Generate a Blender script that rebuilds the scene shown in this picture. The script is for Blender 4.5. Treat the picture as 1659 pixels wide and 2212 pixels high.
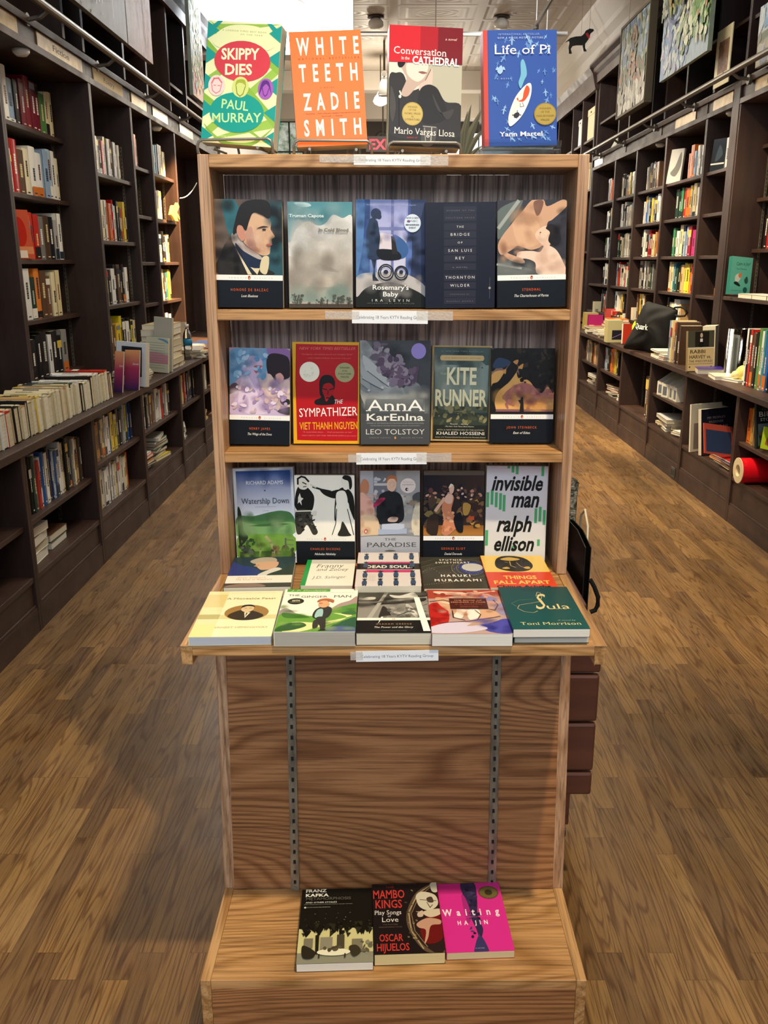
import bpy, math, random
from mathutils import Vector, Matrix
from mathutils.geometry import tessellate_polygon

for _o in list(bpy.data.objects):
    bpy.data.objects.remove(_o, do_unlink=True)
SC = bpy.context.scene
COL = SC.collection
R = math.radians
RNG = random.Random(7)

# ------------------------------------------------------------------ camera, light, exposure
EYE = 1.5                       # camera height above the floor
F, CX, CY = 1900.0, 850.0, 1106.0
PITCH = math.atan(540.0 / F)
CP, SP = math.cos(PITCH), math.sin(PITCH)
cam = bpy.data.cameras.new('camera')
cam.sensor_fit = 'VERTICAL'
cam.sensor_height = 36.0
cam.lens = F / 2212.0 * 36.0
cam.shift_x = -(CX - 829.5) / 2212.0
cam.clip_start = 0.05
cam_o = bpy.data.objects.new('camera', cam)
COL.objects.link(cam_o)
cam_o.location = (0, 0, EYE)
cam_o.rotation_euler = (R(90) - PITCH, 0, 0)
SC.camera = cam_o

SC.view_settings.view_transform = 'Standard'
SC.view_settings.look = 'None'
SC.view_settings.gamma = 1.0
SC.view_settings.use_curve_mapping = False
SC.view_settings.exposure = 0.0
SC.cycles.transparent_max_bounces = 48

W = bpy.data.worlds.new('world')
SC.world = W
W.use_nodes = True
W.node_tree.nodes['Background'].inputs[0].default_value = (0.72, 0.82, 1.0, 1)
W.node_tree.nodes['Background'].inputs[1].default_value = 0.5


def light(kind, name, loc, target, power, color, size=0.1, size_y=None, angle=60, blend=0.4):
    l = bpy.data.lights.new(name, kind)
    l.energy = power
    l.color = color
    if kind == 'AREA':
        l.shape = 'RECTANGLE'
        l.size = size
        l.size_y = size_y or size
    elif kind == 'SPOT':
        l.shadow_soft_size = size
        l.spot_size = R(angle)
        l.spot_blend = blend
    else:
        l.shadow_soft_size = size
    o = bpy.data.objects.new(name, l)
    COL.objects.link(o)
    o.location = loc
    d = Vector(target) - Vector(loc)
    o.rotation_euler = d.to_track_quat('-Z', 'Y').to_euler()
    return o


WARM = (1.0, 0.80, 0.52)
SOFT = (1.0, 0.89, 0.72)
DAY = (0.80, 0.90, 1.0)
# daylight through the shop window behind the photographer
light('AREA', 'shop_window_daylight', (-0.2, -2.4, 3.05), (0, 2.2, 1.0), 86, DAY, 3.6, 1.3)
# pale fill added under the ceiling along the shop, not a visible fitting
light('AREA', 'ceiling_fill', (0.0, 3.0, 4.1), (0.0, 3.0, 0), 40, SOFT, 1.0, 2.0)
light('AREA', 'ceiling_fill', (0.5, 7.0, 4.1), (0.5, 7.0, 0), 75, SOFT, 1.0, 3.0)
light('AREA', 'ceiling_fill', (0.3, 12.0, 3.9), (0.3, 12.0, 0), 90, SOFT, 1.5, 3.0)
# track spots
light('SPOT', 'track_spot', (0.7, 0.5, 4.0), (0.0, 1.6, 0.85), 450, WARM, 0.05, angle=40, blend=0.6)
light('SPOT', 'track_spot', (0.9, 3.2, 4.0), (1.25, 4.3, 0), 680, WARM, 0.06, angle=54, blend=0.9)
light('SPOT', 'track_spot', (0.6, 5.6, 4.0), (2.05, 6.3, 0.8), 800, WARM, 0.05, angle=52, blend=0.6)
light('SPOT', 'track_spot', (0.6, 7.4, 4.0), (2.1, 8.2, 0.8), 800, WARM, 0.05, angle=50, blend=0.6)
light('SPOT', 'track_spot', (-0.3, 7.0, 4.0), (-1.85, 7.85, 1.15), 6500, (1.0, 0.66, 0.32), 0.03, angle=25, blend=0.25)
light('SPOT', 'track_spot', (-0.3, 4.4, 4.0), (-1.75, 4.6, 1.0), 90, SOFT, 0.08, angle=60, blend=0.8)
light('SPOT', 'track_spot', (-1.0, 1.6, 4.0), (-1.0, 2.0, 0), 40, WARM, 0.08, angle=50, blend=0.9)
light('SPOT', 'wall_washer', (-1.45, 7.9, 4.15), (-1.15, 9.2, 3.75), 900, (0.93, 0.97, 1.0), 0.1, angle=110, blend=0.6)


# ------------------------------------------------------------------ pixel helpers (photo frame 1659 x 2212)
def ray(px, py):
    a = (CY - py) / F
    return ((px - CX) / F, CP + SP * a, -SP + CP * a)


def at_z(px, py, z):
    r = ray(px, py)
    t = (z - EYE) / r[2]
    return Vector((r[0] * t, r[1] * t, z))


def at_y(px, py, y):
    r = ray(px, py)
    t = y / r[1]
    return Vector((r[0] * t, y, EYE + r[2] * t))


def at_x(px, py, x):
    r = ray(px, py)
    t = x / r[0]
    return Vector((x, r[1] * t, EYE + r[2] * t))


def row_of(p):                    # picture row of a point
    d = p[1] * CP - (p[2] - EYE) * SP
    return CY - F * (p[1] * SP + (p[2] - EYE) * CP) / d


def col_of(p):
    d = p[1] * CP - (p[2] - EYE) * SP
    return CX + F * p[0] / d


# ------------------------------------------------------------------ colours
def lin(c):
    return c / 12.92 if c <= 0.04045 else ((c + 0.055) / 1.055) ** 2.4


def hx(s):
    if not isinstance(s, str):
        return s
    if len(s) == 3:
        s = s[0] * 2 + s[1] * 2 + s[2] * 2
    return tuple(lin(int(s[i:i + 2], 16) / 255.0) for i in (0, 2, 4)) + (1.0,)


# ------------------------------------------------------------------ materials
MATS = {}


def new_mat(name, rough=0.5, spec=0.5, metal=0.0, base=None):
    m = bpy.data.materials.new(name)
    m.use_nodes = True
    b = m.node_tree.nodes['Principled BSDF']
    b.inputs['Roughness'].default_value = rough
    b.inputs['Specular IOR Level'].default_value = spec
    b.inputs['Metallic'].default_value = metal
    if base is not None:
        b.inputs['Base Color'].default_value = hx(base)
    MATS[name] = m
    return m, m.node_tree, b


def nd(t, typ, **kw):
    n = t.nodes.new(typ)
    for k, v in kw.items():
        setattr(n, k, v)
    return n


def ramp(t, fac, stops):
    n = t.nodes.new('ShaderNodeValToRGB')
    cr = n.color_ramp
    while len(cr.elements) < len(stops):
        cr.elements.new(0.5)
    for e, (p, c) in zip(cr.elements, stops):
        e.position = p
        e.color = hx(c)
    t.links.new(fac, n.inputs[0])
    return n.outputs[0]


def mapped(t, scale, coord='Object', loc=(0, 0, 0), rot=(0, 0, 0)):
    tc = t.nodes.new('ShaderNodeTexCoord')
    mp = t.nodes.new('ShaderNodeMapping')
    mp.inputs['Scale'].default_value = scale
    mp.inputs['Location'].default_value = loc
    mp.inputs['Rotation'].default_value = rot
    t.links.new(tc.outputs[coord], mp.inputs[0])
    return mp.outputs[0]


def noise(t, vec, scale, detail=3, rough=0.5, dist=0.0, w=None):
    n = t.nodes.new('ShaderNodeTexNoise')
    if w is not None:
        n.noise_dimensions = '4D'
        t.links.new(w, n.inputs['W'])
    t.links.new(vec, n.inputs['Vector'])
    n.inputs['Scale'].default_value = scale
    n.inputs['Detail'].default_value = detail
    n.inputs['Roughness'].default_value = rough
    n.inputs['Distortion'].default_value = dist
    return n.outputs['Fac']


def mth(t, op, a, b=None):
    n = t.nodes.new('ShaderNodeMath')
    n.operation = op
    for i, v in enumerate((a, b)):
        if v is None:
            continue
        if isinstance(v, (int, float)):
            n.inputs[i].default_value = v
        else:
            t.links.new(v, n.inputs[i])
    return n.outputs[0]


def mixc(t, fac, a, b, mode='MIX'):
    n = t.nodes.new('ShaderNodeMix')
    n.data_type = 'RGBA'
    n.blend_type = mode
    for i, v in ((0, fac), (6, a), (7, b)):
        if isinstance(v, (int, float)):
            n.inputs[i].default_value = v
        elif isinstance(v, (tuple, str)):
            n.inputs[i].default_value = hx(v)
        else:
            t.links.new(v, n.inputs[i])
    return n.outputs[2]


def bump(t, b, h, strength, dist=0.002):
    n = t.nodes.new('ShaderNodeBump')
    n.inputs['Strength'].default_value = strength
    n.inputs['Distance'].default_value = dist
    t.links.new(h, n.inputs['Height'])
    t.links.new(n.outputs[0], b.inputs['Normal'])


def oak(name, axis, light_c, dark_c, rings=16, rough=0.42, seed=0.0, pore=0.35, stretch=0.55, across=5.0):
    m, t, b = new_mat(name, rough)
    sc = [across] * 3
    sc[axis] = stretch
    v = mapped(t, tuple(sc), loc=(seed, seed * 1.7, seed * 0.6))
    n1 = noise(t, v, 1.0, 1.5, 0.4, 0.25)
    f = mth(t, 'FRACT', mth(t, 'MULTIPLY', n1, rings))
    ps = [260.0] * 3
    ps[axis] = 7.0
    fine = noise(t, mapped(t, tuple(ps)), 1.0, 2, 0.6)
    grain = ramp(t, f, [(0.0, dark_c), (0.08, dark_c), (0.34, light_c), (0.7, light_c), (1.0, dark_c)])
    pores = ramp(t, fine, [(0.36, '000'), (0.5, 'fff')])
    c = mixc(t, pore, grain, mixc(t, 1.0, grain, pores, 'MULTIPLY'))
    ss = [150.0] * 3
    ss[axis] = 2.5
    streak = noise(t, mapped(t, tuple(ss)), 1.0, 2, 0.5)
    c = mixc(t, 0.35, c, mixc(t, 1.0, c, ramp(t, streak, [(0.38, 'a58a74'), (0.56, 'fff')]), 'MULTIPLY'))
    wide = noise(t, mapped(t, (2.2, 2.2, 2.2)), 1.0, 2)
    c = mixc(t, 0.35, c, mixc(t, 1.0, c, ramp(t, wide, [(0.3, '9a8068'), (0.7, 'fff')]), 'MULTIPLY'))
    t.links.new(c, b.inputs['Base Color'])
    bump(t, b, fine, 0.08, 0.001)
    return m


oak('oak_across', 0, 'cc9d66', 'ae8049', rings=46, seed=0.4, across=3.6)
oak('oak_panel', 0, 'b07c4e', '885830', rings=56, seed=3.1, across=3.0, stretch=0.55)
oak('oak_upright', 2, 'c9a27e', 'ab825e', rings=12, seed=1.3, across=9)
oak('oak_depth', 1, 'cca06a', 'ab7e4a', rings=12, seed=2.2, across=9)
oak('oak_back', 2, 'd2bcae', '8a746a', rings=26, seed=5.0, across=9, stretch=0.3, pore=0.6)


def dark_wood(name, axis, a, c2, rough=0.38):
    m, t, b = new_mat(name, rough)
    sc = [9.0] * 3
    sc[axis] = 0.8
    n1 = noise(t, mapped(t, tuple(sc)), 2.0, 4, 0.55, 0.3)
    t.links.new(ramp(t, n1, [(0.3, c2), (0.7, a)]), b.inputs['Base Color'])
    rn = noise(t, mapped(t, (3, 3, 3)), 2.0, 3)
    t.links.new(ramp(t, rn, [(0.3, (0.42,) * 3 + (1,)), (0.8, (0.6,) * 3 + (1,))]), b.inputs['Roughness'])
    return m


dark_wood('walnut', 2, '3c271e', '291a14')
dark_wood('walnut_long', 1, '432d22', '2e1e17')
dark_wood('cart_wood', 0, '5a3222', '41241a')

# floor of narrow oak strips running away from the camera
m, t, b = new_mat('floor_strips', 0.4)
tc = t.nodes.new('ShaderNodeTexCoord')
sep = t.nodes.new('ShaderNodeSeparateXYZ')
t.links.new(tc.outputs['Object'], sep.inputs[0])
cmb = t.nodes.new('ShaderNodeCombineXYZ')
t.links.new(sep.outputs['Y'], cmb.inputs['X'])
t.links.new(sep.outputs['X'], cmb.inputs['Y'])
br = t.nodes.new('ShaderNodeTexBrick')
t.links.new(cmb.outputs[0], br.inputs['Vector'])
br.offset = 0.37
br.offset_frequency = 3
br.squash = 0.7
br.squash_frequency = 2
for k, v in (('Scale', 1.0), ('Mortar Size', 0.0006), ('Brick Width', 0.78), ('Row Height', 0.0575), ('Bias', 0.0), ('Mortar Smooth', 0.1)):
    br.inputs[k].default_value = v
br.inputs['Color1'].default_value = (0, 0, 0, 1)
br.inputs['Color2'].default_value = (1, 1, 1, 1)
br.inputs['Mortar'].default_value = (0.5, 0.5, 0.5, 1)
rnd = mth(t, 'MULTIPLY', br.outputs['Color'], 1.0)
w = mth(t, 'MULTIPLY', rnd, 37.0)
n1 = noise(t, mapped(t, (13.0, 0.9, 1.0)), 1.0, 2, 0.5, 0.3, w=w)
rings = mth(t, 'FRACT', mth(t, 'MULTIPLY', n1, 16.0))
fine = noise(t, mapped(t, (300.0, 9.0, 1.0)), 1.0, 2, 0.6)
base = ramp(t, rnd, [(0.0, '705536'), (0.35, '80623c'), (0.7, '8a6a41'), (1.0, '9b7a4c')])
g = ramp(t, rings, [(0.0, 'a88c74'), (0.07, 'a88c74'), (0.3, 'fff'), (0.85, 'fff'), (1.0, 'a88c74')])
c = mixc(t, 0.7, base, mixc(t, 1.0, base, g, 'MULTIPLY'))
c = mixc(t, 0.4, c, mixc(t, 1.0, c, ramp(t, fine, [(0.35, '444'), (0.52, 'fff')]), 'MULTIPLY'))
wear = noise(t, mapped(t, (1.3, 0.6, 1.0)), 1.0, 4, 0.6)
c = mixc(t, 0.55, c, mixc(t, 1.0, c, ramp(t, wear, [(0.3, '8d8878'), (0.62, 'fff4e2')]), 'MULTIPLY'))
c = mixc(t, mth(t, 'MULTIPLY', br.outputs['Fac'], 0.7), c, '2c2015')
t.links.new(c, b.inputs['Base Color'])
t.links.new(ramp(t, noise(t, mapped(t, (2, 2, 2)), 3.0, 3), [(0.3, (0.34,) * 3 + (1,)), (0.7, (0.52,) * 3 + (1,))]), b.inputs['Roughness'])
bump(t, b, mth(t, 'SUBTRACT', fine, br.outputs['Fac']), 0.12, 0.0015)

# pressed tin ceiling: squares with raised frames and scrolls
m, t, b = new_mat('tin_ceiling', 0.5, base='b4a99c')
tcx = t.nodes.new('ShaderNodeTexCoord')
sp = t.nodes.new('ShaderNodeSeparateXYZ')
t.links.new(tcx.outputs['Object'], sp.inputs[0])
ax = [mth(t, 'ABSOLUTE', mth(t, 'SUBTRACT', mth(t, 'FRACT', mth(t, 'MULTIPLY', sp.outputs[q], k)), 0.5)) for q, k in (('X', 1.0), ('Y', 1.64))]
mx = mth(t, 'MAXIMUM', ax[0], ax[1])
hh = ramp(t, mx, [(0.0, '000'), (0.26, '000'), (0.3, 'aaa'), (0.33, 'aaa'), (0.36, '333'), (0.42, '333'), (0.45, 'fff'), (0.5, 'fff')])
rad = t.nodes.new('ShaderNodeVectorMath')
rad.operation = 'LENGTH'
cb = t.nodes.new('ShaderNodeCombineXYZ')
t.links.new(ax[0], cb.inputs[0])
t.links.new(ax[1], cb.inputs[1])
t.links.new(cb.outputs[0], rad.inputs[0])
scroll = mth(t, 'MULTIPLY', mth(t, 'SINE', mth(t, 'MULTIPLY', rad.outputs['Value'], 60.0)), mth(t, 'LESS_THAN', mx, 0.24))
h = mth(t, 'ADD', hh, mth(t, 'MULTIPLY', scroll, 0.25))
bump(t, b, h, 0.5, 0.02)

m, t, b = new_mat('plaster', 0.7, base='b9b0a4')
bump(t, b, noise(t, mapped(t, (6, 6, 6)), 4.0, 4), 0.1, 0.004)
m, t, b = new_mat('white_paint', 0.6, base='f4f5f6')
m, t, b = new_mat('rear_wall', 0.7, base='3a332d')

# printed card and paper: flat printed colours come from the mesh
for nm, rg, sp_ in (('print', 0.28, 0.18), ('matte_print', 0.6, 0.3), ('pages', 0.85, 0.2), ('canvas_paint', 0.5, 0.3), ('soft_print', 0.28, 0.18)):
    m, t, b = new_mat(nm, rg, sp_)
    at = nd(t, 'ShaderNodeAttribute', attribute_name='Col')
    c = at.outputs['Color']
    if nm == 'pages':
        lv = noise(t, mapped(t, (4.0, 900.0, 900.0), 'Generated'), 0.12, 1)
        c = mixc(t, 0.35, c, mixc(t, 1.0, c, ramp(t, lv, [(0.4, 'b9b3a6'), (0.6, 'fff')]), 'MULTIPLY'))
    if nm == 'canvas_paint':
        st = noise(t, mapped(t, (14, 14, 5)), 2.0, 5, 0.7)
        c = mixc(t, 0.5, c, mixc(t, 1.0, c, ramp(t, st, [(0.3, '8a8a84'), (0.65, 'fff')]), 'MULTIPLY'))
        bump(t, b, st, 0.3, 0.003)
    if nm == 'soft_print':
        t.links.new(at.outputs['Alpha'], b.inputs['Alpha'])
    t.links.new(c, b.inputs['Base Color'])

m, t, b = new_mat('slotted_metal', 0.38, metal=0.7, base='8a8272')
t.links.new(ramp(t, noise(t, mapped(t, (40, 40, 8)), 2.0, 3), [(0.3, '6e675a'), (0.7, 'a09884')]), b.inputs['Base Color'])
new_mat('slot_dark', 0.7, base='120d0a')
m, t, b = new_mat('grey_wire', 0.35, metal=0.6, base='8e8b82')
new_mat('rail_metal', 0.35, metal=0.5, base='6c665c')
m, t, b = new_mat('brass_plate', 0.32, metal=0.35, base='b89a5c')
t.links.new(ramp(t, noise(t, mapped(t, (5, 5, 5)), 3.0, 3), [(0.3, '7d6438'), (0.7, 'a88a52')]), b.inputs['Base Color'])
m, t, b = new_mat('clear_tape', 0.15, base='e8e4dc')
b.inputs['Alpha'].default_value = 0.32
b.inputs['Roughness'].default_value = 0.12
bump(t, b, noise(t, mapped(t, (90, 90, 90)), 2.0, 4), 0.6, 0.002)
m, t, b = new_mat('black_fabric', 0.75, 0.3, base='0d0e0f')
bump(t, b, noise(t, mapped(t, (500, 500, 500)), 1.0, 1), 0.2, 0.001)
new_mat('black_paper', 0.35, base='15130f')
new_mat('black_paint', 0.4, base='141210')
m, t, b = new_mat('silver_relief', 0.35, metal=0.6, base='8b8778')
nn = noise(t, mapped(t, (60, 60, 60)), 1.0, 3, 0.5, 1.2)
t.links.new(ramp(t, nn, [(0.4, '4d4a3d'), (0.6, 'b0ab98')]), b.inputs['Base Color'])
bump(t, b, nn, 0.8, 0.006)
new_mat('red_vinyl', 0.22, base='c8101c')
new_mat('card_tube', 0.8, base='d8c49a')
m, t, b = new_mat('clear_plastic', 0.06, base='dfeaf0')
b.inputs['Transmission Weight'].default_value = 1.0
b.inputs['IOR'].default_value = 1.3
m, t, b = new_mat('lamp_glow', 0.3, base='fff2d8')
b.inputs['Emission Color'].default_value = (1.0, 0.82, 0.5, 1)
b.inputs['Emission Strength'].default_value = 6.0
m, t, b = new_mat('daylight_pane', 0.1, base='ffffff')
b.inputs['Emission Color'].default_value = (0.93, 0.97, 1.0, 1)
b.inputs['Emission Strength'].default_value = 1.6
m, t, b = new_mat('exit_glow', 0.4, base='e0102a')
b.inputs['Emission Color'].default_value = (1.0, 0.02, 0.07, 1)
b.inputs['Emission Strength'].default_value = 1.0
new_mat('white_enamel', 0.35, base='d8d6d0')
new_mat('leaf_dry', 0.6, base='8c8464')
new_mat('leaf_green', 0.5, base='4e7a4a')
new_mat('cream_foam', 0.6, base='e8c83a')


# ------------------------------------------------------------------ mesh builder
class MB:
    def __init__(self):
        self.v, self.f, self.c, self.m, self.slots = [], [], [], [], []

    def slot(self, mat):
        if mat not in self.slots:
            self.slots.append(mat)
        return self.slots.index(mat)

    def face(self, pts, col='fff', mat='print'):
        n = len(self.v)
        self.v += [tuple(p) for p in pts]
        self.f.append(tuple(range(n, n + len(pts))))
        cols = col if isinstance(col, list) else [col] * len(pts)
        self.c += [hx(x) for x in cols]
        self.m.append(self.slot(mat))

    def tris(self, pts, tri, col, mat):
        n = len(self.v)
        self.v += [tuple(p) for p in pts]
        k = self.slot(mat)
        cc = hx(col)
        for a in tri:
            self.f.append(tuple(n + i for i in a))
            self.c += [cc] * len(a)
            self.m.append(k)

    def grid(self, P, nu, nv, col, mat, close=False):
        """P: nu*nv points row by row (v fastest); shared vertices"""
        n = len(self.v)
        self.v += [tuple(p) for p in P]
        k = self.slot(mat)
        for i in range(nu - 1):
            for j in range(nv if close else nv - 1):
                j2 = (j + 1) % nv
                self.f.append((n + i * nv + j, n + (i + 1) * nv + j, n + (i + 1) * nv + j2, n + i * nv + j2))
                cc = hx(col(i, j) if callable(col) else col)
                self.c += [cc] * 4
                self.m.append(k)

    def box(self, x0, y0, z0, x1, y1, z1, col='fff', mat='print', cols=None):
        x0, x1 = min(x0, x1), max(x0, x1)
        y0, y1 = min(y0, y1), max(y0, y1)
        z0, z1 = min(z0, z1), max(z0, z1)
        n = len(self.v)
        self.v += [(x0, y0, z0), (x1, y0, z0), (x1, y1, z0), (x0, y1, z0), (x0, y0, z1), (x1, y0, z1), (x1, y1, z1), (x0, y1, z1)]
        k = self.slot(mat)
        # order: bottom, top, front(-y), right(+x), back(+y), left(-x)
        for i, q in enumerate(((0, 3, 2, 1), (4, 5, 6, 7), (0, 1, 5, 4), (1, 2, 6, 5), (2, 3, 7, 6), (3, 0, 4, 7))):
            self.f.append(tuple(n + a for a in q))
            cc = hx(cols[i] if cols else col)
            self.c += [cc] * 4
            self.m.append(k)

    def prism(self, pts, d, col='fff', mat='print'):
        """polygon pts (3d, planar) pushed along vector d"""
        d = Vector(d)
        a = [Vector(p) for p in pts]
        bk = [p + d for p in a]
        n = len(a)
        s = len(self.v)
        self.v += [tuple(p) for p in a + bk]
        k = self.slot(mat)
        tri = tessellate_polygon([a])
        fs = [tuple(s + i for i in x) for x in tri] + [tuple(s + n + i for i in reversed(x)) for x in tri]
        fs += [(s + i, s + (i + 1) % n, s + n + (i + 1) % n, s + n + i) for i in range(n)]
        cc = hx(col)
        for q in fs:
            self.f.append(q)
            self.c += [cc] * len(q)
            self.m.append(k)

    def tube(self, path, r, col='fff', mat='print', n=8):
        path = [Vector(p) for p in path]
        P = []
        up = Vector((0.13, 0.21, 0.97))
        for i, p in enumerate(path):
            d = (path[min(i + 1, len(path) - 1)] - path[max(i - 1, 0)]).normalized()
            s = d.cross(up)
            if s.length < 1e-3:
                s = d.cross(Vector((1, 0, 0)))
            s.normalize()
            u = s.cross(d)
            rr = r[i] if isinstance(r, (list, tuple)) else r
            P += [p + s * math.cos(2 * math.pi * k / n) * rr + u * math.sin(2 * math.pi * k / n) * rr for k in range(n)]
        self.grid(P, len(path), n, col, mat, close=True)
        self.face(P[:n][::-1], col, mat)
        self.face(P[-n:], col, mat)

    def lathe(self, prof, loc, col='fff', mat='print', n=20, axis='z'):
        P = []
        x, y, z = loc
        for r, h in prof:
            for k in range(n):
                a = 2 * math.pi * k / n
                ca, sa = r * math.cos(a), r * math.sin(a)
                P.append((x + ca, y + sa, z + h) if axis == 'z' else ((x + h, y + ca, z + sa) if axis == 'x' else (x + ca, y + h, z + sa)))
        self.grid(P, len(prof), n, col, mat, close=True)

    def mesh(self, name):
        me = bpy.data.meshes.new(name)
        me.from_pydata(self.v, [], self.f)
        at = me.color_attributes.new('Col', 'FLOAT_COLOR', 'CORNER')
        flat = []
        for c in self.c:
            flat += c
        at.data.foreach_set('color', flat)
        for s in self.slots:
            me.materials.append(MATS[s])
        me.polygons.foreach_set('material_index', self.m)
        me.update()
        return me

    def obj(self, name, parent=None, bevel=0, smooth=False):
        o = bpy.data.objects.new(name, self.mesh(name))
        COL.objects.link(o)
        if parent:
            o.parent = parent
        if bevel:
            md = o.modifiers.new('bevel', 'BEVEL')
            md.width = bevel
            md.segments = 2
            md.limit_method = 'ANGLE'
        if smooth:
            o.data.polygons.foreach_set('use_smooth', [True] * len(o.data.polygons))
        return o


def empty(name, loc, label, cat, group=None, rot=(0, 0, 0)):
    o = bpy.data.objects.new(name, None)
    COL.objects.link(o)
    o.location = loc
    o.rotation_euler = rot
    o.empty_display_size = 0.05
    return tag(o, label, cat, group)


def tag(o, label=None, cat=None, group=None, kind=None):
    if label:
        o['label'] = label
    if cat:
        o['category'] = cat
    if group:
        o['group'] = group
    if kind:
        o['kind'] = kind
    return o


def box_obj(name, b, mat, parent=None, bevel=0.0, col='fff', off=(0, 0, 0)):
    mb = MB()
    mb.box(b[0] - off[0], b[1] - off[1], b[2] - off[2], b[3] - off[0], b[4] - off[1], b[5] - off[2], col, mat)
    return mb.obj(name, parent, bevel)


# ------------------------------------------------------------------ lettering
_T = {}


def text_geo(s, style=''):
    """outline letters as (points, triangles), cap height 1, starting at x 0"""
    key = (s, style)
    if key in _T:
        return _T[key]
    cu = bpy.data.curves.new('lettering', 'FONT')
    cu.body = s
    cu.size = 1.0
    cu.resolution_u = 2
    cu.fill_mode = 'FRONT'
    cu.space_character = 2.1 if 'W' in style else (1.45 if 'w' in style else 1.0)
    cu.offset = 0.028 if 'B' in style else (0.014 if 'b' in style else (-0.008 if 'x' in style else 0.0))
    cu.shear = 0.28 if 'i' in style else 0.0
    o = bpy.data.objects.new('lettering', cu)
    COL.objects.link(o)
    dg = bpy.context.evaluated_depsgraph_get()
    ev = o.evaluated_get(dg)
    me = ev.to_mesh()
    pts = [(v.co.x, v.co.y) for v in me.vertices]
    tri = [tuple(p.vertices) for p in me.polygons]
    if 's' in style and pts:
        xs = {}
        for p in me.polygons:
            vs = list(p.vertices)
            for a, b2 in zip(vs, vs[1:] + vs[:1]):
                (xa, ya), (xb, yb) = pts[a], pts[b2]
                if abs(ya - yb) < 0.004 and 0.03 < abs(xa - xb) < 0.22:
                    for lev in (0.0, 0.545, 0.73, 0.755):
                        if abs(ya - lev) < 0.03:
                            xs[(round(min(xa, xb), 3), round(max(xa, xb), 3), round(ya, 3))] = lev
        for (x0, x1, y), lev in xs.items():
            n = len(pts)
            h = 0.045 if lev == 0.0 else -0.045
            pts += [(x0 - 0.055, y), (x1 + 0.055, y), (x1 + 0.055, y + h), (x0 - 0.055, y + h)]
            tri.append((n, n + 1, n + 2, n + 3) if h > 0 else (n + 3, n + 2, n + 1, n))
    ev.to_mesh_clear()
    bpy.data.objects.remove(o, do_unlink=True)
    bpy.data.curves.remove(cu)
    if not pts:
        pts, tri = [(0, 0)], []
    x0 = min(p[0] for p in pts)
    x1 = max(p[0] for p in pts)
    cap = 0.73
    pts = [((x - x0) / cap, y / cap) for x, y in pts]
    _T[key] = (pts, tri, (x1 - x0) / cap)
    return _T[key]


def spline(pts, n=5):
    out = []
    k = len(pts)
    for i in range(k):
        p0, p1, p2, p3 = (pts[(i + j - 1) % k] for j in range(4))
        for q in range(n):
            s = q / n
            out.append(tuple(0.5 * (2 * p1[d] + (p2[d] - p0[d]) * s + (2 * p0[d] - 5 * p1[d] + 4 * p2[d] - p3[d]) * s * s
                                    + (3 * p1[d] - p0[d] - 3 * p2[d] + p3[d]) * s ** 3) for d in (0, 1)))
    return out


LAYER = 0.00003


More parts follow.
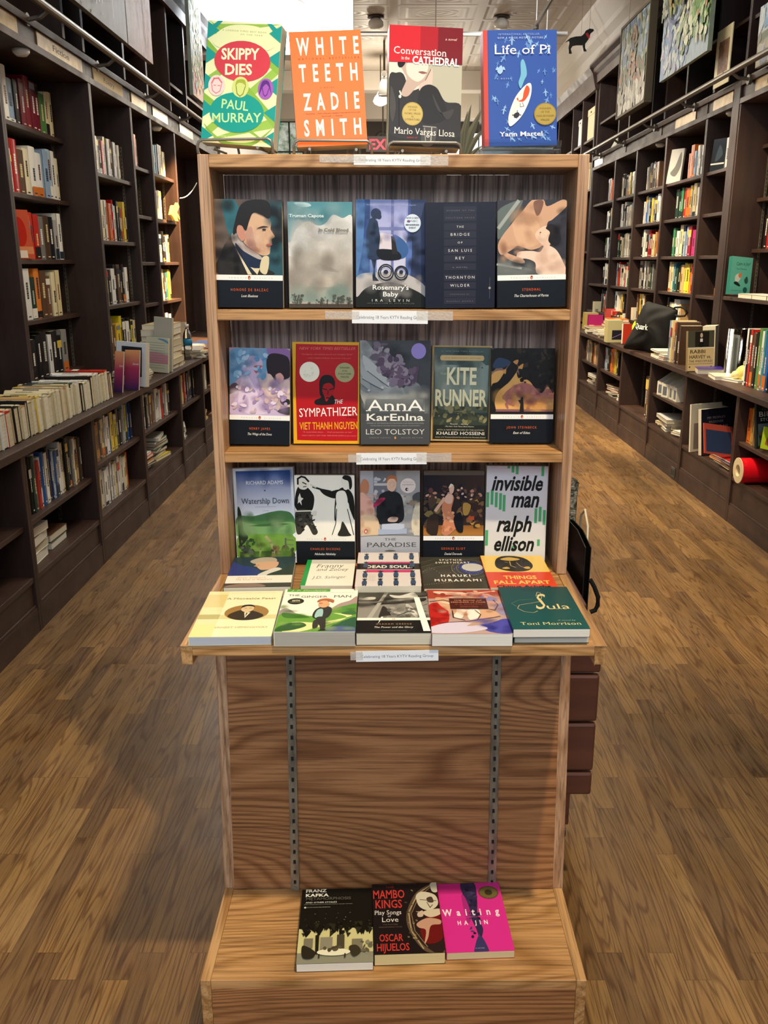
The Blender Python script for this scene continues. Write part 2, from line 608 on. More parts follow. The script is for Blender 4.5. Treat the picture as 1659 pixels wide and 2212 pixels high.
def paint(mb, art, place, w, h, mat='print', layer0=1):
    """draw flat printed shapes; place(a, b, k) turns metres across / up and a layer number into a point"""
    k = layer0

    def poly(pts, col):
        P = [place(min(max(u, 0), 1) * w, min(max(v, 0), 1) * h, k) for u, v in pts]
        tri = tessellate_polygon([[Vector((u, v, 0)) for u, v in pts]])
        # make every triangle face the viewer
        out = []
        for a in tri:
            (x1, y1), (x2, y2), (x3, y3) = (pts[i] for i in a)
            out.append(a if (x2 - x1) * (y3 - y1) - (x3 - x1) * (y2 - y1) > 0 else a[::-1])
        mb.tris(P, out, col, mat)
    for s in art:
        q = s[0]
        if q == 'r':
            _, u0, v0, u1, v1, col = s
            mb.face([place(u * w, v * h, k) for u, v in ((u0, v0), (u1, v0), (u1, v1), (u0, v1))], col, mat)
        elif q == 'g':
            _, u0, v0, u1, v1, ct, cb = s
            mb.face([place(u * w, v * h, k) for u, v in ((u0, v0), (u1, v0), (u1, v1), (u0, v1))], [cb, cb, ct, ct], mat)
        elif q == 'h':
            _, u0, v0, u1, v1, cl, cr = s
            mb.face([place(u * w, v * h, k) for u, v in ((u0, v0), (u1, v0), (u1, v1), (u0, v1))], [cl, cr, cr, cl], mat)
        elif q == 'e':
            _, cu, cv, ru, rv, col = s
            n = 28 if ru > 0.04 else 12
            poly([(cu + ru * math.cos(2 * math.pi * i / n), cv + rv * math.sin(2 * math.pi * i / n)) for i in range(n)], col)
        elif q == 'E':       # soft round patch fading to nothing
            _, cu, cv, ru, rv, col, al = s
            n = 20
            cc = hx(col)[:3]
            c0, c1, c2 = cc + (al,), cc + (al * .55,), cc + (0.0,)
            q0 = place(min(max(cu, 0), 1) * w, min(max(cv, 0), 1) * h, k)
            for i in range(n):
                A = [2 * math.pi * j / n for j in (i, i + 1)]
                rim = lambda a, g: place(min(max(cu + ru * g * math.cos(a), .001), .999) * w, min(max(cv + rv * g * math.sin(a), .001), .999) * h, k)
                mb.face([q0, rim(A[0], .5), rim(A[1], .5)], [c0, c1, c1], 'soft_print')
                mb.face([rim(A[0], .5), rim(A[0], 1), rim(A[1], 1), rim(A[1], .5)], [c1, c2, c2, c1], 'soft_print')
        elif q == 'S':       # many soft patches
            _, u0, v0, u1, v1, n, sz, cols, al, seed = s
            rg = random.Random(seed)
            sub_ = [('E', rg.uniform(u0, u1), rg.uniform(v0, v1), sz * rg.uniform(.6, 1.4), sz * rg.uniform(.35, .8), rg.choice(cols), al) for _ in range(n)]
            paint(mb, sub_, place, w, h, mat, k)
            k += n
        elif q == 'o':       # ring
            _, cu, cv, ru, rv, tk, col = s
            n = 28
            for i in range(n):
                a0, a1 = 2 * math.pi * i / n, 2 * math.pi * (i + 1) / n
                mb.face([place((cu + (ru + d) * math.cos(a)) * w, (cv + (rv + d * w / h) * math.sin(a)) * h, k)
                         for a, d in ((a0, -tk), (a0, 0), (a1, 0), (a1, -tk))], col, mat)
        elif q == 'p':
            poly(s[1], s[2])
        elif q == 'b':
            poly(spline(s[1]), s[2])
        elif q == 'l':       # stroke along points
            _, pts, tk, col = s
            for (ua, va), (ub, vb) in zip(pts, pts[1:]):
                dx, dy = (ub - ua) * w, (vb - va) * h
                L = math.hypot(dx, dy) or 1
                nx, ny = -dy / L * tk * w / 2, dx / L * tk * w / 2
                ex, ey = dx / L * tk * w * 0.3, dy / L * tk * w * 0.3
                mb.face([place(ua * w - nx - ex, va * h - ny - ey, k), place(ua * w + nx - ex, va * h + ny - ey, k),
                         place(ub * w + nx + ex, vb * h + ny + ey, k), place(ub * w - nx + ex, vb * h - ny + ey, k)][::-1], col, mat)
        elif q == 's':       # scatter of dabs
            _, u0, v0, u1, v1, n, sz, cols, seed = s
            rg = random.Random(seed)
            for i in range(n):
                cu, cv = rg.uniform(u0, u1), rg.uniform(v0, v1)
                a = rg.uniform(0, 6.28)
                ru, rv = sz * rg.uniform(0.5, 1.3), sz * rg.uniform(0.3, 0.9)
                P = []
                for j in range(7):
                    th = j * 6.283 / 7
                    x, y = ru * math.cos(th) * rg.uniform(0.7, 1.2), rv * math.sin(th)
                    P.append((min(max(cu + x * math.cos(a) - y * math.sin(a), 0.002), 0.998),
                              min(max(cv + (x * math.sin(a) + y * math.cos(a)) * w / h, 0.002), 0.998)))
                poly(P, rg.choice(cols))
                k += 0.25
        elif q == 't':
            _, txt, uc, v, hv, wu, col = s[:7]
            st = s[7] if len(s) > 7 else ''
            rot = s[8] if len(s) > 8 else 0
            pts, tri, tw = text_geo(txt, st)
            if not tri:
                continue
            sx = wu * w / tw
            sy = hv * h
            ca, sa = math.cos(R(rot)), math.sin(R(rot))
            P = []
            for x, y in pts:
                a, b2 = x * sx - wu * w / 2, y * sy
                P.append(place(uc * w + a * ca - b2 * sa, v * h + a * sa + b2 * ca, k))
            mb.tris(P, tri, col, mat)
        k += 1
m, t, b = new_mat('dim_pane', 0.2, base='8fa08c')
pn = ramp(t, noise(t, mapped(t, (3, 3, 3)), 3.0, 4, 0.6), [(0.35, '5f7a5c'), (0.6, 'c4ccc4')])
t.links.new(pn, b.inputs['Base Color'])
t.links.new(pn, b.inputs['Emission Color'])
b.inputs['Emission Strength'].default_value = 0.5
new_mat('seam_wood', 0.7, base='b08a74')
# ------------------------------------------------------------------ the room
def struct(name, b, mat, parent=None, bevel=0):
    o = box_obj(name, b, mat, parent, bevel)
    tag(o, kind='structure')
    return o


LX, RX = -1.49, 2.0            # fronts of the low cabinets
LU, RU = -1.77, 2.28           # fronts of the tall shelves above the ledges
CEIL = 4.25
fl = struct('floor', (-2.3, -3.2, -0.1, 2.9, 17.2, 0), 'floor_strips')
struct('ceiling', (-2.3, -3.2, CEIL, 2.9, 17.2, CEIL + 0.1), 'tin_ceiling')
struct('wall_left', (-2.3, -3.2, 0, -2.16, 17.2, CEIL), 'white_paint')
struct('wall_right', (2.68, -3.2, 0, 2.82, 17.2, CEIL), 'plaster')
struct('wall_back', (-2.16, 17.0, 0, 2.68, 17.2, CEIL), 'rear_wall')
struct('wall_upper_left', (-2.16, 9.2, 3.39, -0.38, 9.45, CEIL), 'white_paint')
struct('trim_1', (-2.16, 14.4, 3.98, 2.68, 14.7, CEIL), 'plaster', bevel=0.01)
struct('trim_2', (-2.16, 16.2, 3.84, 2.68, 16.5, CEIL), 'plaster', bevel=0.01)
# plaster moulding between the tall shelves and the ceiling, on the right
mb = MB()
prof = [(2.68, 3.56), (2.34, 3.56), (2.34, 3.62), (2.40, 3.70), (2.43, 3.95), (2.36, 4.0), (2.36, 4.06), (2.30, 4.12), (2.22, 4.2), (2.22, 4.25), (2.68, 4.25)]
mb.prism([(x, 4.0, z) for x, z in prof], (0, 12.9, 0), mat='plaster')
tag(mb.obj('trim_right'), kind='structure')

# bright panes at the far end
for i, (x0, x1, z0, z1, nx, nz) in enumerate(((0.95, 2.1, 2.2, 3.72, 4, 4), (-2.1, -1.62, 1.9, 3.9, 2, 4))):
    w = empty('window_%d' % (i + 1), ((x0 + x1) / 2, 16.99, z0), None, None)
    w['kind'] = 'structure'
    mb = MB()
    mb.box(x0, 16.96, z0, x1, 16.985, z1, mat=('daylight_pane', 'dim_pane')[i])
    o = mb.obj('pane', w)
    o.matrix_parent_inverse = Matrix.Translation(-w.location)
    mb = MB()
    for k in range(nx + 1):
        x = x0 + (x1 - x0) * k / nx
        mb.box(x - 0.012, 16.93, z0, x + 0.012, 16.96, z1, mat='black_paint')
    for k in range(nz + 1):
        z = z0 + (z1 - z0) * k / nz
        mb.box(x0, 16.935, z - 0.012, x1, 16.955, z + 0.012, mat='black_paint')
    o = mb.obj('window_frame', w)
    o.matrix_parent_inverse = Matrix.Translation(-w.location)


def put(mb, name, root, bevel=0, smooth=False):
    """mesh drawn in room coordinates, hung on its thing"""
    o = mb.obj(name, root, bevel, smooth)
    o.matrix_parent_inverse = Matrix.Translation(-Vector(root.location))
    return o


def pbox(name, root, b, mat, bevel=0.0, col='fff'):
    mb = MB()
    mb.box(*b, col=col, mat=mat)
    return put(mb, name, root, bevel)


def slotted(root, x, y, z0, z1, face, w=0.016, t=0.004, pitch=0.0245):
    """steel shelf standard; face = axis it looks along ('y-', 'y+')"""
    mb = MB()
    s = -1 if face == 'y-' else 1
    ya, yb = (y - t, y) if s < 0 else (y, y + t)
    for sx in (-1, 1):
        mb.box(x + sx * w / 2, ya, z0, x + sx * w * 0.16, yb, z1, mat='slotted_metal')
    mb.box(x - w * 0.16, (ya + yb) / 2 - 0.0004, z0, x + w * 0.16, (ya + yb) / 2 + 0.0004, z1, mat='slot_dark')
    z = z0
    while z < z1:
        mb.box(x - w * 0.16, ya, z, x + w * 0.16, yb, min(z + pitch * 0.55, z1), mat='slotted_metal')
        z += pitch
    return put(mb, 'slotted_strip', root)


def tall_bay(side, y0, y1, zs, label, rec=0.02, plates=(), depth=0.36, z_top=2.5, strips=0.09, low=0.791):
    """one bay of the tall dark shelves, from the ledge to the sign board"""
    xf = LU if side < 0 else RU
    X = lambda d: xf + side * d
    root = empty('wall_bookcase', (X(depth / 2), (y0 + y1) / 2, low), label, 'bookcase', 'tall dark bookcases along the walls')
    for y in (y0, y1 - 0.022):
        pbox('side_panel', root, (X(0), y, low, X(depth), y + 0.022, z_top), 'walnut', 0.002)
    pbox('back_panel', root, (X(depth - 0.012), y0 + 0.022, low, X(depth), y1 - 0.022, z_top), 'walnut')
    for z in zs:
        z, rc = z if isinstance(z, tuple) else (z, rec)
        pbox('shelf', root, (X(rc), y0 + 0.022, z - 0.024, X(depth - 0.012), y1 - 0.022, z), 'walnut_long', 0.002)
    mb = MB()
    mb.box(X(-0.004), y0, z_top, X(0.03), y1, z_top + 0.035, mat='walnut_long')
    mb.box(X(-0.004), y0, z_top + 0.11, X(0.03), y1, z_top + 0.145, mat='walnut_long')
    mb.box(X(0.012), y0, z_top + 0.035, X(0.03), y1, z_top + 0.11, mat='walnut_long')
    mb.box(X(0.03), y0, z_top, X(depth), y1, z_top + 0.02, mat='walnut_long')
    fa = put(mb, 'sign_board', root, 0.002)
    for p in plates:
        ya, yb, txt, mat = p
        mb = MB()
        mb.box(X(0.006), ya, z_top + 0.037, X(0.0125), yb, z_top + 0.108, mat=mat)
        if txt:
            fx = X(0.006)
            L = yb - ya
            paint(mb, [('t', txt, .5, .32, .42, min(.62, 0.022 * len(txt) / L * 1.6), '2a2018', 's')],
                  (lambda a, b2, k: (fx - side * k * 0.0004, ya + a, z_top + 0.037 + b2)) if side < 0 else
                  (lambda a, b2, k: (fx - side * k * 0.0004, yb - a, z_top + 0.037 + b2)), L, 0.071, 'matte_print')
        put(mb, 'sign_plate', root)
    if strips:
        slotted(root, X(strips + rec), y1 - 0.022, low + 0.05, z_top - 0.25, 'y-')
        slotted(root, X(strips + rec), y0 + 0.022, low + 0.05, z_top - 0.25, 'y+')
    return root


def low_cabinet(side, y0, y1, shelves, label, floor_z=0.27):
    xf = LX if side < 0 else RX
    X = lambda d: xf + side * d
    dp = 0.42
    root = empty('low_cabinet', (X(dp / 2), (y0 + y1) / 2, 0), label, 'cabinet', 'low cabinets below the ledges')
    for y in (y0, y1 - 0.022):
        pbox('side_panel', root, (X(0), y, 0, X(dp), y + 0.022, 0.752), 'walnut', 0.002)
    pbox('back_panel', root, (X(dp - 0.012), y0 + 0.022, 0, X(dp), y1 - 0.022, 0.752), 'walnut')
    for z in shelves:
        pbox('shelf', root, (X(0.02), y0 + 0.022, z - 0.022, X(dp - 0.012), y1 - 0.022, z), 'walnut_long', 0.002)
    pbox('bottom_shelf', root, (X(0.004), y0 + 0.022, floor_z - 0.024, X(dp - 0.012), y1 - 0.022, floor_z), 'walnut_long', 0.002)
    mb = MB()
    mb.box(X(0.012), y0 + 0.022, 0.105, X(0.03), y1 - 0.022, floor_z - 0.024, mat='walnut_long')
    mb.box(X(0.006), y0 + 0.022, 0.105, X(0.02), y1 - 0.022, 0.118, mat='walnut_long')
    put(mb, 'base_panel', root, 0.002)
    pbox('kick_board', root, (X(0.002), y0 + 0.022, 0, X(0.02), y1 - 0.022, 0.105), 'walnut_long')
    slotted(root, X(0.2), y1 - 0.022, floor_z, 0.74, 'y-')
    return root


def overhead(side, posts, zs, y0, y1, label, z0=2.646, z1=3.5):
    """open cabinets above the sign board, with a cornice"""
    xf = LU if side < 0 else RU
    X = lambda d: xf + side * d
    root = empty('overhead_cabinet', (X(0.15), (y0 + y1) / 2, z0), label, 'cabinet')
    pbox('back_panel', root, (X(0.345), y0, z0, X(0.36), y1, z1), 'walnut')
    pbox('bottom_board', root, (X(0.03), y0, z0, X(0.345), y1, z0 + 0.022), 'walnut_long')
    pbox('top_board', root, (X(0.02), y0, z1 - 0.03, X(0.345), y1, z1), 'walnut_long')
    for y in posts:
        pbox('post', root, (X(0.02), y - 0.02, z0 + 0.022, X(0.345), y + 0.02, z1 - 0.03), 'walnut', 0.002)
    for (a, b2, z) in zs:
        pbox('shelf', root, (X(0.04), a, z, X(0.345), b2, z + 0.022), 'walnut_long')
    mb = MB()
    pr = [(0.36, 3.5), (0.36, 3.6), (-0.10, 3.6), (-0.10, 3.585), (-0.06, 3.56), (-0.05, 3.53), (-0.02, 3.50), (-0.012, 3.42), (0.02, 3.42), (0.02, 3.5)]
    mb.prism([(X(d), y0, z) for d, z in pr], (0, y1 - y0, 0), mat='walnut_long')
    put(mb, 'cornice', root)
    return root


# ---- left wall
ZL = (2.19, 1.846, 1.513, 1.198, 0.872)
tall_bay(-1, 3.30, 4.33, ZL, 'dark bookcase bay at the left edge of the photo, only a sliver in view', rec=.17)
tall_bay(-1, 4.33, 5.60, ZL, 'tall dark wooden bookcase with the sign Fiction, nearest on the left wall', rec=.17, depth=.38, strips=.07,
         plates=((3.95, 4.62, '', 'brass_plate'), (4.86, 5.52, 'Fiction', 'brass_plate')))
tall_bay(-1, 5.60, 6.43, (2.024, 1.63, 1.235, 0.90), 'narrower dark bookcase with the pale sign Poetry, on the left wall', strips=.06,
         plates=((5.72, 6.30, 'Poetry', 'card_tube'),))
tall_bay(-1, 6.43, 6.93, (2.144, 1.82, 1.50, 1.207, 0.90), 'slim bookcase bay next to the poetry shelves, partly lit', plates=((6.5, 6.88, '', 'brass_plate'),))
tall_bay(-1, 6.93, 7.66, (2.144, 1.82, 1.50, 1.207, 0.90), 'bookcase bay in warm orange lamplight at the end of the left wall', plates=((7.05, 7.5, '', 'brass_plate'),))
bd = tall_bay(-1, 7.66, 9.6, (), 'empty dark panelled recess beside the lamplit left bookcase', strips=0, plates=((7.9, 8.4, '', 'brass_plate'),))
overhead(-1, (3.4, 4.4, 5.3, 5.62, 6.43, 7.0, 7.7, 8.3, 9.58), ((5.62, 6.98, 2.95), (7.7, 9.58, 2.88)), 3.3, 9.6, 'dark open cabinets above the sign boards on the left wall')
for a, b2, sh, lab in ((2.55, 3.46, (.46,), 'low dark cabinet at the left edge of the photo, nearest the camera'),
                       (3.46, 4.31, (.46,), 'low dark cabinet with a row of books above a white book stack'),
                       (4.31, 5.19, (.50,), 'low dark cabinet with two full rows of books, left side'),
                       (5.19, 6.15, (.50,), 'low dark cabinet with flat magazine piles on its bottom shelf, left side'),
                       (6.15, 6.90, (.50,), 'low dark cabinet with red and dark books, far along the left side'),
                       (6.90, 7.75, (.50,), 'last low dark cabinet visible on the left, beside the oak stand'),
                       (7.75, 9.6, (.50,), 'farthest low dark cabinet on the left behind the oak stand')):
    low_cabinet(-1, a, b2, sh, lab, .24)
o = tag(box_obj('ledge', (LX + .02, 2.5, .754, LU - .35, 9.62, .79), 'walnut_long', bevel=.004), 'long dark wooden ledge along the left wall carrying rows of books', 'ledge')

# ---- right wall
ZR = (2.13, 1.84, 1.545, 1.26, 0.96)
for a, b2, lab, pl in ((9.67, 10.75, 'farthest dark bookcase bay on the right wall beside the oak stand', ((10.3, 10.7, '', 'white_enamel'),)),
                       (8.83, 9.67, 'second dark bookcase bay from the far end, right wall', ((9.3, 9.75, '', 'walnut_long'),)),
                       (7.91, 8.83, 'middle dark bookcase bay on the right wall', ((8.1, 8.6, '', 'walnut_long'),)),
                       (6.93, 7.91, 'right wall bookcase bay holding green, orange and grey books', ((7.22, 7.72, '', 'brass_plate'), (6.96, 7.18, '', 'walnut_long'))),
                       (6.42, 6.93, 'slim, nearly empty bookcase bay on the right wall', ((6.46, 6.84, '', 'brass_plate'),))):
    tall_bay(1, a, b2, ZR, lab, plates=pl, strips=.2)
tall_bay(1, 5.20, 6.30, (2.247, 1.912, 1.584, (1.272, .005)), 'dark bookcase at the right edge of the photo with a gold sign', rec=.17, depth=.38, strips=.05, plates=((5.48, 6.08, 'Judaica', 'brass_plate'),))
bp = box_obj('pilaster', (RU - .005, 6.302, .7905, RU + .36, 6.418, 2.642), 'walnut', bevel=.003)
tag(bp, 'wide dark wooden post between the right wall bookcases', 'post')
overhead(1, (5.3, 6.32, 6.9, 7.55, 8.1, 8.5, 9.3, 9.72, 10.73), ((6.34, 8.08, 3.02), (9.3, 10.7, 2.98), (5.3, 6.3, 3.0)), 5.2, 10.75, 'dark open cabinets above the sign boards on the right wall')
for a, b2, sh, lab in ((9.56, 10.75, (.50,), 'farthest low dark cabinet on the right side'),
                       (8.68, 9.56, (.50,), 'low dark cabinet with mixed books by the oak stand edge, right side'),
                       (7.78, 8.68, (.50,), 'low dark cabinet with an orange book, right side'),
                       (6.88, 7.78, (), 'low dark cabinet with three upright books only, right side'),
                       (6.03, 6.88, (.52,), 'low dark cabinet holding white magazine files, right side'),
                       (5.09, 6.03, (), 'low dark cabinet with large picture books and folders, right side'),
                       (4.10, 5.09, (.49,), 'low dark cabinet with the red roll, right edge of the photo')):
    low_cabinet(1, a, b2, sh, lab, .28)
tag(box_obj('ledge', (RX - .02, 4.0, .754, RU + .35, 10.75, .79), 'walnut_long', bevel=.004), 'long dark wooden ledge along the right wall covered with books', 'ledge')
# far cabinets beyond the break
xb = RU + .0
root = empty('far_bookcase', (xb + .15, 12.4, 0), 'dim bookcase far back on the right, behind the blue book', 'bookcase')
pbox('back_panel', root, (xb + .34, 10.78, 0, xb + .36, 14.2, 3.45), 'walnut')
for y in (10.8, 11.5, 12.1, 13.1, 14.18):
    pbox('post', root, (xb, y - .02, 0, xb + .34, y + .02, 3.45), 'walnut')
for z in (.8, 1.6, 2.3, 2.86):
    pbox('shelf', root, (xb + .02, 10.8, z, xb + .34, 14.2, z + .025), 'walnut_long')
mb = MB()
mb.prism([(xb + d, 10.76, z) for d, z in ((.36, 3.45), (.36, 3.58), (-.1, 3.58), (-.06, 3.52), (-.02, 3.36), (.02, 3.36), (.02, 3.45))], (0, 3.45, 0), mat='walnut_long')
put(mb, 'cornice', root)
for ya, yb, zb, h, mat, lab in ((11.0, 11.36, 2.886, .34, 'card_tube', 'cream box on the upper shelf of the far bookcase'), (11.7, 11.9, 2.886, .30, 'white_enamel', 'pale grey box in the far bookcase beside the cream box'),
                                (11.1, 11.3, 2.326, .3, 'card_tube', 'small brown carton low in the far bookcase')):
    mb = MB()
    mb.box(xb + .04, ya, zb, xb + .26, yb, zb + h, mat=mat)
    mb.box(xb + .035, ya - .003, zb + h * .8, xb + .265, yb + .003, zb + h + .003, mat=mat)
    mb.box(xb + .034, (ya + yb) / 2 - .03, zb + h * .86, xb + .036, (ya + yb) / 2 + .03, zb + h * .92, mat='slot_dark')
    tag(mb.obj('storage_box', bevel=.003), lab, 'box')


# ---- ladder rails
def rail(x, side, y0, y1, z, label):
    r = empty('ladder_rail', (x, (y0 + y1) / 2, z), label, 'rail')
    mb = MB()
    mb.tube([(x, y0, z), (x, y1, z)], .019, mat='rail_metal', n=12)
    put(mb, 'bar', r, smooth=False)
    y = y0 + .5
    xf = LU if side < 0 else RU
    while y < y1:
        mb = MB()
        mb.tube([(x, y, z), (x + side * .05, y, z - .035), (xf - side * .0, y, z - .045)], .011, mat='rail_metal')
        mb.lathe([(.0, -.02), (.03, -.02), (.03, 0), (0, 0)], (xf, y, z - .045), mat='rail_metal', axis='x')
        put(mb, 'bracket', r)
        y += 1.05


rail(LU + .11, -1, 3.2, 9.5, 2.675, 'brown metal ladder rail below the paintings on the left wall')
rail(RU - .13, 1, 4.6, 10.7, 2.665, 'brown metal ladder rail below the paintings on the right wall')
# ------------------------------------------------------------------ the oak display stand
HW = 0.375
UY, UB = 1.80, 1.952           # upper part: front, back panel
Z1, Z2, Z3, ZT, ZB = 1.698, 1.4085, 1.117, 0.848, 0.16
TY = 1.43                      # front edge of the table
stand_root = empty('display_stand', (0, 1.68, 0), 'light oak book display stand in the middle of the aisle', 'display stand')


def lowY(z):                   # the lower face leans out a little towards its foot
    return 1.651 + (z - ZB) * 0.101


for s in (-1, 1):
    pbox('side_panel', stand_root, (s * HW, UY, ZT, s * (HW - .0215), UB, Z1), 'oak_upright', .0015)
pbox('top_board', stand_root, (-HW + .0215, UY, Z1 - .024, HW - .0215, UB, Z1), 'oak_across', .0015)
for z in (Z2, Z3):
    pbox('shelf', stand_root, (-HW + .0215, UY, z - .021, HW - .0215, UB, z), 'oak_across', .0015)
pbox('back_panel', stand_root, (-HW + .0215, UB, ZT, HW - .0215, UB + .008, Z1 - .024), 'oak_back')
pbox('table_top', stand_root, (-HW + .018, TY, ZT - .02, HW - .018, UB, ZT), 'oak_across', .0015)
for s in (-1, 1):
    mb = MB()
    mb.prism([(s * HW, TY, ZT), (s * HW, TY, ZT - .037), (s * HW, 1.66, ZT - .037), (s * HW, 1.80, ZT - .037), (s * HW, 1.80, ZT)], (-s * .018, 0, 0), mat='oak_depth')
    put(mb, 'table_end', stand_root, .0015)
ztop = ZT - .0205
for s in (-1, 1):
    mb = MB()
    mb.prism([(s * HW, lowY(ztop), ztop), (s * HW, 1.655, ZB), (s * HW, 1.655, 0), (s * HW, 1.79, 0), (s * HW, 1.79, ztop)], (-s * .021, 0, 0), mat='oak_upright')
    put(mb, 'lower_side', stand_root, .0015)
mb = MB()
mb.prism([(-HW + .0212, lowY(ztop) + .001, ztop), (-HW + .0212, 1.652, ZB), (-HW + .0212, 1.68, ZB), (-HW + .0212, 1.75, ztop)], (2 * HW - .0424, 0, 0), mat='oak_panel')
put(mb, 'lower_panel', stand_root)
for s in (-1, 1):
    mb = MB()
    xc, n = s * .218, 0
    for sx in (-1, 1):
        for i in range(1):
            xa, xb2 = sorted((xc + sx * .009, xc + sx * .0028))
            mb.prism([(xa, lowY(ztop) - .004, ztop), (xa, lowY(ZB) - .004, ZB), (xa, lowY(ZB) + .001, ZB), (xa, lowY(ztop) + .001, ztop)], (xb2 - xa, 0, 0), mat='slotted_metal')
    mb.prism([(xc - .0028, lowY(ztop) - .001, ztop), (xc - .0028, lowY(ZB) - .001, ZB), (xc - .0028, lowY(ZB) + .0005, ZB), (xc - .0028, lowY(ztop) + .0005, ztop)], (.0056, 0, 0), mat='slot_dark')
    z = ZB
    while z < ztop - .004:
        z2 = min(z + .0145, ztop)
        mb.prism([(xc - .0028, lowY(z) - .004, z), (xc - .0028, lowY(z2) - .004, z2), (xc - .0028, lowY(z2), z2), (xc - .0028, lowY(z), z)], (.0056, 0, 0), mat='slotted_metal')
        z += .0242
    for zz in (ZB + .006, ZB + .4):
        mb.lathe([(0, -.0062), (.0028, -.0058), (.0032, -.004)], (xc, lowY(zz), zz), mat='grey_wire', n=10, axis='y')
    put(mb, 'slotted_strip', stand_root)
BY = 1.392
for s in (-1, 1):
    pbox('base_side', stand_root, (s * HW, BY, 0, s * (HW - .02), 1.6545, ZB), 'oak_depth', .0015)
pbox('base_top', stand_root, (-HW + .0202, BY + .001, ZB - .02, HW - .0202, 1.6515, ZB - .0004), 'oak_across', .001)
pbox('base_front', stand_root, (-HW + .0202, BY + .0005, 0, HW - .0202, BY + .02, ZB - .0202), 'oak_panel', .001)


# paper strips taped along the shelf edges
def slip(xl, xr, yt, yb, y, label, tapes, tilt=0.0):
    a, b2 = at_y(xl, yt, y), at_y(xr, yb, y)
    r = empty('paper_sign', ((a.x + b2.x) / 2, y - .0006, b2.z), label, 'sign', 'paper strips taped to the stand', (0, R(tilt), 0))
    w, h = b2.x - a.x, a.z - b2.z
    mb = MB()
    mb.box(-w / 2, -.0002, 0, w / 2, .0003, h, 'e9edf2', 'matte_print')
    paint(mb, [('t', 'Celebrating 18 Years KYTV Reading Group', .5, .36, .26, .88, '5d646e', '')], lambda p, q, k: (-w / 2 + p, -.0002 - k * LAYER, q), w, h, 'matte_print')
    mb.obj('paper', r)
    for (ta, tb, tc, td) in tapes:
        p, q = at_y(ta, tc, y), at_y(tb, td, y)
        mb = MB()
        mb.box(p.x - r.location.x, -.0007, q.z - r.location.z, q.x - r.location.x, -.0004, p.z - r.location.z, mat='clear_tape')
        mb.obj('clear_tape', r)


slip(764, 930, 334.5, 357, UY, 'white paper strip taped to the top edge of the oak stand', ((690, 790, 336, 352), (908, 968, 335, 357)), .4)
slip(760, 924, 671, 699, UY, 'white paper strip on the first shelf edge below the top books', ((702, 776, 673, 690), (900, 978, 671, 691)), .5)
slip(769.5, 921.5, 978, 1003, UY, 'white paper strip on the second shelf edge under the grey flowered cover', ((752, 780, 981, 998), (900, 975, 979, 998)), -.3)
slip(769, 947, 1405, 1428, TY, 'white paper strip on the front edge of the table board', ((757, 784, 1406, 1424),), -1.0)
# ------------------------------------------------------------------ books with printed covers
def book(name, label, w, h, th, bg, spine, art, loc, rot, group=None, page='d9d2bd', lip=0.0, mat='print', spine_art=None, cat='book'):
    """paperback: origin at the middle of the bottom back edge; front cover looks along -y, spine on the left"""
    root = empty(name, loc, label, cat, group, rot)
    c = 0.0007
    x0, x1 = -w / 2, w / 2
    mb = MB()
    mb.box(x0, -th, 0, x1, -th + c, h, bg, mat)
    mb.box(x0, -c, 0, x1, 0, h, spine, mat)
    mb.box(x0 - 0.0006, -th + 0.0001, 0, x0 + c, -0.0001, h, spine, mat)
    paint(mb, art, lambda a, b2, k: (x0 + a, -th - k * LAYER, b2), w, h, mat)
    if spine_art:
        paint(mb, spine_art, lambda a, b2, k: (x0 - 0.0006 - k * LAYER, -a, b2), th, h, mat)
    mb.obj('cover', root)
    pb = MB()
    pb.box(x0 + c, -th + c, lip, x1 - 0.0009, -c, h - 0.0009 - lip, page, 'pages')
    pb.obj('page_block', root)
    return root


def solve_top(bx, by, bz, lean, ytop):
    lo, hi = 0.05, 0.45
    for _ in range(50):
        m = (lo + hi) / 2
        if row_of((bx, by + m * math.sin(lean), bz + m * math.cos(lean))) > ytop:
            lo = m
        else:
            hi = m
    return (lo + hi) / 2


def stand(name, label, xl, xr, yb, xt, yt, z, th, lean, bg, spine, art, group, yaw=0.0, page='d9d2bd', Y=None, **kw):
    """standing cover facing the camera, found from the photo: bottom span, bottom row, top middle and top row"""
    lean = R(lean)
    if Y is None:
        yf = at_z((xl + xr) / 2, yb, z).y
    else:
        yf = Y
        z = at_y((xl + xr) / 2, yb, Y).z
    d = yf * CP - (z - EYE) * SP
    w = (xr - xl) * d / F / math.cos(R(yaw))
    xb = ((xl + xr) / 2 - CX) * d / F
    L = solve_top(xb, yf, z, lean, yt)
    tp = (yf + L * math.sin(lean), z + L * math.cos(lean))
    dt = tp[0] * CP - (tp[1] - EYE) * SP
    roll = math.atan2((xt - CX) * dt / F - xb, L)
    return book(name, label, w, L, th, bg, spine, art, (xb, yf + th, z + 0.001 + abs(math.sin(roll)) * w / 2), (-lean, roll, R(yaw)), group, page, **kw)


def lie(name, label, FL, FR, BL, BR, z0, th, bg, spine, art, group, page='d9d2bd', **kw):
    a, b2, c, d = (at_z(p[0], p[1], z0 + th) for p in (FL, FR, BL, BR))
    w = ((b2 - a).length + (d - c).length) / 2
    fm, bm = (a + b2) / 2, (c + d) / 2
    L = (bm - fm).length
    dr = (bm - fm)
    yaw = math.atan2(-dr.x, dr.y)
    return book(name, label, w, L, th, bg, spine, art, (fm.x, fm.y, z0 + 0.001), (R(-90), 0, yaw), group, page, **kw)


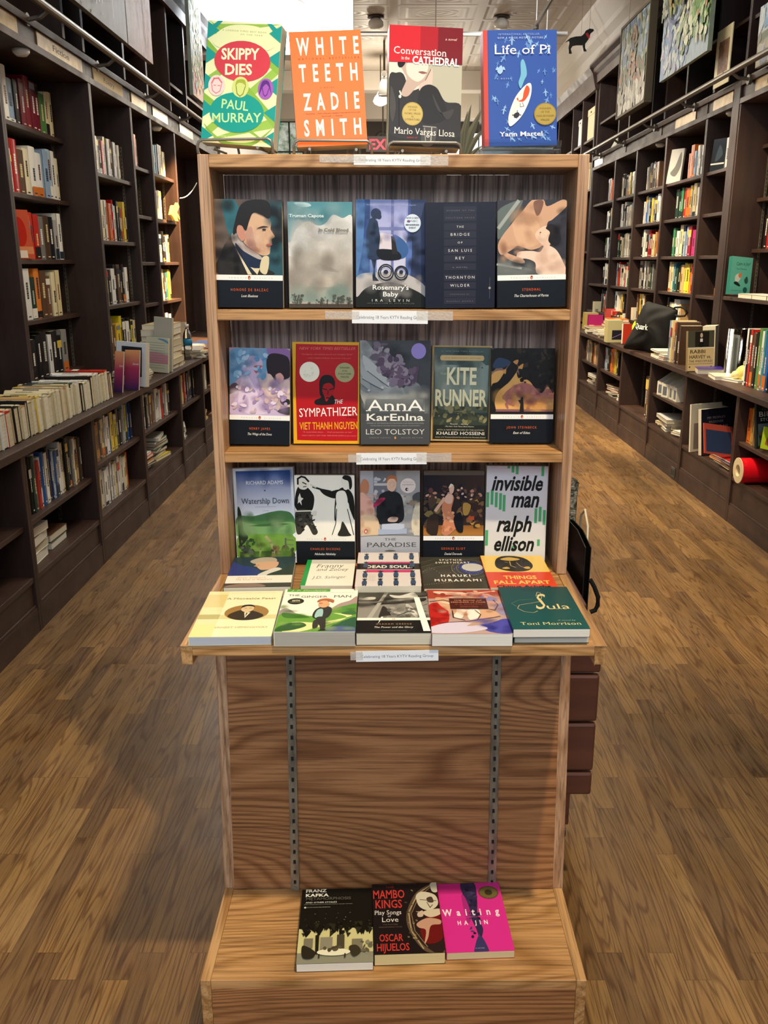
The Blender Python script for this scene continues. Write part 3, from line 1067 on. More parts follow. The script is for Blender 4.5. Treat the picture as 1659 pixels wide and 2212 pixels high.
def penguin(pic, author, title, wa=0.55, wt=0.3, strip='f2f1ec'):
    return pic + [('r', 0, 0, 1, .256, '12161c'), ('r', 0, .256, 1, .306, strip),
                  ('t', 'PENGUIN', .33, .273, .012, .26, '9a9a98', 'W'), ('t', 'CLASSICS', .71, .273, .012, .27, '9a9a98', 'W'),
                  ('e', .5, .281, .021, .019, 'd8622e'), ('e', .5, .28, .011, .014, '1c1a18'), ('e', .502, .277, .006, .008, 'f2f1ec'),
                  ('t', author, .5, .155, .026, wa, 'd9622f', 'w'), ('t', title, .5, .098, .026, wt, 'ebe9e2', 'is')]


skippy = [('r', 0, 0, 1, 1, 'f4f7bd')]
for i in range(-2, 6):
    v = i * .22
    skippy += [('p', [(0, v), (0, v + .09), (1, v + .69), (1, v + .60)], '9cc552')] if i % 2 == 0 else [('p', [(0, v + .1), (0, v + .19), (1, v - .41), (1, v - .5)], '8fbd48')]
for v in (.06, .28, .50, .72, .92):
    skippy += [('p', [(0, v - .07), (.16, v), (0, v + .07)], '1f9f98'), ('p', [(1, v - .07), (.84, v), (1, v + .07)], '1f9f98')]
skippy = [s if s[0] != 'p' else ('p', [(u, min(max(v, 0), 1)) for u, v in s[1]], s[2]) for s in skippy]
skippy += [('p', [(.0, .86), (.2, 1), (.8, 1), (1, .86), (1, .93), (.86, 1), (.14, 1), (0, .93)], '1f9f98'),
           ('b', [(.08, .86), (.3, .965), (.7, .965), (.92, .86), (.8, .78), (.2, .78)], 'f4f7bd'),
           ('t', 'A LONDON TIMES BEST BOOK', .5, .92, .013, .6, '8a8a3c', 'w'), ('t', 'OF THE YEAR', .6, .895, .011, .3, '8a8a3c', 'w'),
           ('b', [(0.02, .16), (.3, .03), (.7, .03), (.98, .16), (.7, .0), (.3, .0)], '8fbd48'),
           ('e', .5, .685, .385, .165, 'd9434f'), ('e', .47, .265, .375, .165, '1aa094'),
           ('t', 'SKIPPY', .47, .70, .092, .52, 'f7f6cf', 'B', 3), ('t', 'DIES', .46, .575, .09, .37, 'f7f6cf', 'B', 3),
           ('t', 'PAUL', .44, .29, .078, .37, 'c9f0a8', 'b', -2), ('t', 'MURRAY', .48, .185, .08, .68, 'c9f0a8', 'b', 4),
           ('e', .17, .475, .115, .085, 'f9dcd6'), ('e', .5, .475, .115, .085, 'd7e488'), ('e', .845, .475, .105, .085, 'a95fc2'),
           ('l', [(.10, .49), (.13, .53), (.19, .535), (.24, .50)], .02, 'e77d86'), ('l', [(.10, .48), (.12, .43), (.17, .41), (.22, .43), (.24, .49)], .01, 'e77d86'),
           ('l', [(.13, .475), (.16, .475)], .01, 'e77d86'), ('l', [(.19, .475), (.22, .475)], .01, 'e77d86'),
           ('b', [(.43, .48), (.45, .53), (.55, .535), (.575, .48), (.54, .505), (.47, .51)], 'a9b53c'), ('l', [(.44, .48), (.46, .42), (.5, .40), (.54, .42), (.565, .48)], .01, '7f8a34'),
           ('b', [(.76, .42), (.79, .53), (.88, .535), (.93, .43), (.89, .49), (.845, .515), (.80, .48)], '5e2f86'), ('l', [(.80, .48), (.82, .43), (.845, .415), (.87, .43), (.89, .48)], .009, '5e2f86'),
           ('t', 'A NOVEL OF LONGING AND DOUGHNUTS', .5, .055, .012, .5, 'e9f5c0', 'i')]

white_teeth = [('t', 'WHITE', .525, .80, .15, .87, 'fdf3ea', 'BW'), ('t', 'NATIONAL BESTSELLER', .53, .755, .018, .86, '8a3d1d', 'W'),
               ('t', 'TEETH', .51, .57, .152, .82, 'fdf3ea', 'BW'), ('t', 'A NOVEL', .48, .505, .014, .2, '8a3d1d', 'W'),
               ('t', 'ZADIE', .525, .322, .148, .79, 'fdf3ea', 'BW'), ('t', '"Astonishing . . . Teeth writes every dialogue in every age and race and sex"', .54, .283, .01, .78, '7a3216', ''),
               ('t', '"Heroic as well . . ." - Newsweek', .52, .258, .01, .3, '7a3216', ''), ('t', 'SMITH', .52, .095, .145, .81, 'fdf3ea', 'BW'),
               ('g', 0, 0, 1, .06, 'e8703a', 'e97c40')]

cathedral = [('r', 0, .70, .42, 1, 'c8242e'), ('r', .42, .70, .66, 1, 'a81e2a'), ('r', .66, .70, 1, 1, '741822'), ('r', 0, .32, .5, .70, 'd9d8cc'), ('r', .5, .32, 1, .70, 'b3b1a0'),
             ('r', 0, 0, 1, .33, '2b2927'), ('b', [(0, .56), (.1, .61), (.2, .60), (.3, .47), (.52, .52), (.66, .5), (.78, .39), (1, .36), (1, .1), (0, .1)], '333030'),
             ('b', [(.16, .70), (.2, .62), (.24, .56), (.17, .44), (.26, .42), (.38, .5), (.5, .56), (.52, .70)], 'bda69b'),
             ('b', [(.26, .7), (.24, .62), (.3, .57), (.4, .545), (.5, .6), (.52, .7)], 'e2d3c8'), ('b', [(.12, .70), (.13, .66), (.18, .66), (.22, .70)], '1d1b1a'),
             ('b', [(.42, .52), (.5, .56), (.58, .66), (.6, .61), (.58, .5), (.5, .45), (.42, .47)], 'cdb9ae'), ('l', [(.50, .56), (.57, .65)], .012, '7d6a62'),
             ('b', [(.40, .625), (.46, .632), (.52, .62), (.46, .610)], '8c5a58'), ('b', [(.44, .49), (.6, .52), (.75, .4), (.8, .25), (.5, .2), (.4, .35)], '2a2827'),
             ('l', [(.14, .44), (.15, .1)], .012, '1c1a19'), ('e', .155, .415, .02, .014, 'e5e2da'), ('l', [(.15, .46), (.17, .43)], .02, 'd8d4cc'),
             ('b', [(.03, .5), (.1, .35), (.06, .2), (.02, .3)], '4a4645'), ('b', [(.6, .45), (.7, .3), (.9, .33), (.8, .24)], '413e3c'),
             ('e', .33, .275, .145, .098, 'b59f58'), ('e', .33, .275, .132, .089, 'c4ae66')]
cathedral += [('t', s, .33, v, .016, wd, '6d5a24', 's') for s, v, wd in (('WINNER', .325, .14), ('OF THE', .30, .1), ('NOBEL PRIZE', .27, .22), ('IN', .245, .03), ('LITERATURE', .22, .2))]
cathedral += [('b', [(.46, .02), (.48, .16), (.55, .18), (.66, .17), (.68, .15), (.62, .02)], '4d4a48'), ('l', [(.5, .16), (.52, .04)], .012, '98958f'), ('l', [(.6, .165), (.59, .04)], .014, 'b5b2ac'), ('l', [(.48, .175), (.66, .17)], .012, 'a09d97'),
              ('r', 0, .70, .42, 1, 'c8242e'), ('r', .42, .70, .66, 1, 'a81e2a'), ('r', .66, .70, 1, 1, '741822'), ('t', 'a novel', .84, .895, .020, .16, 'f0d8d2', 'si'), ('t', 'Conversation', .42, .765, .062, .72, 'faf2ec', 's', -1), ('t', 'in the', .22, .722, .028, .11, 'faf2ec', 's', -1),
              ('t', 'CATHEDRAL', .635, .688, .065, .64, 'faf2ec', 'B', -1), ('t', 'Mario Vargas Llosa', .5, .10, .058, .84, 'f4ece0', 's', -1), ('t', 'author of', .33, .068, .017, .15, 'd1402e', 'i')]

pi = [('r', 0, 0, .055, 1, 'c8493c'), ('r', .055, 0, .075, 1, '3a4f9c')]
rg = random.Random(3)
for i in range(60):
    u, v, s = rg.uniform(.12, .97), rg.uniform(.04, .95), rg.uniform(.026, .055)
    if .38 < u < .78 and .18 < v < .56:
        continue
    a = rg.uniform(-.5, .9) if v > .25 else rg.uniform(-1.2, -.4)
    ca, sa = math.cos(a), math.sin(a)
    q = [(0, 1.6), (.25, .5), (1.2, -.3), (.3, 0), (.2, -1.4), (-.2, -1.4), (-.3, 0), (-1.2, -.3), (-.25, .5)]
    P = [(u + (x * ca + y * sa) * s * .8, v + (y * ca - x * sa) * s * .55) for x, y in q]
    if all(.08 < x < 1 and 0 < y < 1 for x, y in P):
        pi.append(('p', P, rg.choice(['6a96d4', '7fa9dd', '5a86c8', '8db4e2'])))
pi += [('b', [(.5, .72), (.535, .75), (.57, .70), (.585, .62), (.55, .57), (.50, .50), (.47, .55), (.50, .62)], '6fb0cf'), ('b', [(.2, .68), (.24, .70), (.26, .655), (.22, .625), (.18, .65)], '9fc2e6'),
       ('b', [(.18, .69), (.2, .67), (.16, .66)], '9fc2e6'), ('b', [(.27, .69), (.25, .67), (.29, .66)], '9fc2e6'),
       ('b', [(.33, .19), (.335, .28), (.43, .43), (.58, .535), (.645, .53), (.63, .42), (.52, .27), (.38, .18)], 'f6f3ee'), ('b', [(.345, .21), (.35, .28), (.44, .42), (.57, .515), (.62, .51)], 'e9e4da'),
       ('b', [(.58, .525), (.62, .50), (.61, .45), (.56, .40), (.52, .385), (.46, .39), (.52, .41), (.54, .47)], 'd9532e'), ('l', [(.46, .40), (.45, .415)], .02, 'd9532e'), ('l', [(.52, .38), (.54, .345), (.49, .34), (.49, .37)], .008, '6b5a50'),
       ('b', [(.40, .275), (.45, .295), (.48, .28), (.46, .25), (.41, .245)], '2f2f35'), ('l', [(.38, .27), (.5, .27)], .012, '2f2f35'), ('l', [(.44, .24), (.45, .31)], .01, '2f2f35'),
       ('e', .835, .275, .155, .098, '8f7c34'), ('e', .835, .275, .142, .09, 'a8934a')]
pi += [('t', s, .835, v, .017, wd, '5e4d1e', 's') for s, v, wd in (('WINNER', .315, .17), ('OF THE', .285, .12), ('MAN BOOKER', .25, .25), ('PRIZE', .215, .12))]
pi += [('t', 'INTERNATIONAL BESTSELLER', .48, .955, .016, .56, '9db4dc', 'sw'), ('t', 'NOW A MAJOR MOTION PICTURE', .5, .925, .016, .62, 'c8d6ee', 'sw'),
       ('t', 'Life of Pi', .53, .795, .082, .76, 'f2f4f2', 's'), ('t', 'A NOVEL', .27, .58, .012, .19, 'b9cbe8', 'W'), ('t', 'Yann Martel', .5, .085, .042, .6, 'f0f2f2', 'sb')]

balzac = penguin([('h', 0, .3, 1, 1, '6a5a50', '2c3134'), ('b', [(.12, 1), (.3, 1), (.42, .8), (.3, .6), (.2, .7)], '2e6672'), ('b', [(.7, .62), (1, .6), (1, .31), (.75, .31)], '2d5560'),
                  ('b', [(.04, .31), (.08, .5), (.25, .66), (.4, .5), (.66, .4), (.86, .31)], '2a2724'), ('b', [(.25, .68), (.33, .69), (.45, .58), (.62, .51), (.7, .46), (.6, .44), (.4, .5), (.27, .6)], 'b5aaa4'),
                  ('b', [(.3, .6), (.42, .53), (.62, .46), (.72, .44), (.7, .36), (.5, .33), (.38, .42)], '1f2a44'), ('p', [(.3, .56), (.48, .31), (.54, .31), (.33, .53)], 'e0d2ac'), ('b', [(.7, .47), (.8, .47), (.76, .32), (.66, .35)], 'd9cba6'),
                  ('p', [(.52, .38), (.62, .31), (.66, .37), (.58, .37)], 'e0d2ac'), ('b', [(.42, .62), (.45, .75), (.52, .84), (.62, .89), (.76, .88), (.84, .80), (.83, .73), (.89, .665), (.84, .64), (.85, .61), (.83, .58), (.82, .55), (.8, .5), (.7, .49), (.58, .53)], 'd3ad8c'),
                  ('b', [(.5, .57), (.46, .7), (.55, .75), (.6, .6), (.66, .52)], 'bd9180'), ('E', .64, .66, .12, .12, 'ecccaf', .7), ('E', .52, .58, .12, .07, 'a87a70', .6), ('E', .8, .68, .08, .06, 'e4bfa0', .7), ('E', .7, .55, .12, .06, 'e0b99c', .6), ('E', .6, .53, .1, .04, '9c6f5c', .5), ('S', .02, .35, .35, .55, 10, .1, ['3a3732', '1a1816', '2c2a34'], .6, 1), ('S', .75, .35, 1, .98, 12, .12, ['1f3038', '3f6c78', '262c2e', '1c2226'], .6, 2), ('S', 0, .6, .3, 1, 10, .12, ['4a4038', '3c7484', '7a6a5c', '2c3434'], .5, 3), ('b', [(.28, .68), (.3, .78), (.4, .95), (.6, 1), (.8, .98), (.84, .88), (.8, .83), (.7, .86), (.58, .88), (.52, .81), (.47, .72), (.4, .74)], '1d1916'),
                  ('b', [(.33, .7), (.35, .76), (.42, .75), (.46, .66), (.42, .62), (.37, .64)], 'c48a74'), ('b', [(.62, .735), (.72, .76), (.8, .75), (.72, .745)], '3a2a22'), ('e', .735, .727, .03, .008, '2c2320'), ('b', [(.76, .59), (.83, .6), (.85, .59), (.8, .575)], 'a65e52')],
                 'HONORÉ DE BALZAC', 'Lost Illusions', .56, .25)
capote = [('g', 0, .55, 1, 1, '4f8a96', '7aa6aa'), ('g', 0, .1, 1, .62, 'cfccc4', 'b3aca0'), ('g', 0, .06, 1, .2, 'a9a89c', '8fa49a'),
          ('b', [(.02, .58), (.12, .74), (.3, .82), (.46, .78), (.58, .80), (.7, .88), (.85, .85), (1, .86), (1, .5), (.5, .4), (0, .5)], 'd9dad8'), ('b', [(.3, .64), (.5, .7), (.8, .72), (1, .7), (1, .4), (.4, .35)], 'c4c0b8'),
          ('b', [(.1, .44), (.5, .42), (.8, .34), (.4, .38)], '9c948a'), ('b', [(.05, .25), (.5, .3), (.95, .22), (.5, .2)], 'c9c0b4'), ('b', [(.1, .99), (.3, .99), (.36, .96), (.2, .95)], 'b4cdd2'),
          ('S', .1, .5, 1, .82, 26, .16, ['e6e6e4', 'dcdedc', 'c8c6c2', 'eceae6'], .55, 4), ('S', 0, .12, 1, .5, 30, .2, ['c8c2b8', 'aaa298', 'd4cec2', '9c9488', 'bcb4a8'], .5, 5), ('S', 0, .1, 1, .18, 8, .16, ['8fa8a0', 'a4b0a6'], .5, 6), ('S', 0, .86, 1, 1, 8, .16, ['4a8896', '6fa4ae', '94bcc2'], .5, 7), ('r', 0, 0, 1, .038, '4a4238'), ('s', .03, .05, .22, .125, 26, .022, ['4c5046', '5a5c50'], 5), ('s', .68, .05, .86, .12, 30, .022, ['4c5046', '585c50'], 6), ('s', .42, .045, .62, .1, 18, .018, ['565a50'], 7), ('s', .9, .045, .98, .1, 12, .02, ['50544a'], 8), ('s', .27, .04, .33, .06, 5, .015, ['50544a'], 9),
          ('l', [(.12, .03), (.13, .09)], .014, '44443c'), ('l', [(.77, .03), (.77, .09)], .014, '44443c'), ('l', [(.5, .03), (.5, .08)], .012, '44443c'), ('l', [(.6, .03), (.6, .08)], .012, '44443c'), ('l', [(.94, .03), (.94, .08)], .012, '44443c'),
          ('t', 'Truman Capote', .29, .855, .03, .54, 'cfe0e2', 'B'), ('t', 'In Cold Blood', .71, .725, .03, .46, '6d6c68', 'B')]
rosemary = [('g', 0, .25, 1, 1, '4a5a9a', '39466a'), ('r', .18, .3, .74, 1, '8e98c8'), ('g', .3, .32, .72, .94, '9aa2d6', 'cfcfe6'), ('r', .5, .32, .54, 1, '6e76ac'), ('r', .26, .72, .74, .75, '7a82b6'), ('r', 0, .2, .2, 1, '36508a'), ('b', [(.0, 1), (.12, 1), (.1, .6), (.02, .3), (0, .3)], '5580b8'),
            ('r', .78, .25, 1, 1, '3a4668'), ('b', [(.72, .6), (.8, .62), (.78, .3), (.72, .3)], '5b77b8'), ('b', [(0, .28), (.25, .33), (.7, .32), (1, .2), (1, .06), (0, .04)], 'b9b6b4'), ('b', [(.2, .2), (.5, .24), (.8, .18), (1, .1), (1, 0), (0, 0), (.05, .12)], '20231f'),
            ('r', 0, 0, 1, .1, '1d211f'), ('p', [(.19, .82), (.25, .84), (.31, .80), (.325, .74), (.345, .66), (.345, .62), (.38, .54), (.41, .49), (.36, .455), (.24, .44), (.17, .46), (.14, .56), (.145, .70)], '2c3a55'), ('e', .285, .872, .075, .048, '2a3650'), ('e', .33, .845, .035, .026, '2a3650'), ('p', [(.22, .45), (.29, .45), (.275, .36), (.28, .29), (.33, .25), (.24, .25), (.235, .3), (.25, .36)], '20283a'), ('p', [(.33, .54), (.52, .54), (.52, .68), (.35, .7)], 'd6cdd6'), ('b', [(.52, .67), (.62, .66), (.72, .6), (.75, .53), (.7, .47), (.6, .46), (.52, .5)], '3a6098'), ('b', [(.3, .54), (.54, .54), (.64, .5), (.62, .45), (.36, .45)], '17191c'), ('p', [(.5, .67), (.55, .66), (.6, .5), (.52, .5)], '2b2420'),
            ('S', 0, .3, .22, 1, 14, .1, ['5c86c0', '2c3c66', '3a5288', '6c98d0'], .5, 8), ('S', .76, .25, 1, .95, 14, .1, ['2c3654', '52689c', '1f2840', '3c5080'], .5, 9), ('S', .35, .6, .72, .95, 10, .1, ['b4b8e4', '7c86c4', '8c94d0'], .4, 10), ('S', .05, .1, .95, .3, 14, .12, ['8c8a8a', 'c8c4c2', '2c302e', '6a6a6c'], .5, 11), ('S', .16, .4, .32, .85, 8, .06, ['1e2a40', '3c4e70'], .5, 12), ('o', .43, .33, .115, .08, .018, '1c2230'), ('o', .65, .325, .1, .07, .018, '1c2230'), ('o', .43, .335, .085, .058, .012, '1c2230'), ('o', .65, .33, .075, .053, .012, '1c2230'), ('e', .43, .335, .035, .02, '2c3040'), ('e', .65, .335, .03, .018, '2c3040'),
            ('e', .805, .785, .118, .083, 'd4e2f0'), ('t', 'NOW A NEW', .805, .825, .016, .18, '2c3450', 'B'), ('t', 'NBC', .83, .795, .02, .1, '2c3450', ''), ('e', .75, .802, .025, .012, '7a5a8a'), ('t', 'MINISERIES', .805, .762, .016, .19, '2c3450', 'B'), ('t', 'EVENT', .805, .735, .016, .1, '2c3450', 'B'),
            ('t', '"A darkly brilliant modern horror" - Truman Capote', .5, .945, .011, .7, '9fb0d8', ''), ('t', "Rosemary's", .5, .168, .046, .52, 'f0f2f0', 'b'), ('t', 'Baby', .5, .105, .046, .22, 'f0f2f0', 'b'), ('t', 'IRA LEVIN', .5, .055, .025, .54, 'd5dad8', 'W'), ('t', 'INTRODUCTION BY OTTO PENZLER', .5, .035, .009, .68, '8f9694', 'W')]
bridge = [('r', .26, .02, .73, .98, '1f2230')]
for i, (s, v, hv, wd, c) in enumerate((('WINNER OF THE', .918, .011, .4, '6d6a72'), ('PULITZER PRIZE', .85, .011, .4, '6d6a72'), ('THE', .762, .021, .1, 'd9d8d6'), ('BRIDGE', .688, .026, .27, 'd9d8d6'), ('OF', .615, .019, .07, 'd9d8d6'), ('SAN LUIS', .537, .027, .34, 'd9d8d6'),
                                         ('REY', .465, .027, .13, 'd9d8d6'), ('A NOVEL', .385, .011, .22, '8a8890'), ('THORNTON', .282, .027, .42, 'd9d8d6'), ('WILDER', .205, .027, .28, 'd9d8d6'), ('FOREWORD BY', .127, .011, .28, '6d6a72'), ('RUSSELL BANKS', .06, .011, .38, '6d6a72'))):
    bridge += [('r', .265, v - .022, .725, v + .042, '2a2c3a'), ('t', s, .495, v, hv, wd, c, 'w')]
bridge += [('t', 'HARPER PERENNIAL MODERN CLASSICS', .93, .19, .006, .3, '77757c', '', 90), ('e', .925, .19, .018, .012, '9a9a90')]
stendhal = penguin([('r', 0, .3, 1, 1, '34343c'), ('b', [(0, .9), (.3, 1), (.35, .96), (.1, .7), (0, .66)], '5f6a68'), ('l', [(.02, .75), (.3, .99)], .05, '9aa09c'), ('b', [(0, .42), (.3, .4), (.6, .31), (0, .31)], '6a706e'), ('l', [(0, .41), (.35, .37)], .03, 'b4b8b4'),
                    ('b', [(.02, .62), (.25, .82), (.36, .9), (.5, 1), (.66, 1), (.72, .94), (.95, 1), (1, .94), (.8, .82), (.72, .78), (.68, .6), (.5, .54), (.3, .58), (.2, .54), (.05, .5)], 'c99f80'), ('b', [(.22, .78), (.36, .86), (.58, .8), (.62, .62), (.45, .56), (.3, .6)], 'd4ab8a'),
                    ('b', [(.52, .98), (.66, .99), (.62, .88), (.56, .86)], '7a5648'), ('b', [(.55, .66), (.6, .73), (.72, .76), (.82, .7), (.78, .6), (.7, .56)], 'e3c3aa'), ('b', [(.7, .74), (.78, .78), (.9, .72), (.92, .62), (.84, .57), (.74, .62), (.76, .7)], '201a1a'),
                    ('b', [(.3, .52), (.5, .53), (.62, .52), (.7, .58), (.85, .54), (.96, .42), (1, .31), (.6, .31), (.55, .42), (.4, .46), (.3, .44)], 'e6cab6'), ('b', [(.05, .54), (.2, .5), (.36, .46), (.4, .42), (.3, .42), (.15, .46)], 'c9a084'), ('S', .25, .6, .6, .95, 16, .1, ['dcb898', 'b98e70', 'c89c7c', 'e0bc9c'], .3, 13), ('S', .6, .34, .98, .56, 14, .1, ['f0dccc', 'dcbaa4', 'e8cdb8'], .3, 14), ('S', 0, .32, .55, .42, 8, .12, ['4a4e50', '8c9290', '2c2e32'], .5, 15), ('S', .8, .6, 1, .9, 8, .09, ['2c2830', '1a1618', '4a4450'], .5, 16), ('S', .05, .46, .4, .6, 8, .07, ['a87c60', 'd0a888'], .5, 17), ('E', .66, .66, .08, .05, 'f0d8c4', .7), ('e', .62, .7, .012, .005, '4a2f28')],
                   'STENDHAL', 'The Charterhouse of Parma', .27, .5)
james = penguin([('r', 0, .3, 1, 1, 'b7a1b6'), ('b', [(0, .95), (.3, 1), (.62, 1), (.7, .85), (.5, .7), (.2, .7), (0, .62)], '6f9fc4'), ('b', [(.62, 1), (1, .98), (1, .78), (.75, .86)], '8f6aa6'), ('b', [(.62, .9), (.72, .95), (.95, .92), (1, .82), (.98, .7), (.7, .68), (.62, .78)], '2a1f26'),
                 ('b', [(0, .6), (.1, .64), (.16, .58), (0, .52)], '5a4650'), ('b', [(.03, .31), (.08, .45), (.2, .58), (.18, .72), (.24, .86), (.36, .92), (.5, .9), (.55, .83), (.5, .74), (.45, .7), (.5, .62), (.55, .5), (.75, .42), (.9, .31)], 'c8b2d2'),
                 ('b', [(.2, .68), (.3, .72), (.5, .5), (.7, .36), (.4, .31), (.15, .4)], 'ddcbe2'), ('b', [(.42, .82), (.55, .82), (.52, .8), (.45, .74), (.4, .78)], 'b0606a'), ('b', [(.76, .72), (.84, .75), (.9, .7), (.84, .65)], 'dba59c'), ('b', [(.5, .68), (.66, .74), (.8, .64), (.98, .68), (1, .55), (.7, .5), (.56, .54)], 'd9bfb6'),
                 ('b', [(.7, .5), (1, .52), (1, .4), (.8, .42)], 'cdb7a8'), ('b', [(.84, .47), (.98, .48), (1, .43), (.88, .42)], '2c2c26'), ('b', [(.8, .36), (1, .4), (1, .32), (.86, .33)], '3c3c34'), ('S', .1, .33, .9, .7, 24, .1, ['ece0f0', 'b49ac4', 'd4b8c8', 'a488b8'], .5, 18), ('S', 0, .7, .6, 1, 14, .1, ['9cc0dc', '5c8cb4', 'b4c8dc'], .5, 19), ('s', .05, .33, .95, .6, 40, .05, ['e3d4e6', 'b79cc4', 'cbb0b0', '9d86b0'], 12), ('s', .1, .7, .6, .98, 20, .05, ['86b4d4', 'a9c4dc', '5f8fb8'], 13)],
                'HENRY JAMES', 'The Wings of the Dove', .34, .4)
sympath = [('r', 0, 0, 1, 1, 'e0a924'), ('p', [(.05, .035), (.5, .028), (.97, .03), (.98, .5), (.985, .97), (.5, .975), (.05, .982), (.035, .6), (.045, .3)], 'b3161d'), ('t', 'NEW YORK TIMES BESTSELLER', .52, .925, .028, .84, 'd9706a', 'i'),
           ('t', '"Intelligent, relentlessly paced and savagely funny"', .52, .875, .014, .78, 'cf6a66', 'i'), ('t', '- WALL STREET JOURNAL (best books of the year)', .54, .838, .012, .66, 'cf6a66', 'i'), ('e', .25, .71, .15, .098, 'f0edd8'), ('e', .78, .705, .145, .095, 'a4a376'), ('s', .17, .66, .33, .75, 12, .02, ['d9d6bc', 'e4e2cc'], 4),
           ('b', [(.4, .5), (.4, .62), (.46, .675), (.57, .675), (.63, .62), (.62, .54), (.58, .5), (.62, .46), (.64, .4), (.5, .385), (.34, .39), (.33, .43), (.42, .46)], '1a1413'), ('b', [(.44, .53), (.47, .59), (.56, .6), (.61, .56), (.6, .5), (.55, .46), (.5, .42), (.47, .47)], 'a3151c'), ('l', [(.45, .545), (.51, .535)], .014, '1a1413'), ('l', [(.55, .535), (.61, .55)], .014, '1a1413'), ('l', [(.53, .53), (.52, .49)], .01, '1a1413'), ('l', [(.5, .455), (.57, .455)], .018, '1a1413'),
           ('t', 'THE', .69, .4, .042, .13, 'f4efe8', 'i', 2), ('t', 'SYMPATHIZER', .53, .275, .09, .88, 'f4efe8', '', 2), ('t', 'A NOVEL', .88, .255, .02, .16, '2a1210', 'i'), ('t', 'VIET THANH NGUYEN', .53, .145, .075, .88, 'eda71e', 'b', 1)]
sympath += [('t', s, .78, v, .015, wd, '4e4c2c', 's') for s, v, wd in (('WINNER', .745, .15), ('of the', .715, .08), ('PULITZER', .685, .2), ('PRIZE', .655, .12))]
sympath += [('t', '"A remarkable debut . . . fresh perspective on war"', .52, .11, .014, .76, 'd98078', 'i'), ('t', '- PHILIP CAPUTO, NEW YORK TIMES BOOK REVIEW (cover review)', .53, .075, .013, .84, 'd98078', 'i')]
anna = [('g', 0, 0, 1, 1, '4a4d50', '3c4042'), ('b', [(0, 1), (.08, 1), (.2, .9), (.24, .82), (.2, .76), (.32, .66), (.44, .6), (.4, .55), (.35, .55), (.3, .52), (.12, .56), (0, .62)], 'a3a8a8'),
        ('b', [(0, .62), (.3, .56), (.5, .58), (.66, .52), (.76, .4), (.72, .28), (.3, .3), (.05, .4)], 'a0a4a2'), ('b', [(.62, .54), (.8, .6), (.9, .5), (.92, .34), (.8, .26), (.74, .4)], '8a8e8d'), ('b', [(.02, .66), (.2, .6), (.32, .54), (.3, .51), (.26, .52), (.1, .56)], '8f9595'), ('b', [(.0, .75), (.2, .68), (.42, .6), (.44, .56), (.37, .55), (.15, .62)], 'b4b8b8'), ('b', [(0, .62), (.08, .58), (.13, .52), (.1, .5), (0, .54)], '80868a'),
        ('S', .1, .3, .7, .52, 18, .16, ['b8bcba', '8c9090', 'a4a8a6', 'c4c6c2'], .5, 20), ('S', .02, .58, .3, .98, 16, .09, ['bcc0c0', '8c9292', 'a8acac'], .5, 21), ('S', .68, .3, .95, .56, 10, .12, ['9a9e9c', '6c7072', 'acb0ae'], .5, 22), ('S', .3, .8, 1, 1, 8, .15, ['3c4044', '54585c', '484a50'], .5, 23), ('b', [(0, .66), (.12, .6), (.15, .53), (.12, .51), (.05, .56), (0, .58)], '969c9c'), ('l', [(.0, .59), (.14, .515)], .012, '5c6264'), ('b', [(0, .76), (.14, .7), (.33, .575), (.345, .545), (.3, .53), (.2, .575), (.04, .64)], 'a4aaaa'), ('l', [(.03, .635), (.2, .57), (.32, .53)], .012, '565c5e'), ('b', [(.04, .86), (.2, .78), (.36, .66), (.44, .6), (.43, .565), (.38, .565), (.24, .64), (.08, .72)], 'b2b7b6'), ('l', [(.1, .71), (.25, .635), (.4, .562)], .012, '5c6264'), ('e', .41, .585, .025, .014, 'd0d3d2'), ('e', .315, .553, .022, .012, 'c6c9c8'), ('e', .125, .525, .018, .01, 'c0c4c4'), ('s', .2, .84, .4, .97, 22, .06, ['8d8490', '75697a', '9c939c', '655a68'], 21), ('s', .28, .68, .62, .86, 40, .065, ['6d5c70', '8a7f8c', '5a4a5e', '9a919a', '504255'], 22), ('s', .42, .57, .8, .72, 44, .06, ['6a586c', '84778a', '57475a', '948a94', 'a39ba0'], 23),
        ('e', .83, .9, .105, .075, '9a8ad0'), ('g', 0, 0, 1, .3, '4a4d4e', '43474a'), ('g', .08, .3, .9, .44, '70757500'[:6], '4c5052'),
        ('t', 'AnnA', .5, .325, .115, .84, 'eceee8', 's'), ('t', 'KarEnIna', .5, .232, .07, .84, 'e6e8e0', 'sb'), ('t', 'WINNER OF THE PEN/BOOK-OF-THE-MONTH CLUB TRANSLATION PRIZE', .5, .202, .011, .82, 'a6a9a6', ''), ('t', 'TRANSLATED BY RICHARD PEVEAR AND LARISSA VOLOKHONSKY', .5, .178, .011, .72, '96999a', ''), ('t', 'LEO TOLSTOY', .5, .098, .055, .84, 'd9dad4', 'x'),
        ('t', 'PENGUIN CLASSICS', .28, .06, .012, .3, 'a0a3a0', 'W'), ('t', 'DELUXE EDITION', .74, .06, .012, .3, 'a0a3a0', 'W'), ('e', .5, .065, .014, .013, 'c98a50')]
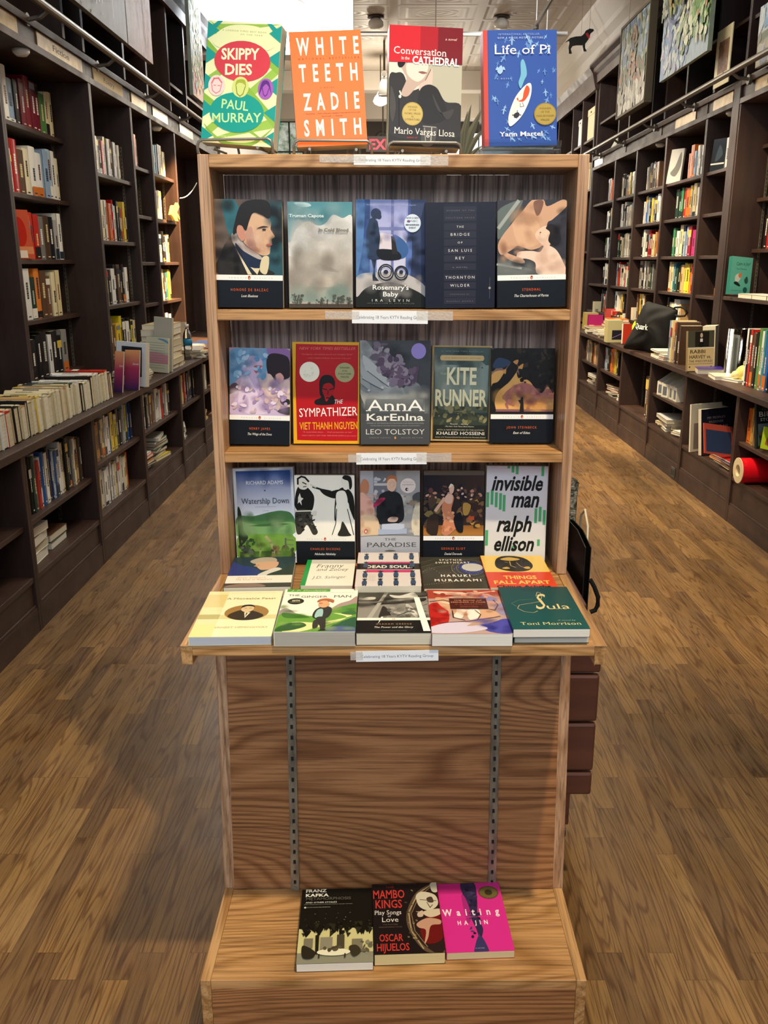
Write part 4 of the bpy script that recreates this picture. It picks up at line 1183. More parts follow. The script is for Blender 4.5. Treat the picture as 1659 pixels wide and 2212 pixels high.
kite = [('r', 0, 0, 1, 1, 'c0a876'), ('g', .03, .02, .97, .98, '4c605e', '2c3226'), ('g', .05, .3, .95, .8, '8c9c94', '4e5a4a'), ('b', [(.2, .6), (.5, .72), (.85, .62), (.9, .5), (.6, .42), (.2, .46)], '9aa89c'), ('b', [(.55, .85), (.9, .8), (.9, .5), (.7, .5)], '87988f'), ('s', .05, .2, .95, .36, 60, .06, ['5c5e3e', '7c7a50', '484e38', '8c8660', '3a4030'], 31), ('g', .03, .02, .97, .17, '23281f', '1c201a'),
        ('S', .05, .4, .95, .84, 26, .16, ['b4c0b4', '6c7c70', '94a498', '586858', 'a4b4b0'], .5, 24), ('S', .05, .78, .95, .97, 10, .14, ['3a4a4a', '5c706e'], .5, 25), ('r', .16, .845, .84, .9, 'd3b67e'), ('e', .16, .872, .03, .027, 'd3b67e'), ('e', .84, .872, .03, .027, 'd3b67e'), ('t', '#1 NEW YORK TIMES BESTSELLER', .5, .935, .013, .7, '9aa39a', 'w'), ('t', '10TH ANNIVERSARY EDITION', .5, .865, .014, .6, '6e5530', 'w'), ('t', 'THE', .19, .695, .025, .1, 'c2c4a8', ''), ('t', 'KITE', .5, .6, .18, .5, 'e9e4bc', 'B'), ('t', 'RUNNER', .5, .375, .175, .88, 'efe7b8', 'B'),
        ('t', 'A NOVEL', .47, .31, .01, .14, 'b4b498', ''), ('t', '"Powerful . . . Haunting"', .48, .175, .014, .32, 'd8d4c0', 'i'), ('t', '-The New York Times Book Review', .48, .15, .013, .5, 'd8d4c0', 'i'), ('t', 'WITH A NEW FOREWORD BY THE AUTHOR', .5, .112, .015, .8, 'b0ae98', ''), ('t', 'KHALED HOSSEINI', .5, .068, .034, .82, 'efeade', 's'), ('t', 'Author of A Thousand Splendid Suns and And the Mountains Echoed', .5, .036, .012, .86, 'c9c4b0', 'i'),
        ('r', .025, .015, .975, .02, '8f763f'), ('r', .025, .98, .975, .985, '8f763f'), ('r', .025, .015, .032, .985, '8f763f'), ('r', .968, .015, .975, .985, '8f763f'), ('e', .84, .775, .014, .006, '39402f')]
eden = penguin([('g', 0, .3, 1, 1, '3a4a66', 'd99a4e'), ('b', [(.0, .72), (.35, .75), (.7, .62), (1, .58), (1, .31), (0, .31)], 'dba860'), ('r', .0, .335, 1, .36, '8a5a60'), ('b', [(.2, .5), (.3, .58), (.5, .64), (.72, .6), (.95, .56), (1, .48), (.9, .42), (.7, .44), (.62, .4), (.5, .42), (.3, .4)], 'a8695f'), ('s', .2, .4, .98, .6, 40, .05, ['a06660', 'b8776a', '96605c'], 41), ('p', [(.56, .34), (.58, .42), (.54, .46), (.6, .45), (.66, .46), (.61, .42), (.63, .34)], '8a5a55'),
                ('b', [(0, .98), (.3, 1), (1, 1), (1, .55), (.9, .6), (.8, .53), (.68, .6), (.6, .66), (.45, .72), (.42, .82), (.3, .84), (.2, .78), (.12, .82), (0, .76)], '1d1a17'), ('b', [(0, .31), (.08, .34), (.06, .44), (.12, .55), (.3, .66), (.42, .8), (.3, .84), (.12, .66), (0, .6)], '1c1916'), ('b', [(.02, .8), (.1, .9), (.3, .86), (.2, .8)], '33445e'), ('b', [(.34, .86), (.42, .88), (.4, .83)], 'c88c50'), ('b', [(.18, .76), (.23, .78), (.22, .73)], 'd09452'), ('b', [(.42, .8), (.5, .84), (.48, .78)], 'd09452'), ('s', .4, .62, 1, .98, 60, .045, ['15130f', '26221c', '1a1714', '3a3026'], 42),
                ('S', 0, .36, 1, .5, 10, .14, ['eec080', 'd89c50', 'e4ac60'], .5, 26), ('S', .25, .42, .95, .62, 16, .07, ['c08878', '8c5450', 'b07468'], .5, 27), ('p', [(.46, .325), (.47, .42), (.43, .455), (.47, .46), (.48, .49), (.51, .49), (.515, .45), (.53, .325)], '241e1e'), ('r', 0, .305, 1, .335, '1e1a18')],
               'JOHN STEINBECK', 'East of Eden', .48, .27)
watership = [('r', 0, 0, 1, 1, 'dfe6ee'), ('r', .045, .0, .955, .97, 'dfe3ea'), ('g', .045, .5, .955, .97, '1f4a92', 'e6e9f0'), ('g', .045, .02, .955, .3, '6c9c3a', '2a3a1a'), ('b', [(.045, .5), (.3, .5), (.6, .54), (.8, .55), (.955, .51), (.955, .36), (.045, .36)], '4b7a48'), ('b', [(.045, .44), (.4, .41), (.955, .43), (.955, .3), (.045, .28)], '74a066'), ('b', [(.2, .4), (.6, .42), (.9, .41), (.5, .39)], '3c6438'), ('b', [(.045, .3), (.4, .31), (.955, .29), (.955, .1), (.045, .05)], '6f9c3e'), ('g', .045, .02, .955, .13, '48662a', '20281a'),
             ('l', [(.5, .28), (.58, .22), (.62, .14), (.6, .04)], .05, 'a8a078'), ('l', [(.36, .26), (.4, .15), (.38, .05)], .035, '8a9a5c'), ('b', [(.045, .58), (.1, .55), (.13, .36), (.2, .28), (.1, .2), (.045, .2)], '26331f'), ('s', .05, .08, .3, .26, 22, .05, ['3f4a3c', '58614e', '2c3526'], 51), ('s', .6, .08, .95, .18, 16, .05, ['7a6444', '5a4c34', '3c4428'], 52), ('l', [(.82, .25), (.955, .24)], .015, '6d705e'), ('l', [(.82, .2), (.955, .19)], .015, '6d705e'), ('l', [(.83, .26), (.82, .1)], .025, '5a5a4c'),
             ('S', .06, .3, .94, .5, 16, .12, ['3c6a3c', '84ac74', '5c8c54', '98b886'], .5, 28), ('S', .06, .06, .94, .28, 18, .1, ['86b04c', '4c7a2c', '2c401c', '94b45c'], .5, 29), ('S', .06, .86, .94, .97, 6, .2, ['163c80', '2c58a0'], .4, 30), ('t', 'RICHARD ADAMS', .52, .83, .04, .62, 'f0f2f4', 's'), ('e', .52, .765, .012, .006, '1c2c50'), ('t', 'Watership Down', .52, .63, .062, .8, '3a4450', 's'), ('r', .34, .595, .7, .598, '9aa4b4'), ('t', 'A NOVEL', .52, .552, .008, .1, '77808e', ''), ('t', 'WITH A NEW INTRODUCTION BY THE AUTHOR', .5, .035, .01, .6, 'b4ba9a', 'w')]
nickleby = penguin([('r', 0, .3, 1, 1, 'eceadf'), ('b', [(.0, .66), (.04, .84), (.14, .9), (.28, .82), (.33, .74), (.3, .62), (.24, .6), (.1, .58)], '17150f'), ('b', [(.06, .9), (.08, .97), (.16, .99), (.23, .94), (.24, .88), (.18, .84), (.09, .85)], 'e2dfd2'), ('l', [(.06, .9), (.06, .96), (.12, .985), (.18, .975), (.24, .93)], .03, '1a1814'), ('l', [(.14, .92), (.2, .9)], .018, '1a1814'), ('l', [(.15, .87), (.2, .875)], .012, '1a1814'), ('b', [(.02, .6), (.26, .6), (.3, .48), (.38, .36), (.3, .33), (.2, .44), (.1, .34), (.02, .36)], '3a3830'), ('l', [(.0, .595), (.26, .6)], .022, 'd9d6c8'), ('b', [(.27, .58), (.36, .6), (.36, .55), (.3, .54)], 'd9d6c8'), ('p', [(.06, .75), (.09, .8), (.11, .75), (.15, .74), (.11, .71), (.12, .66), (.08, .7), (.05, .68), (.06, .72)], 'e2dfd2'), ('s', .03, .36, .34, .57, 26, .03, ['15130f', '5a574c', '24221c'], 61),
                    ('l', [(.31, .87), (.45, .84), (.6, .82)], .03, '17150f'), ('l', [(.27, .895), (.36, .865)], .022, 'd5d2c4'), ('b', [(.42, .85), (.58, .82), (.74, .84), (.78, .8), (.68, .74), (.5, .78)], '17150f'), ('b', [(.74, .84), (.86, .86), (.98, .76), (1, .5), (.92, .62), (.88, .7), (.7, .68), (.68, .5), (.66, .52), (.68, .74)], '17150f'), ('b', [(.7, .8), (.84, .82), (.88, .68), (.72, .64)], 'eceadf'), ('l', [(.7, .62), (.68, .45), (.62, .33)], .012, '1a1814'), ('l', [(.88, .62), (.94, .45), (.98, .33)], .012, '1a1814'), ('b', [(.8, .48), (.9, .36), (.93, .32), (.72, .32), (.76, .4)], '2c2a24'), ('b', [(.78, .93), (.8, .97), (.88, .97), (.92, .9), (.88, .84), (.82, .85)], 'e6e3d6'), ('b', [(.8, .97), (.84, 1), (.94, .98), (.96, .88), (.92, .84), (.9, .93), (.84, .95)], '17150f')],
                   'CHARLES DICKENS', 'Nicholas Nickleby', .5, .36, 'eceadf')
paradise = [('r', 0, .22, 1, 1, '8e9096'), ('r', .22, .4, .6, 1, '6a6d74'), ('r', .0, .4, .22, 1, 'a3a6ac'), ('r', .23, .82, .6, .85, 'b6b8ba'), ('r', .23, .62, .6, .64, 'a8aaae'), ('s', .24, .86, .42, .92, 5, .035, ['c2c4c8', 'b2b4ba'], 71), ('s', .24, .66, .4, .76, 7, .04, ['a6a8ae', 'b8babf'], 72), ('r', .62, .3, 1, 1, '9a9a9a'), ('s', .62, .45, .95, .75, 20, .06, ['b4b2ac', '8a7a66', '6a6a68', 'a8a49c'], 73),
            ('b', [(.3, .36), (.3, .66), (.4, .74), (.52, .755), (.66, .72), (.72, .6), (.7, .38)], '1e2022'), ('b', [(.45, .8), (.46, .88), (.53, .92), (.6, .88), (.6, .8), (.55, .75), (.49, .76)], 'd9b49a'), ('b', [(.44, .86), (.46, .93), (.54, .95), (.61, .92), (.61, .86), (.57, .9), (.49, .9)], 'a86a44'), ('b', [(.46, .41), (.52, .44), (.63, .43), (.6, .38), (.48, .38)], 'd9b8a6'),
            ('b', [(0, .82), (.06, .9), (.14, .86), (.14, .76), (.1, .72), (0, .74)], 'b57a5a'), ('b', [(0, .72), (.1, .7), (.2, .62), (.24, .5), (.2, .42), (0, .4)], 'd9a898'), ('b', [(0, .44), (.2, .46), (.3, .4), (.3, .22), (0, .22)], 'd9bd9a'), ('b', [(.22, .58), (.3, .66), (.42, .67), (.34, .6), (.24, .56)], 'b02a58'), ('b', [(1, .66), (.92, .58), (.86, .36), (.9, .22), (1, .22)], 'd8cdb4'), ('b', [(.88, .7), (1, .74), (1, .62), (.9, .62)], '4a4c50'),
            ('p', [(.36, .28), (.36, .35), (.6, .36), (.74, .35), (.74, .3), (.62, .27)], 'b9c2d2'), ('p', [(.3, .22), (.3, .29), (.62, .28), (.78, .3), (.78, .23)], 'a4b0c6'), ('S', .3, .4, .7, .72, 10, .08, ['2c2e32', '141618'], .5, 31), ('S', .0, .24, .3, .72, 14, .07, ['e8c0b0', 'c89484', 'e4ccb0', 'c4a484'], .5, 32), ('S', .86, .24, 1, .64, 8, .06, ['e8e0cc', 'b8ac94'], .5, 33), ('E', .53, .84, .06, .05, 'ecd0bc', .7), ('e', .8, .82, .13, .09, 'ddd2cc'), ('t', 'Now a major drama', .8, .86, .01, .16, '8a7a72', ''), ('t', 'MASTERPIECE', .8, .825, .014, .19, '6a5a54', 's'), ('e', .78, .775, .026, .02, '222222'), ('e', .79, .775, .012, .009, 'ddd2cc'), ('e', .09, .265, .026, .026, 'c23a28'), ('e', .09, .262, .012, .016, 'f0e8e0'),
            ('g', 0, 0, 1, .215, 'b0b2b8', 'a4a6ae'), ('l', [(0, .2), (.2, .21), (.5, .214), (.8, .21), (1, .2)], .012, '7a7468'), ('t', 'THE', .5, .15, .032, .2, '4a463e', 's'), ('t', 'PARADISE', .52, .07, .058, .84, '4a463e', 's'), ('t', 'A NOVEL', .5, .048, .008, .1, '77736a', ''), ('b', [(.4, .02), (.5, .035), (.6, .02), (.5, .01)], '66625a')]


def lift(art, k):
    out = []
    f = lambda v: k + (1 - k) * v
    for s in art:
        q = s[0]
        if q == 'S':
            s = (q, s[1], f(s[2]), s[3], f(s[4])) + s[5:]
        elif q in 'rgh' and q != 't':
            s = (q, s[1], f(s[2]), s[3], f(s[4])) + s[5:]
        elif q in 'eoE':
            s = (q, s[1], f(s[2]), s[3], s[4] * (1 - k)) + s[5:]
        elif q in 'pbl':
            s = (q, [(u, f(v)) for u, v in s[1]]) + s[2:]
        elif q == 's':
            s = (q, s[1], f(s[2]), s[3], f(s[4])) + s[5:]
        elif q == 't':
            s = (q, s[1], s[2], f(s[3]), s[4] * (1 - k)) + s[5:]
        out.append(s)
    return out


paradise = [('r', 0, 0, 1, .2, 'a4a6ae')] + lift(paradise, .13)
deronda = penguin([('r', 0, .96, 1, 1, '5a5046'), ('h', 0, .3, 1, .96, '16161c', '3a2a22'), ('g', 0, .31, 1, .42, '8a5a2c', 'b47a34'), ('s', .02, .66, .98, .86, 60, .05, ['2a2228', '3c2c26', '1c1a22', '6a4a3c', '5a3a34'], 81), ('s', .05, .7, .98, .84, 20, .03, ['c49a82', 'b4866e', 'd4b4a0'], 82), ('s', .0, .42, .28, .72, 24, .07, ['5a4e30', '7a6a40', '3a3224', '4a3a2c'], 83), ('s', .6, .4, .98, .7, 30, .07, ['2a201c', '4a342a', 'a8823c', '7a5a3c', '3a2822'], 84), ('b', [(.22, .31), (.05, .36), (.1, .52), (.24, .52)], '33261f'),
                   ('b', [(.3, .34), (.34, .5), (.3, .6), (.34, .7), (.42, .77), (.5, .72), (.46, .58), (.55, .5), (.58, .42), (.5, .36), (.4, .31)], 'c9825e'), ('b', [(.34, .7), (.4, .76), (.48, .74), (.46, .66), (.38, .66)], 'd9b4a0'), ('l', [(.34, .71), (.2, .58)], .05, 'd4a890'), ('b', [(.42, .8), (.44, .85), (.5, .84), (.49, .78), (.45, .76)], 'd9b49c'), ('b', [(.41, .82), (.45, .87), (.51, .84), (.48, .85)], 'e4d8c4'), ('s', .32, .34, .55, .56, 22, .035, ['d99a70', 'b86f4c', 'e0ac84'], 85), ('b', [(.5, .5), (.62, .56), (.66, .36), (.56, .36)], '17161a'), ('r', .74, .48, .84, .52, 'c0522c'), ('b', [(.66, .66), (.78, .64), (.74, .54), (.66, .54)], 'b08a44')],
                  'GEORGE ELIOT', 'Daniel Deronda', .4, .29)
invisible = [('g', 0, 0, 1, 1, 'cdcdd6', 'dcdad2')]
for u0, va, vb in ((.33, .97, 1), (.4, .92, 1), (.47, .9, 1), (.89, .88, 1), (.0, .5, .68), (.07, .53, .71), (.14, .5, .68), (.21, .47, .67), (.27, .45, .65), (.8, .31, .49), (.87, .33, .51), (.94, .29, .47), (0, .03, .22), (.86, .03, .11), (.44, 0, .03)):
    invisible += [('r', u0, va, u0 + .045, vb, '4fa56c')]
invisible += [('t', 'invisible', .5, .755, .155, .84, '1b1b14', 'Bi'), ('t', 'man', .64, .585, .17, .46, '1b1b14', 'Bi'), ('t', 'ralph', .47, .335, .165, .58, '1b1b14', 'Bi'), ('t', 'ellison', .48, .135, .155, .66, '1b1b14', 'Bi')]
invisible = [(s[0], s[1], .16 + s[2] * .84, s[3], .16 + s[4] * .84, s[5]) if s[0] == 'r' else s for s in invisible]

hemingway = [('r', 0, 0, 1, 1, 'f3ecc0'), ('r', 0, 0, .27, 1, 'e9dfa6'), ('r', 0, .62, .27, .92, 'dccb86'), ('r', 0, .36, 1, .45, 'd9cf94'), ('r', 0, .36, .27, .46, 'b7ad66'), ('r', 0, .0, .27, .25, 'efdf96'), ('e', .6, .5, .285, .17, 'a07a40'), ('b', [(.37, .42), (.45, .52), (.58, .56), (.75, .5), (.83, .42), (.7, .34), (.5, .34)], '3a3022'), ('b', [(.52, .55), (.53, .62), (.6, .655), (.67, .62), (.67, .55), (.6, .5)], 'd9bf90'), ('b', [(.51, .6), (.54, .665), (.64, .67), (.69, .62), (.66, .63), (.58, .64)], '1c1710'), ('p', [(.57, .5), (.6, .38), (.65, .5)], 'f0e6c4'), ('p', [(.595, .49), (.6, .4), (.62, .49)], '4a4024'), ('l', [(.555, .59), (.585, .59)], .01, '3a2c1a'), ('l', [(.62, .59), (.65, .59)], .01, '3a2c1a'),
             ('t', 'THE CLASSIC MEMOIR OF PARIS IN THE 1920s', .6, .95, .014, .6, 'd6cd9c', 'i'), ('t', 'A Moveable Feast', .6, .80, .042, .66, '9a8f58', 's'), ('t', 'ERNEST HEMINGWAY', .6, .17, .032, .66, 'c4b98a', 's')]
ginger = [('r', 0, 0, 1, 1, 'f7f3e2'), ('r', .03, .93, .62, 1, '4f9e2e'), ('t', 'J. P. Donleavy', .33, .95, .032, .5, 'e6f2c0', 'is'), ('t', 'with a new introduction by jay mcinerney', .7, .9, .014, .5, 'a8a69a', 'i'), ('t', 'THE', .14, .82, .045, .15, '2c2a22', 's'), ('t', 'GINGER', .42, .78, .05, .36, '2c2a22', 's'), ('t', 'MAN', .8, .78, .06, .24, '2c2a22', 's'), ('e', .18, .69, .11, .075, '2e2c18'), ('t', '60TH', .18, .69, .035, .1, 'e8e4c0', 'B'), ('t', 'ANNIVERSARY', .18, .665, .014, .14, 'd0ca9a', ''),
          ('b', [(0, .46), (.06, .52), (.12, .5), (.2, .42), (.24, .38), (0, .34)], '9a948a'), ('b', [(.66, .48), (.76, .62), (.9, .7), (1, .8), (1, .5), (.7, .42)], 'ab928c'), ('b', [(0, .36), (.2, .4), (.42, .34), (.6, .4), (.8, .52), (1, .6), (1, 0), (0, 0)], '6aa03c'), ('b', [(.7, .5), (.86, .58), (1, .62), (1, .44), (.8, .42)], '558f36'), ('b', [(.05, .42), (.3, .36), (.4, .3), (.1, .3)], '47762c'), ('b', [(.2, .2), (.55, .2), (.95, .34), (.7, .4), (.88, .3), (.6, .12), (.3, .0), (.1, 0)], 'e6e6a0'), ('b', [(0, .02), (.1, .16), (.3, .2), (.38, .12), (.2, .03)], '3a5f35'), ('b', [(.68, .1), (.86, .24), (1, .3), (1, .05), (.8, .02)], '2f5a40'), ('b', [(.55, .02), (.7, .1), (.95, .1), (1, 0)], '53618a'), ('b', [(.8, .4), (.95, .46), (1, .38), (.9, .36)], '3c6e3a'),
          ('S', 0, .02, 1, .56, 26, .1, ['7cb44c', '4c8434', '8cc05c', '3c6c30', 'a8cc70'], .45, 37), ('b', [(.44, .32), (.46, .46), (.54, .54), (.64, .54), (.68, .46), (.64, .3), (.52, .26)], '2d2b26'), ('b', [(.47, .3), (.49, .46), (.56, .48), (.56, .3)], '9fc6c0'), ('b', [(.5, .3), (.6, .3), (.62, .16), (.62, .06), (.57, .02), (.55, .12), (.5, .2)], '33302a'), ('b', [(.5, .24), (.53, .1), (.47, .06), (.46, .2)], '3a372f'), ('b', [(.5, .56), (.49, .62), (.52, .68), (.6, .68), (.64, .6), (.6, .53), (.54, .52)], 'dca878'), ('b', [(.47, .66), (.5, .72), (.6, .74), (.69, .7), (.68, .64), (.64, .67), (.55, .685)], 'b4622a'), ('e', .52, .62, .028, .018, 'c4785a'), ('b', [(.54, .01), (.63, .02), (.6, .05)], '23211c')]
greene = [('r', 0, .3, 1, 1, '8c8981'), ('b', [(0, 1), (1, 1), (1, .86), (.6, .8), (.3, .74), (0, .74)], '3b372d'), ('b', [(0, .7), (.5, .72), (.95, .82), (.9, .72), (.4, .66), (0, .62)], '2c2922'), ('b', [(.3, .31), (.46, .31), (.44, .5), (.36, .62), (.32, .5)], '2f2b24'), ('p', [(.12, .31), (.19, .31), (.44, .98), (.39, .98)], 'aaa79d'), ('b', [(.45, .9), (.6, .88), (.8, .96), (.86, .84), (.7, .82), (.52, .82)], 'cfcdc4'), ('b', [(.04, .78), (.12, .84), (.24, .84), (.22, .78)], 'c4c2b8'), ('l', [(0, .72), (1, .74)], .008, '17150f'), ('l', [(0, .62), (.4, .74)], .02, '33302a'), ('b', [(.68, .66), (.75, .62), (.84, .4), (.8, .36), (.7, .54)], 'd4d1c8'), ('b', [(.5, .46), (.62, .56), (.68, .52), (.6, .42)], 'bdbab0'), ('s', .4, .32, .98, .6, 24, .05, ['6b685f', 'a4a198', '5a574e'], 91), ('l', [(.55, .38), (.98, .66)], .012, '2c2922'),
          ('S', 0, .32, 1, 1, 26, .12, ['b8b5ac', '4a473e', '2c2922', 'a09d94', '6c695f'], .5, 38), ('r', 0, 0, 1, .27, '14130f'), ('r', 0, .27, 1, .325, 'efece0'), ('e', .5, .297, .02, .018, 'd98a4a'), ('e', .5, .297, .01, .012, 'efece0'), ('p', [(.28, .18), (.36, .35), (.33, .35)], 'efece0'), ('p', [(.8, .82), (.88, .82), (.985, .03), (.89, .03)], 'f4f2ea'), ('t', 'GRAHAM GREENE', .5, .17, .032, .48, 'b88850', 'w'), ('t', 'The Power and the Glory', .5, .1, .035, .52, 'eeeae0', 'is'), ('t', 'INTRODUCTION BY JOHN UPDIKE', .5, .035, .013, .34, 'a09c90', 'w')]
lepage = [('r', 0, 0, 1, 1, 'b99a90'), ('b', [(0, 1), (.4, .98), (1, 1), (1, .84), (.5, .86), (0, .78)], 'a84430'), ('b', [(.1, .96), (.6, .93), (.9, .96), (.6, .89), (.2, .88)], 'e9c6ae'), ('b', [(0, .62), (.2, .66), (.25, .4), (.2, .2), (0, .15)], 'b8241e'), ('b', [(.55, .9), (.8, .9), (.94, .8), (1, .84), (1, .6), (.8, .66)], 'c8948c'), ('b', [(.7, .86), (.9, .8), (.92, .72), (.76, .74)], '8a86b4'), ('b', [(.1, .8), (.3, .76), (.6, .6), (.82, .5), (.9, .4), (.74, .32), (.5, .34), (.3, .44), (.16, .6)], 'd3a684'), ('b', [(.14, .7), (.3, .66), (.36, .5), (.3, .36), (.4, .32), (.46, .46), (.5, .56)], 'f0e2d2'), ('b', [(.5, .5), (.6, .56), (.66, .46), (.6, .32), (.5, .3)], 'f2e6d8'), ('b', [(.86, .62), (1, .66), (1, .4), (.9, .44)], '9a92b8'),
          ('b', [(.6, .2), (.8, .26), (1, .3), (1, .02), (.72, .04)], '4b4aa6'), ('b', [(0, .14), (.3, .24), (.56, .2), (.7, .1), (.4, .02), (0, .02)], 'cfc6d8'), ('b', [(.45, .16), (.7, .3), (.9, .3), (.7, .2)], 'b99a86'), ('l', [(.02, .7), (.2, .74), (.5, .62), (.86, .5)], .02, '4a2a26'), ('l', [(.3, .5), (.3, .34), (.44, .28)], .018, '4a2a26'), ('l', [(.6, .5), (.66, .4), (.6, .28)], .014, '5a3a30'), ('l', [(.1, .22), (.5, .26), (.9, .36)], .018, '5a3a48'), ('l', [(.86, .5), (.92, .62), (.88, .74)], .016, '4a2a30'), ('s', .1, .76, .95, .98, 16, .05, ['d99a80', 'c4523c', 'e4b49c', '8c3a34'], 101),
          ('S', .05, .3, .95, .9, 26, .09, ['e8c8b0', 'b07c64', 'c89c88', 'f0e0d0', '9c5c50'], .45, 34), ('S', .0, .15, .22, .62, 8, .09, ['d03828', '901814'], .5, 35), ('S', .62, .04, 1, .26, 8, .1, ['5c5cc0', '34348c'], .5, 36), ('r', .28, .52, .78, .76, '4a1c14'), ('t', 'THE BOOK OF', .53, .70, .028, .38, 'd99878', 's'), ('t', 'EBENEZER LE PAGE', .53, .655, .028, .46, 'd99878', 's'), ('t', 'G. B. EDWARDS', .53, .61, .024, .36, 'a8624c', 's'), ('t', 'INTRODUCTION BY', .53, .575, .012, .24, 'a8624c', ''), ('t', 'JOHN FOWLES', .53, .545, .018, .24, 'b87460', 's')]
sula = [('g', 0, 0, 1, 1, '1d4646', '155050'), ('b', [(.3, .92), (.5, .99), (.66, .94), (.5, .88)], '1b3f44'), ('t', 'S', .5, .44, .40, .17, 'd9c88e', 'i', -4), ('l', [(.42, .4), (.36, .36), (.24, .38), (.16, .46), (.2, .54), (.36, .58), (.5, .62), (.56, .72), (.57, .84), (.53, .86), (.49, .76)], .008, 'c9b884'), ('l', [(.16, .5), (.1, .58), (.22, .66), (.42, .68)], .006, '6f8a78'), ('t', 'ula', .73, .44, .13, .32, 'd9c88e', 's'), ('t', 'A novel by', .75, .175, .022, .24, '9ab0a0', 'i'), ('t', 'Toni Morrison', .52, .085, .065, .8, 'cfc690', 's'), ('t', 'WINNER OF THE NOBEL PRIZE', .5, .06, .014, .78, '4f7a70', 'W'), ('t', 'WITH A NEW FOREWORD BY THE AUTHOR', .5, .018, .014, .74, '5a8478', 'W')]
vicar = [('r', 0, .36, 1, 1, '2a3a48'), ('b', [(0, .82), (.15, .72), (.4, .6), (.5, .4), (.3, .36), (0, .36)], '2e3a7a'), ('b', [(.28, .86), (.45, .98), (.66, .96), (.7, .82), (.5, .78), (.36, .76)], 'b6aa9a'), ('b', [(.38, .74), (.42, .8), (.6, .84), (.74, .8), (.7, .6), (.52, .54), (.44, .6)], 'd2a68a'), ('b', [(.36, .68), (.44, .74), (.42, .66)], 'c49478'), ('b', [(.46, .36), (.56, .5), (.74, .62), (.84, .5), (.7, .36)], 'd6d3cc'), ('b', [(.6, .36), (.8, .54), (1, .7), (1, .36)], '31363a'), ('r', 0, .12, 1, .36, 'efe9da'), ('t', 'Oliver Goldsmith', .38, .27, .05, .42, 'c07a5c', 'w'), ('t', 'The Vicar of Wakefield', .42, .21, .05, .54, 'c05a40', 'w'), ('r', 0, 0, 1, .1, '4a4238'), ('b', [(.02, .0), (.2, .1), (.5, .1), (.6, 0)], '8c7468')]
franny = [('r', 0, 0, 1, 1, 'efeddc'), ('r', 0, 0, .09, 1, '1f9a44'), ('r', .09, .84, 1, 1, 'cfcec4'), ('t', 'Franny', .5, .68, .15, .56, '4c4a3e', 'ix', 3), ('t', 'and Zooey', .56, .55, .12, .64, '4c4a3e', 'ix', 2), ('t', 'J.D. Salinger', .52, .26, .1, .68, '5c5a4e', 'ix', 4)]
deadsouls = [('r', 0, 0, 1, 1, 'd9d1cc'), ('p', [(.14, .7), (.9, .7), (.86, .65), (.14, .65)], 'c8306a'), ('p', [(.14, .46), (.9, .46), (.84, .42), (.9, .38), (.1, .38), (.16, .42)], 'c8306a'), ('r', 0, .47, 1, .65, '17130f'), ('t', 'NIKOLAI GOGOL', .53, .66, .028, .6, '6a1636', 'W'), ('t', 'DEAD SOULS', .52, .51, .085, .74, 'efe9dc', 'sB')]
for uu in (.14, .38, .62, .88):
    for vv in (.86, .6, .32, .1):
        if vv == .6 and uu in (.38, .62):
            continue
        deadsouls += [('b', [(uu - .035, vv + .02), (uu, vv + .05), (uu + .035, vv + .02), (uu + .03, vv - .07), (uu - .03, vv - .07)], '2c4668'), ('p', [(uu - .04, vv + .09), (uu + .04, vv + .09), (uu + .015, vv + .05), (uu - .015, vv + .05)], '1c1a1c'), ('p', [(uu - .006, vv + .09), (uu + .006, vv + .09), (uu, vv + .13)], '1c1a1c'), ('r', uu - .03, vv - .095, uu - .008, vv - .07, '1c1a1c'), ('r', uu + .008, vv - .095, uu + .03, vv - .07, '1c1a1c')]
for i in range(7):
    deadsouls += [('t', 'Translated by Richard Pevear', .25, .3 - i * .03, .011, .12, '8c8680', '')]
sputnik = [('r', 0, 0, 1, 1, '3d3a30')]
for i in range(9):
    sputnik += [('l', [(.0, .45 + i * .05), (.25, .62 + i * .045), (.5, .7 + i * .03), (.75, .68 + i * .035), (1, .6 + i * .05)], .010, ('5c584a', '77725f', '4a463a')[i % 3])]
for i in range(5):
    sputnik += [('o', .78, .6, .3 - i * .025, .3 - i * .03, .008, ('8c877a', '5e5a50', '3c4a94')[i % 3])]
sputnik += [('e', .8, .62, .2, .2, '34407e'), ('e', .82, .64, .17, .13, 'c8c6c0'), ('t', 'SPUTNIK', .5, .86, .055, .38, 'dcd8c4', 'Bw'), ('t', 'SWEETHEART', .52, .77, .055, .56, 'dcd8c4', 'Bw'), ('t', 'HARUKI', .52, .34, .07, .46, 'f0eee2', 'Bw'), ('t', 'MURAKAMI', .54, .2, .07, .72, 'f0eee2', 'Bw')]
for i in range(26):
    sputnik += [('e', .02 + i * .036, .5 + .12 * math.sin(i * .5), .005, .005, 'cfcab4'), ('e', .02 + i * .036, .1 + .006 * i, .005, .005, 'c4bfa8')]
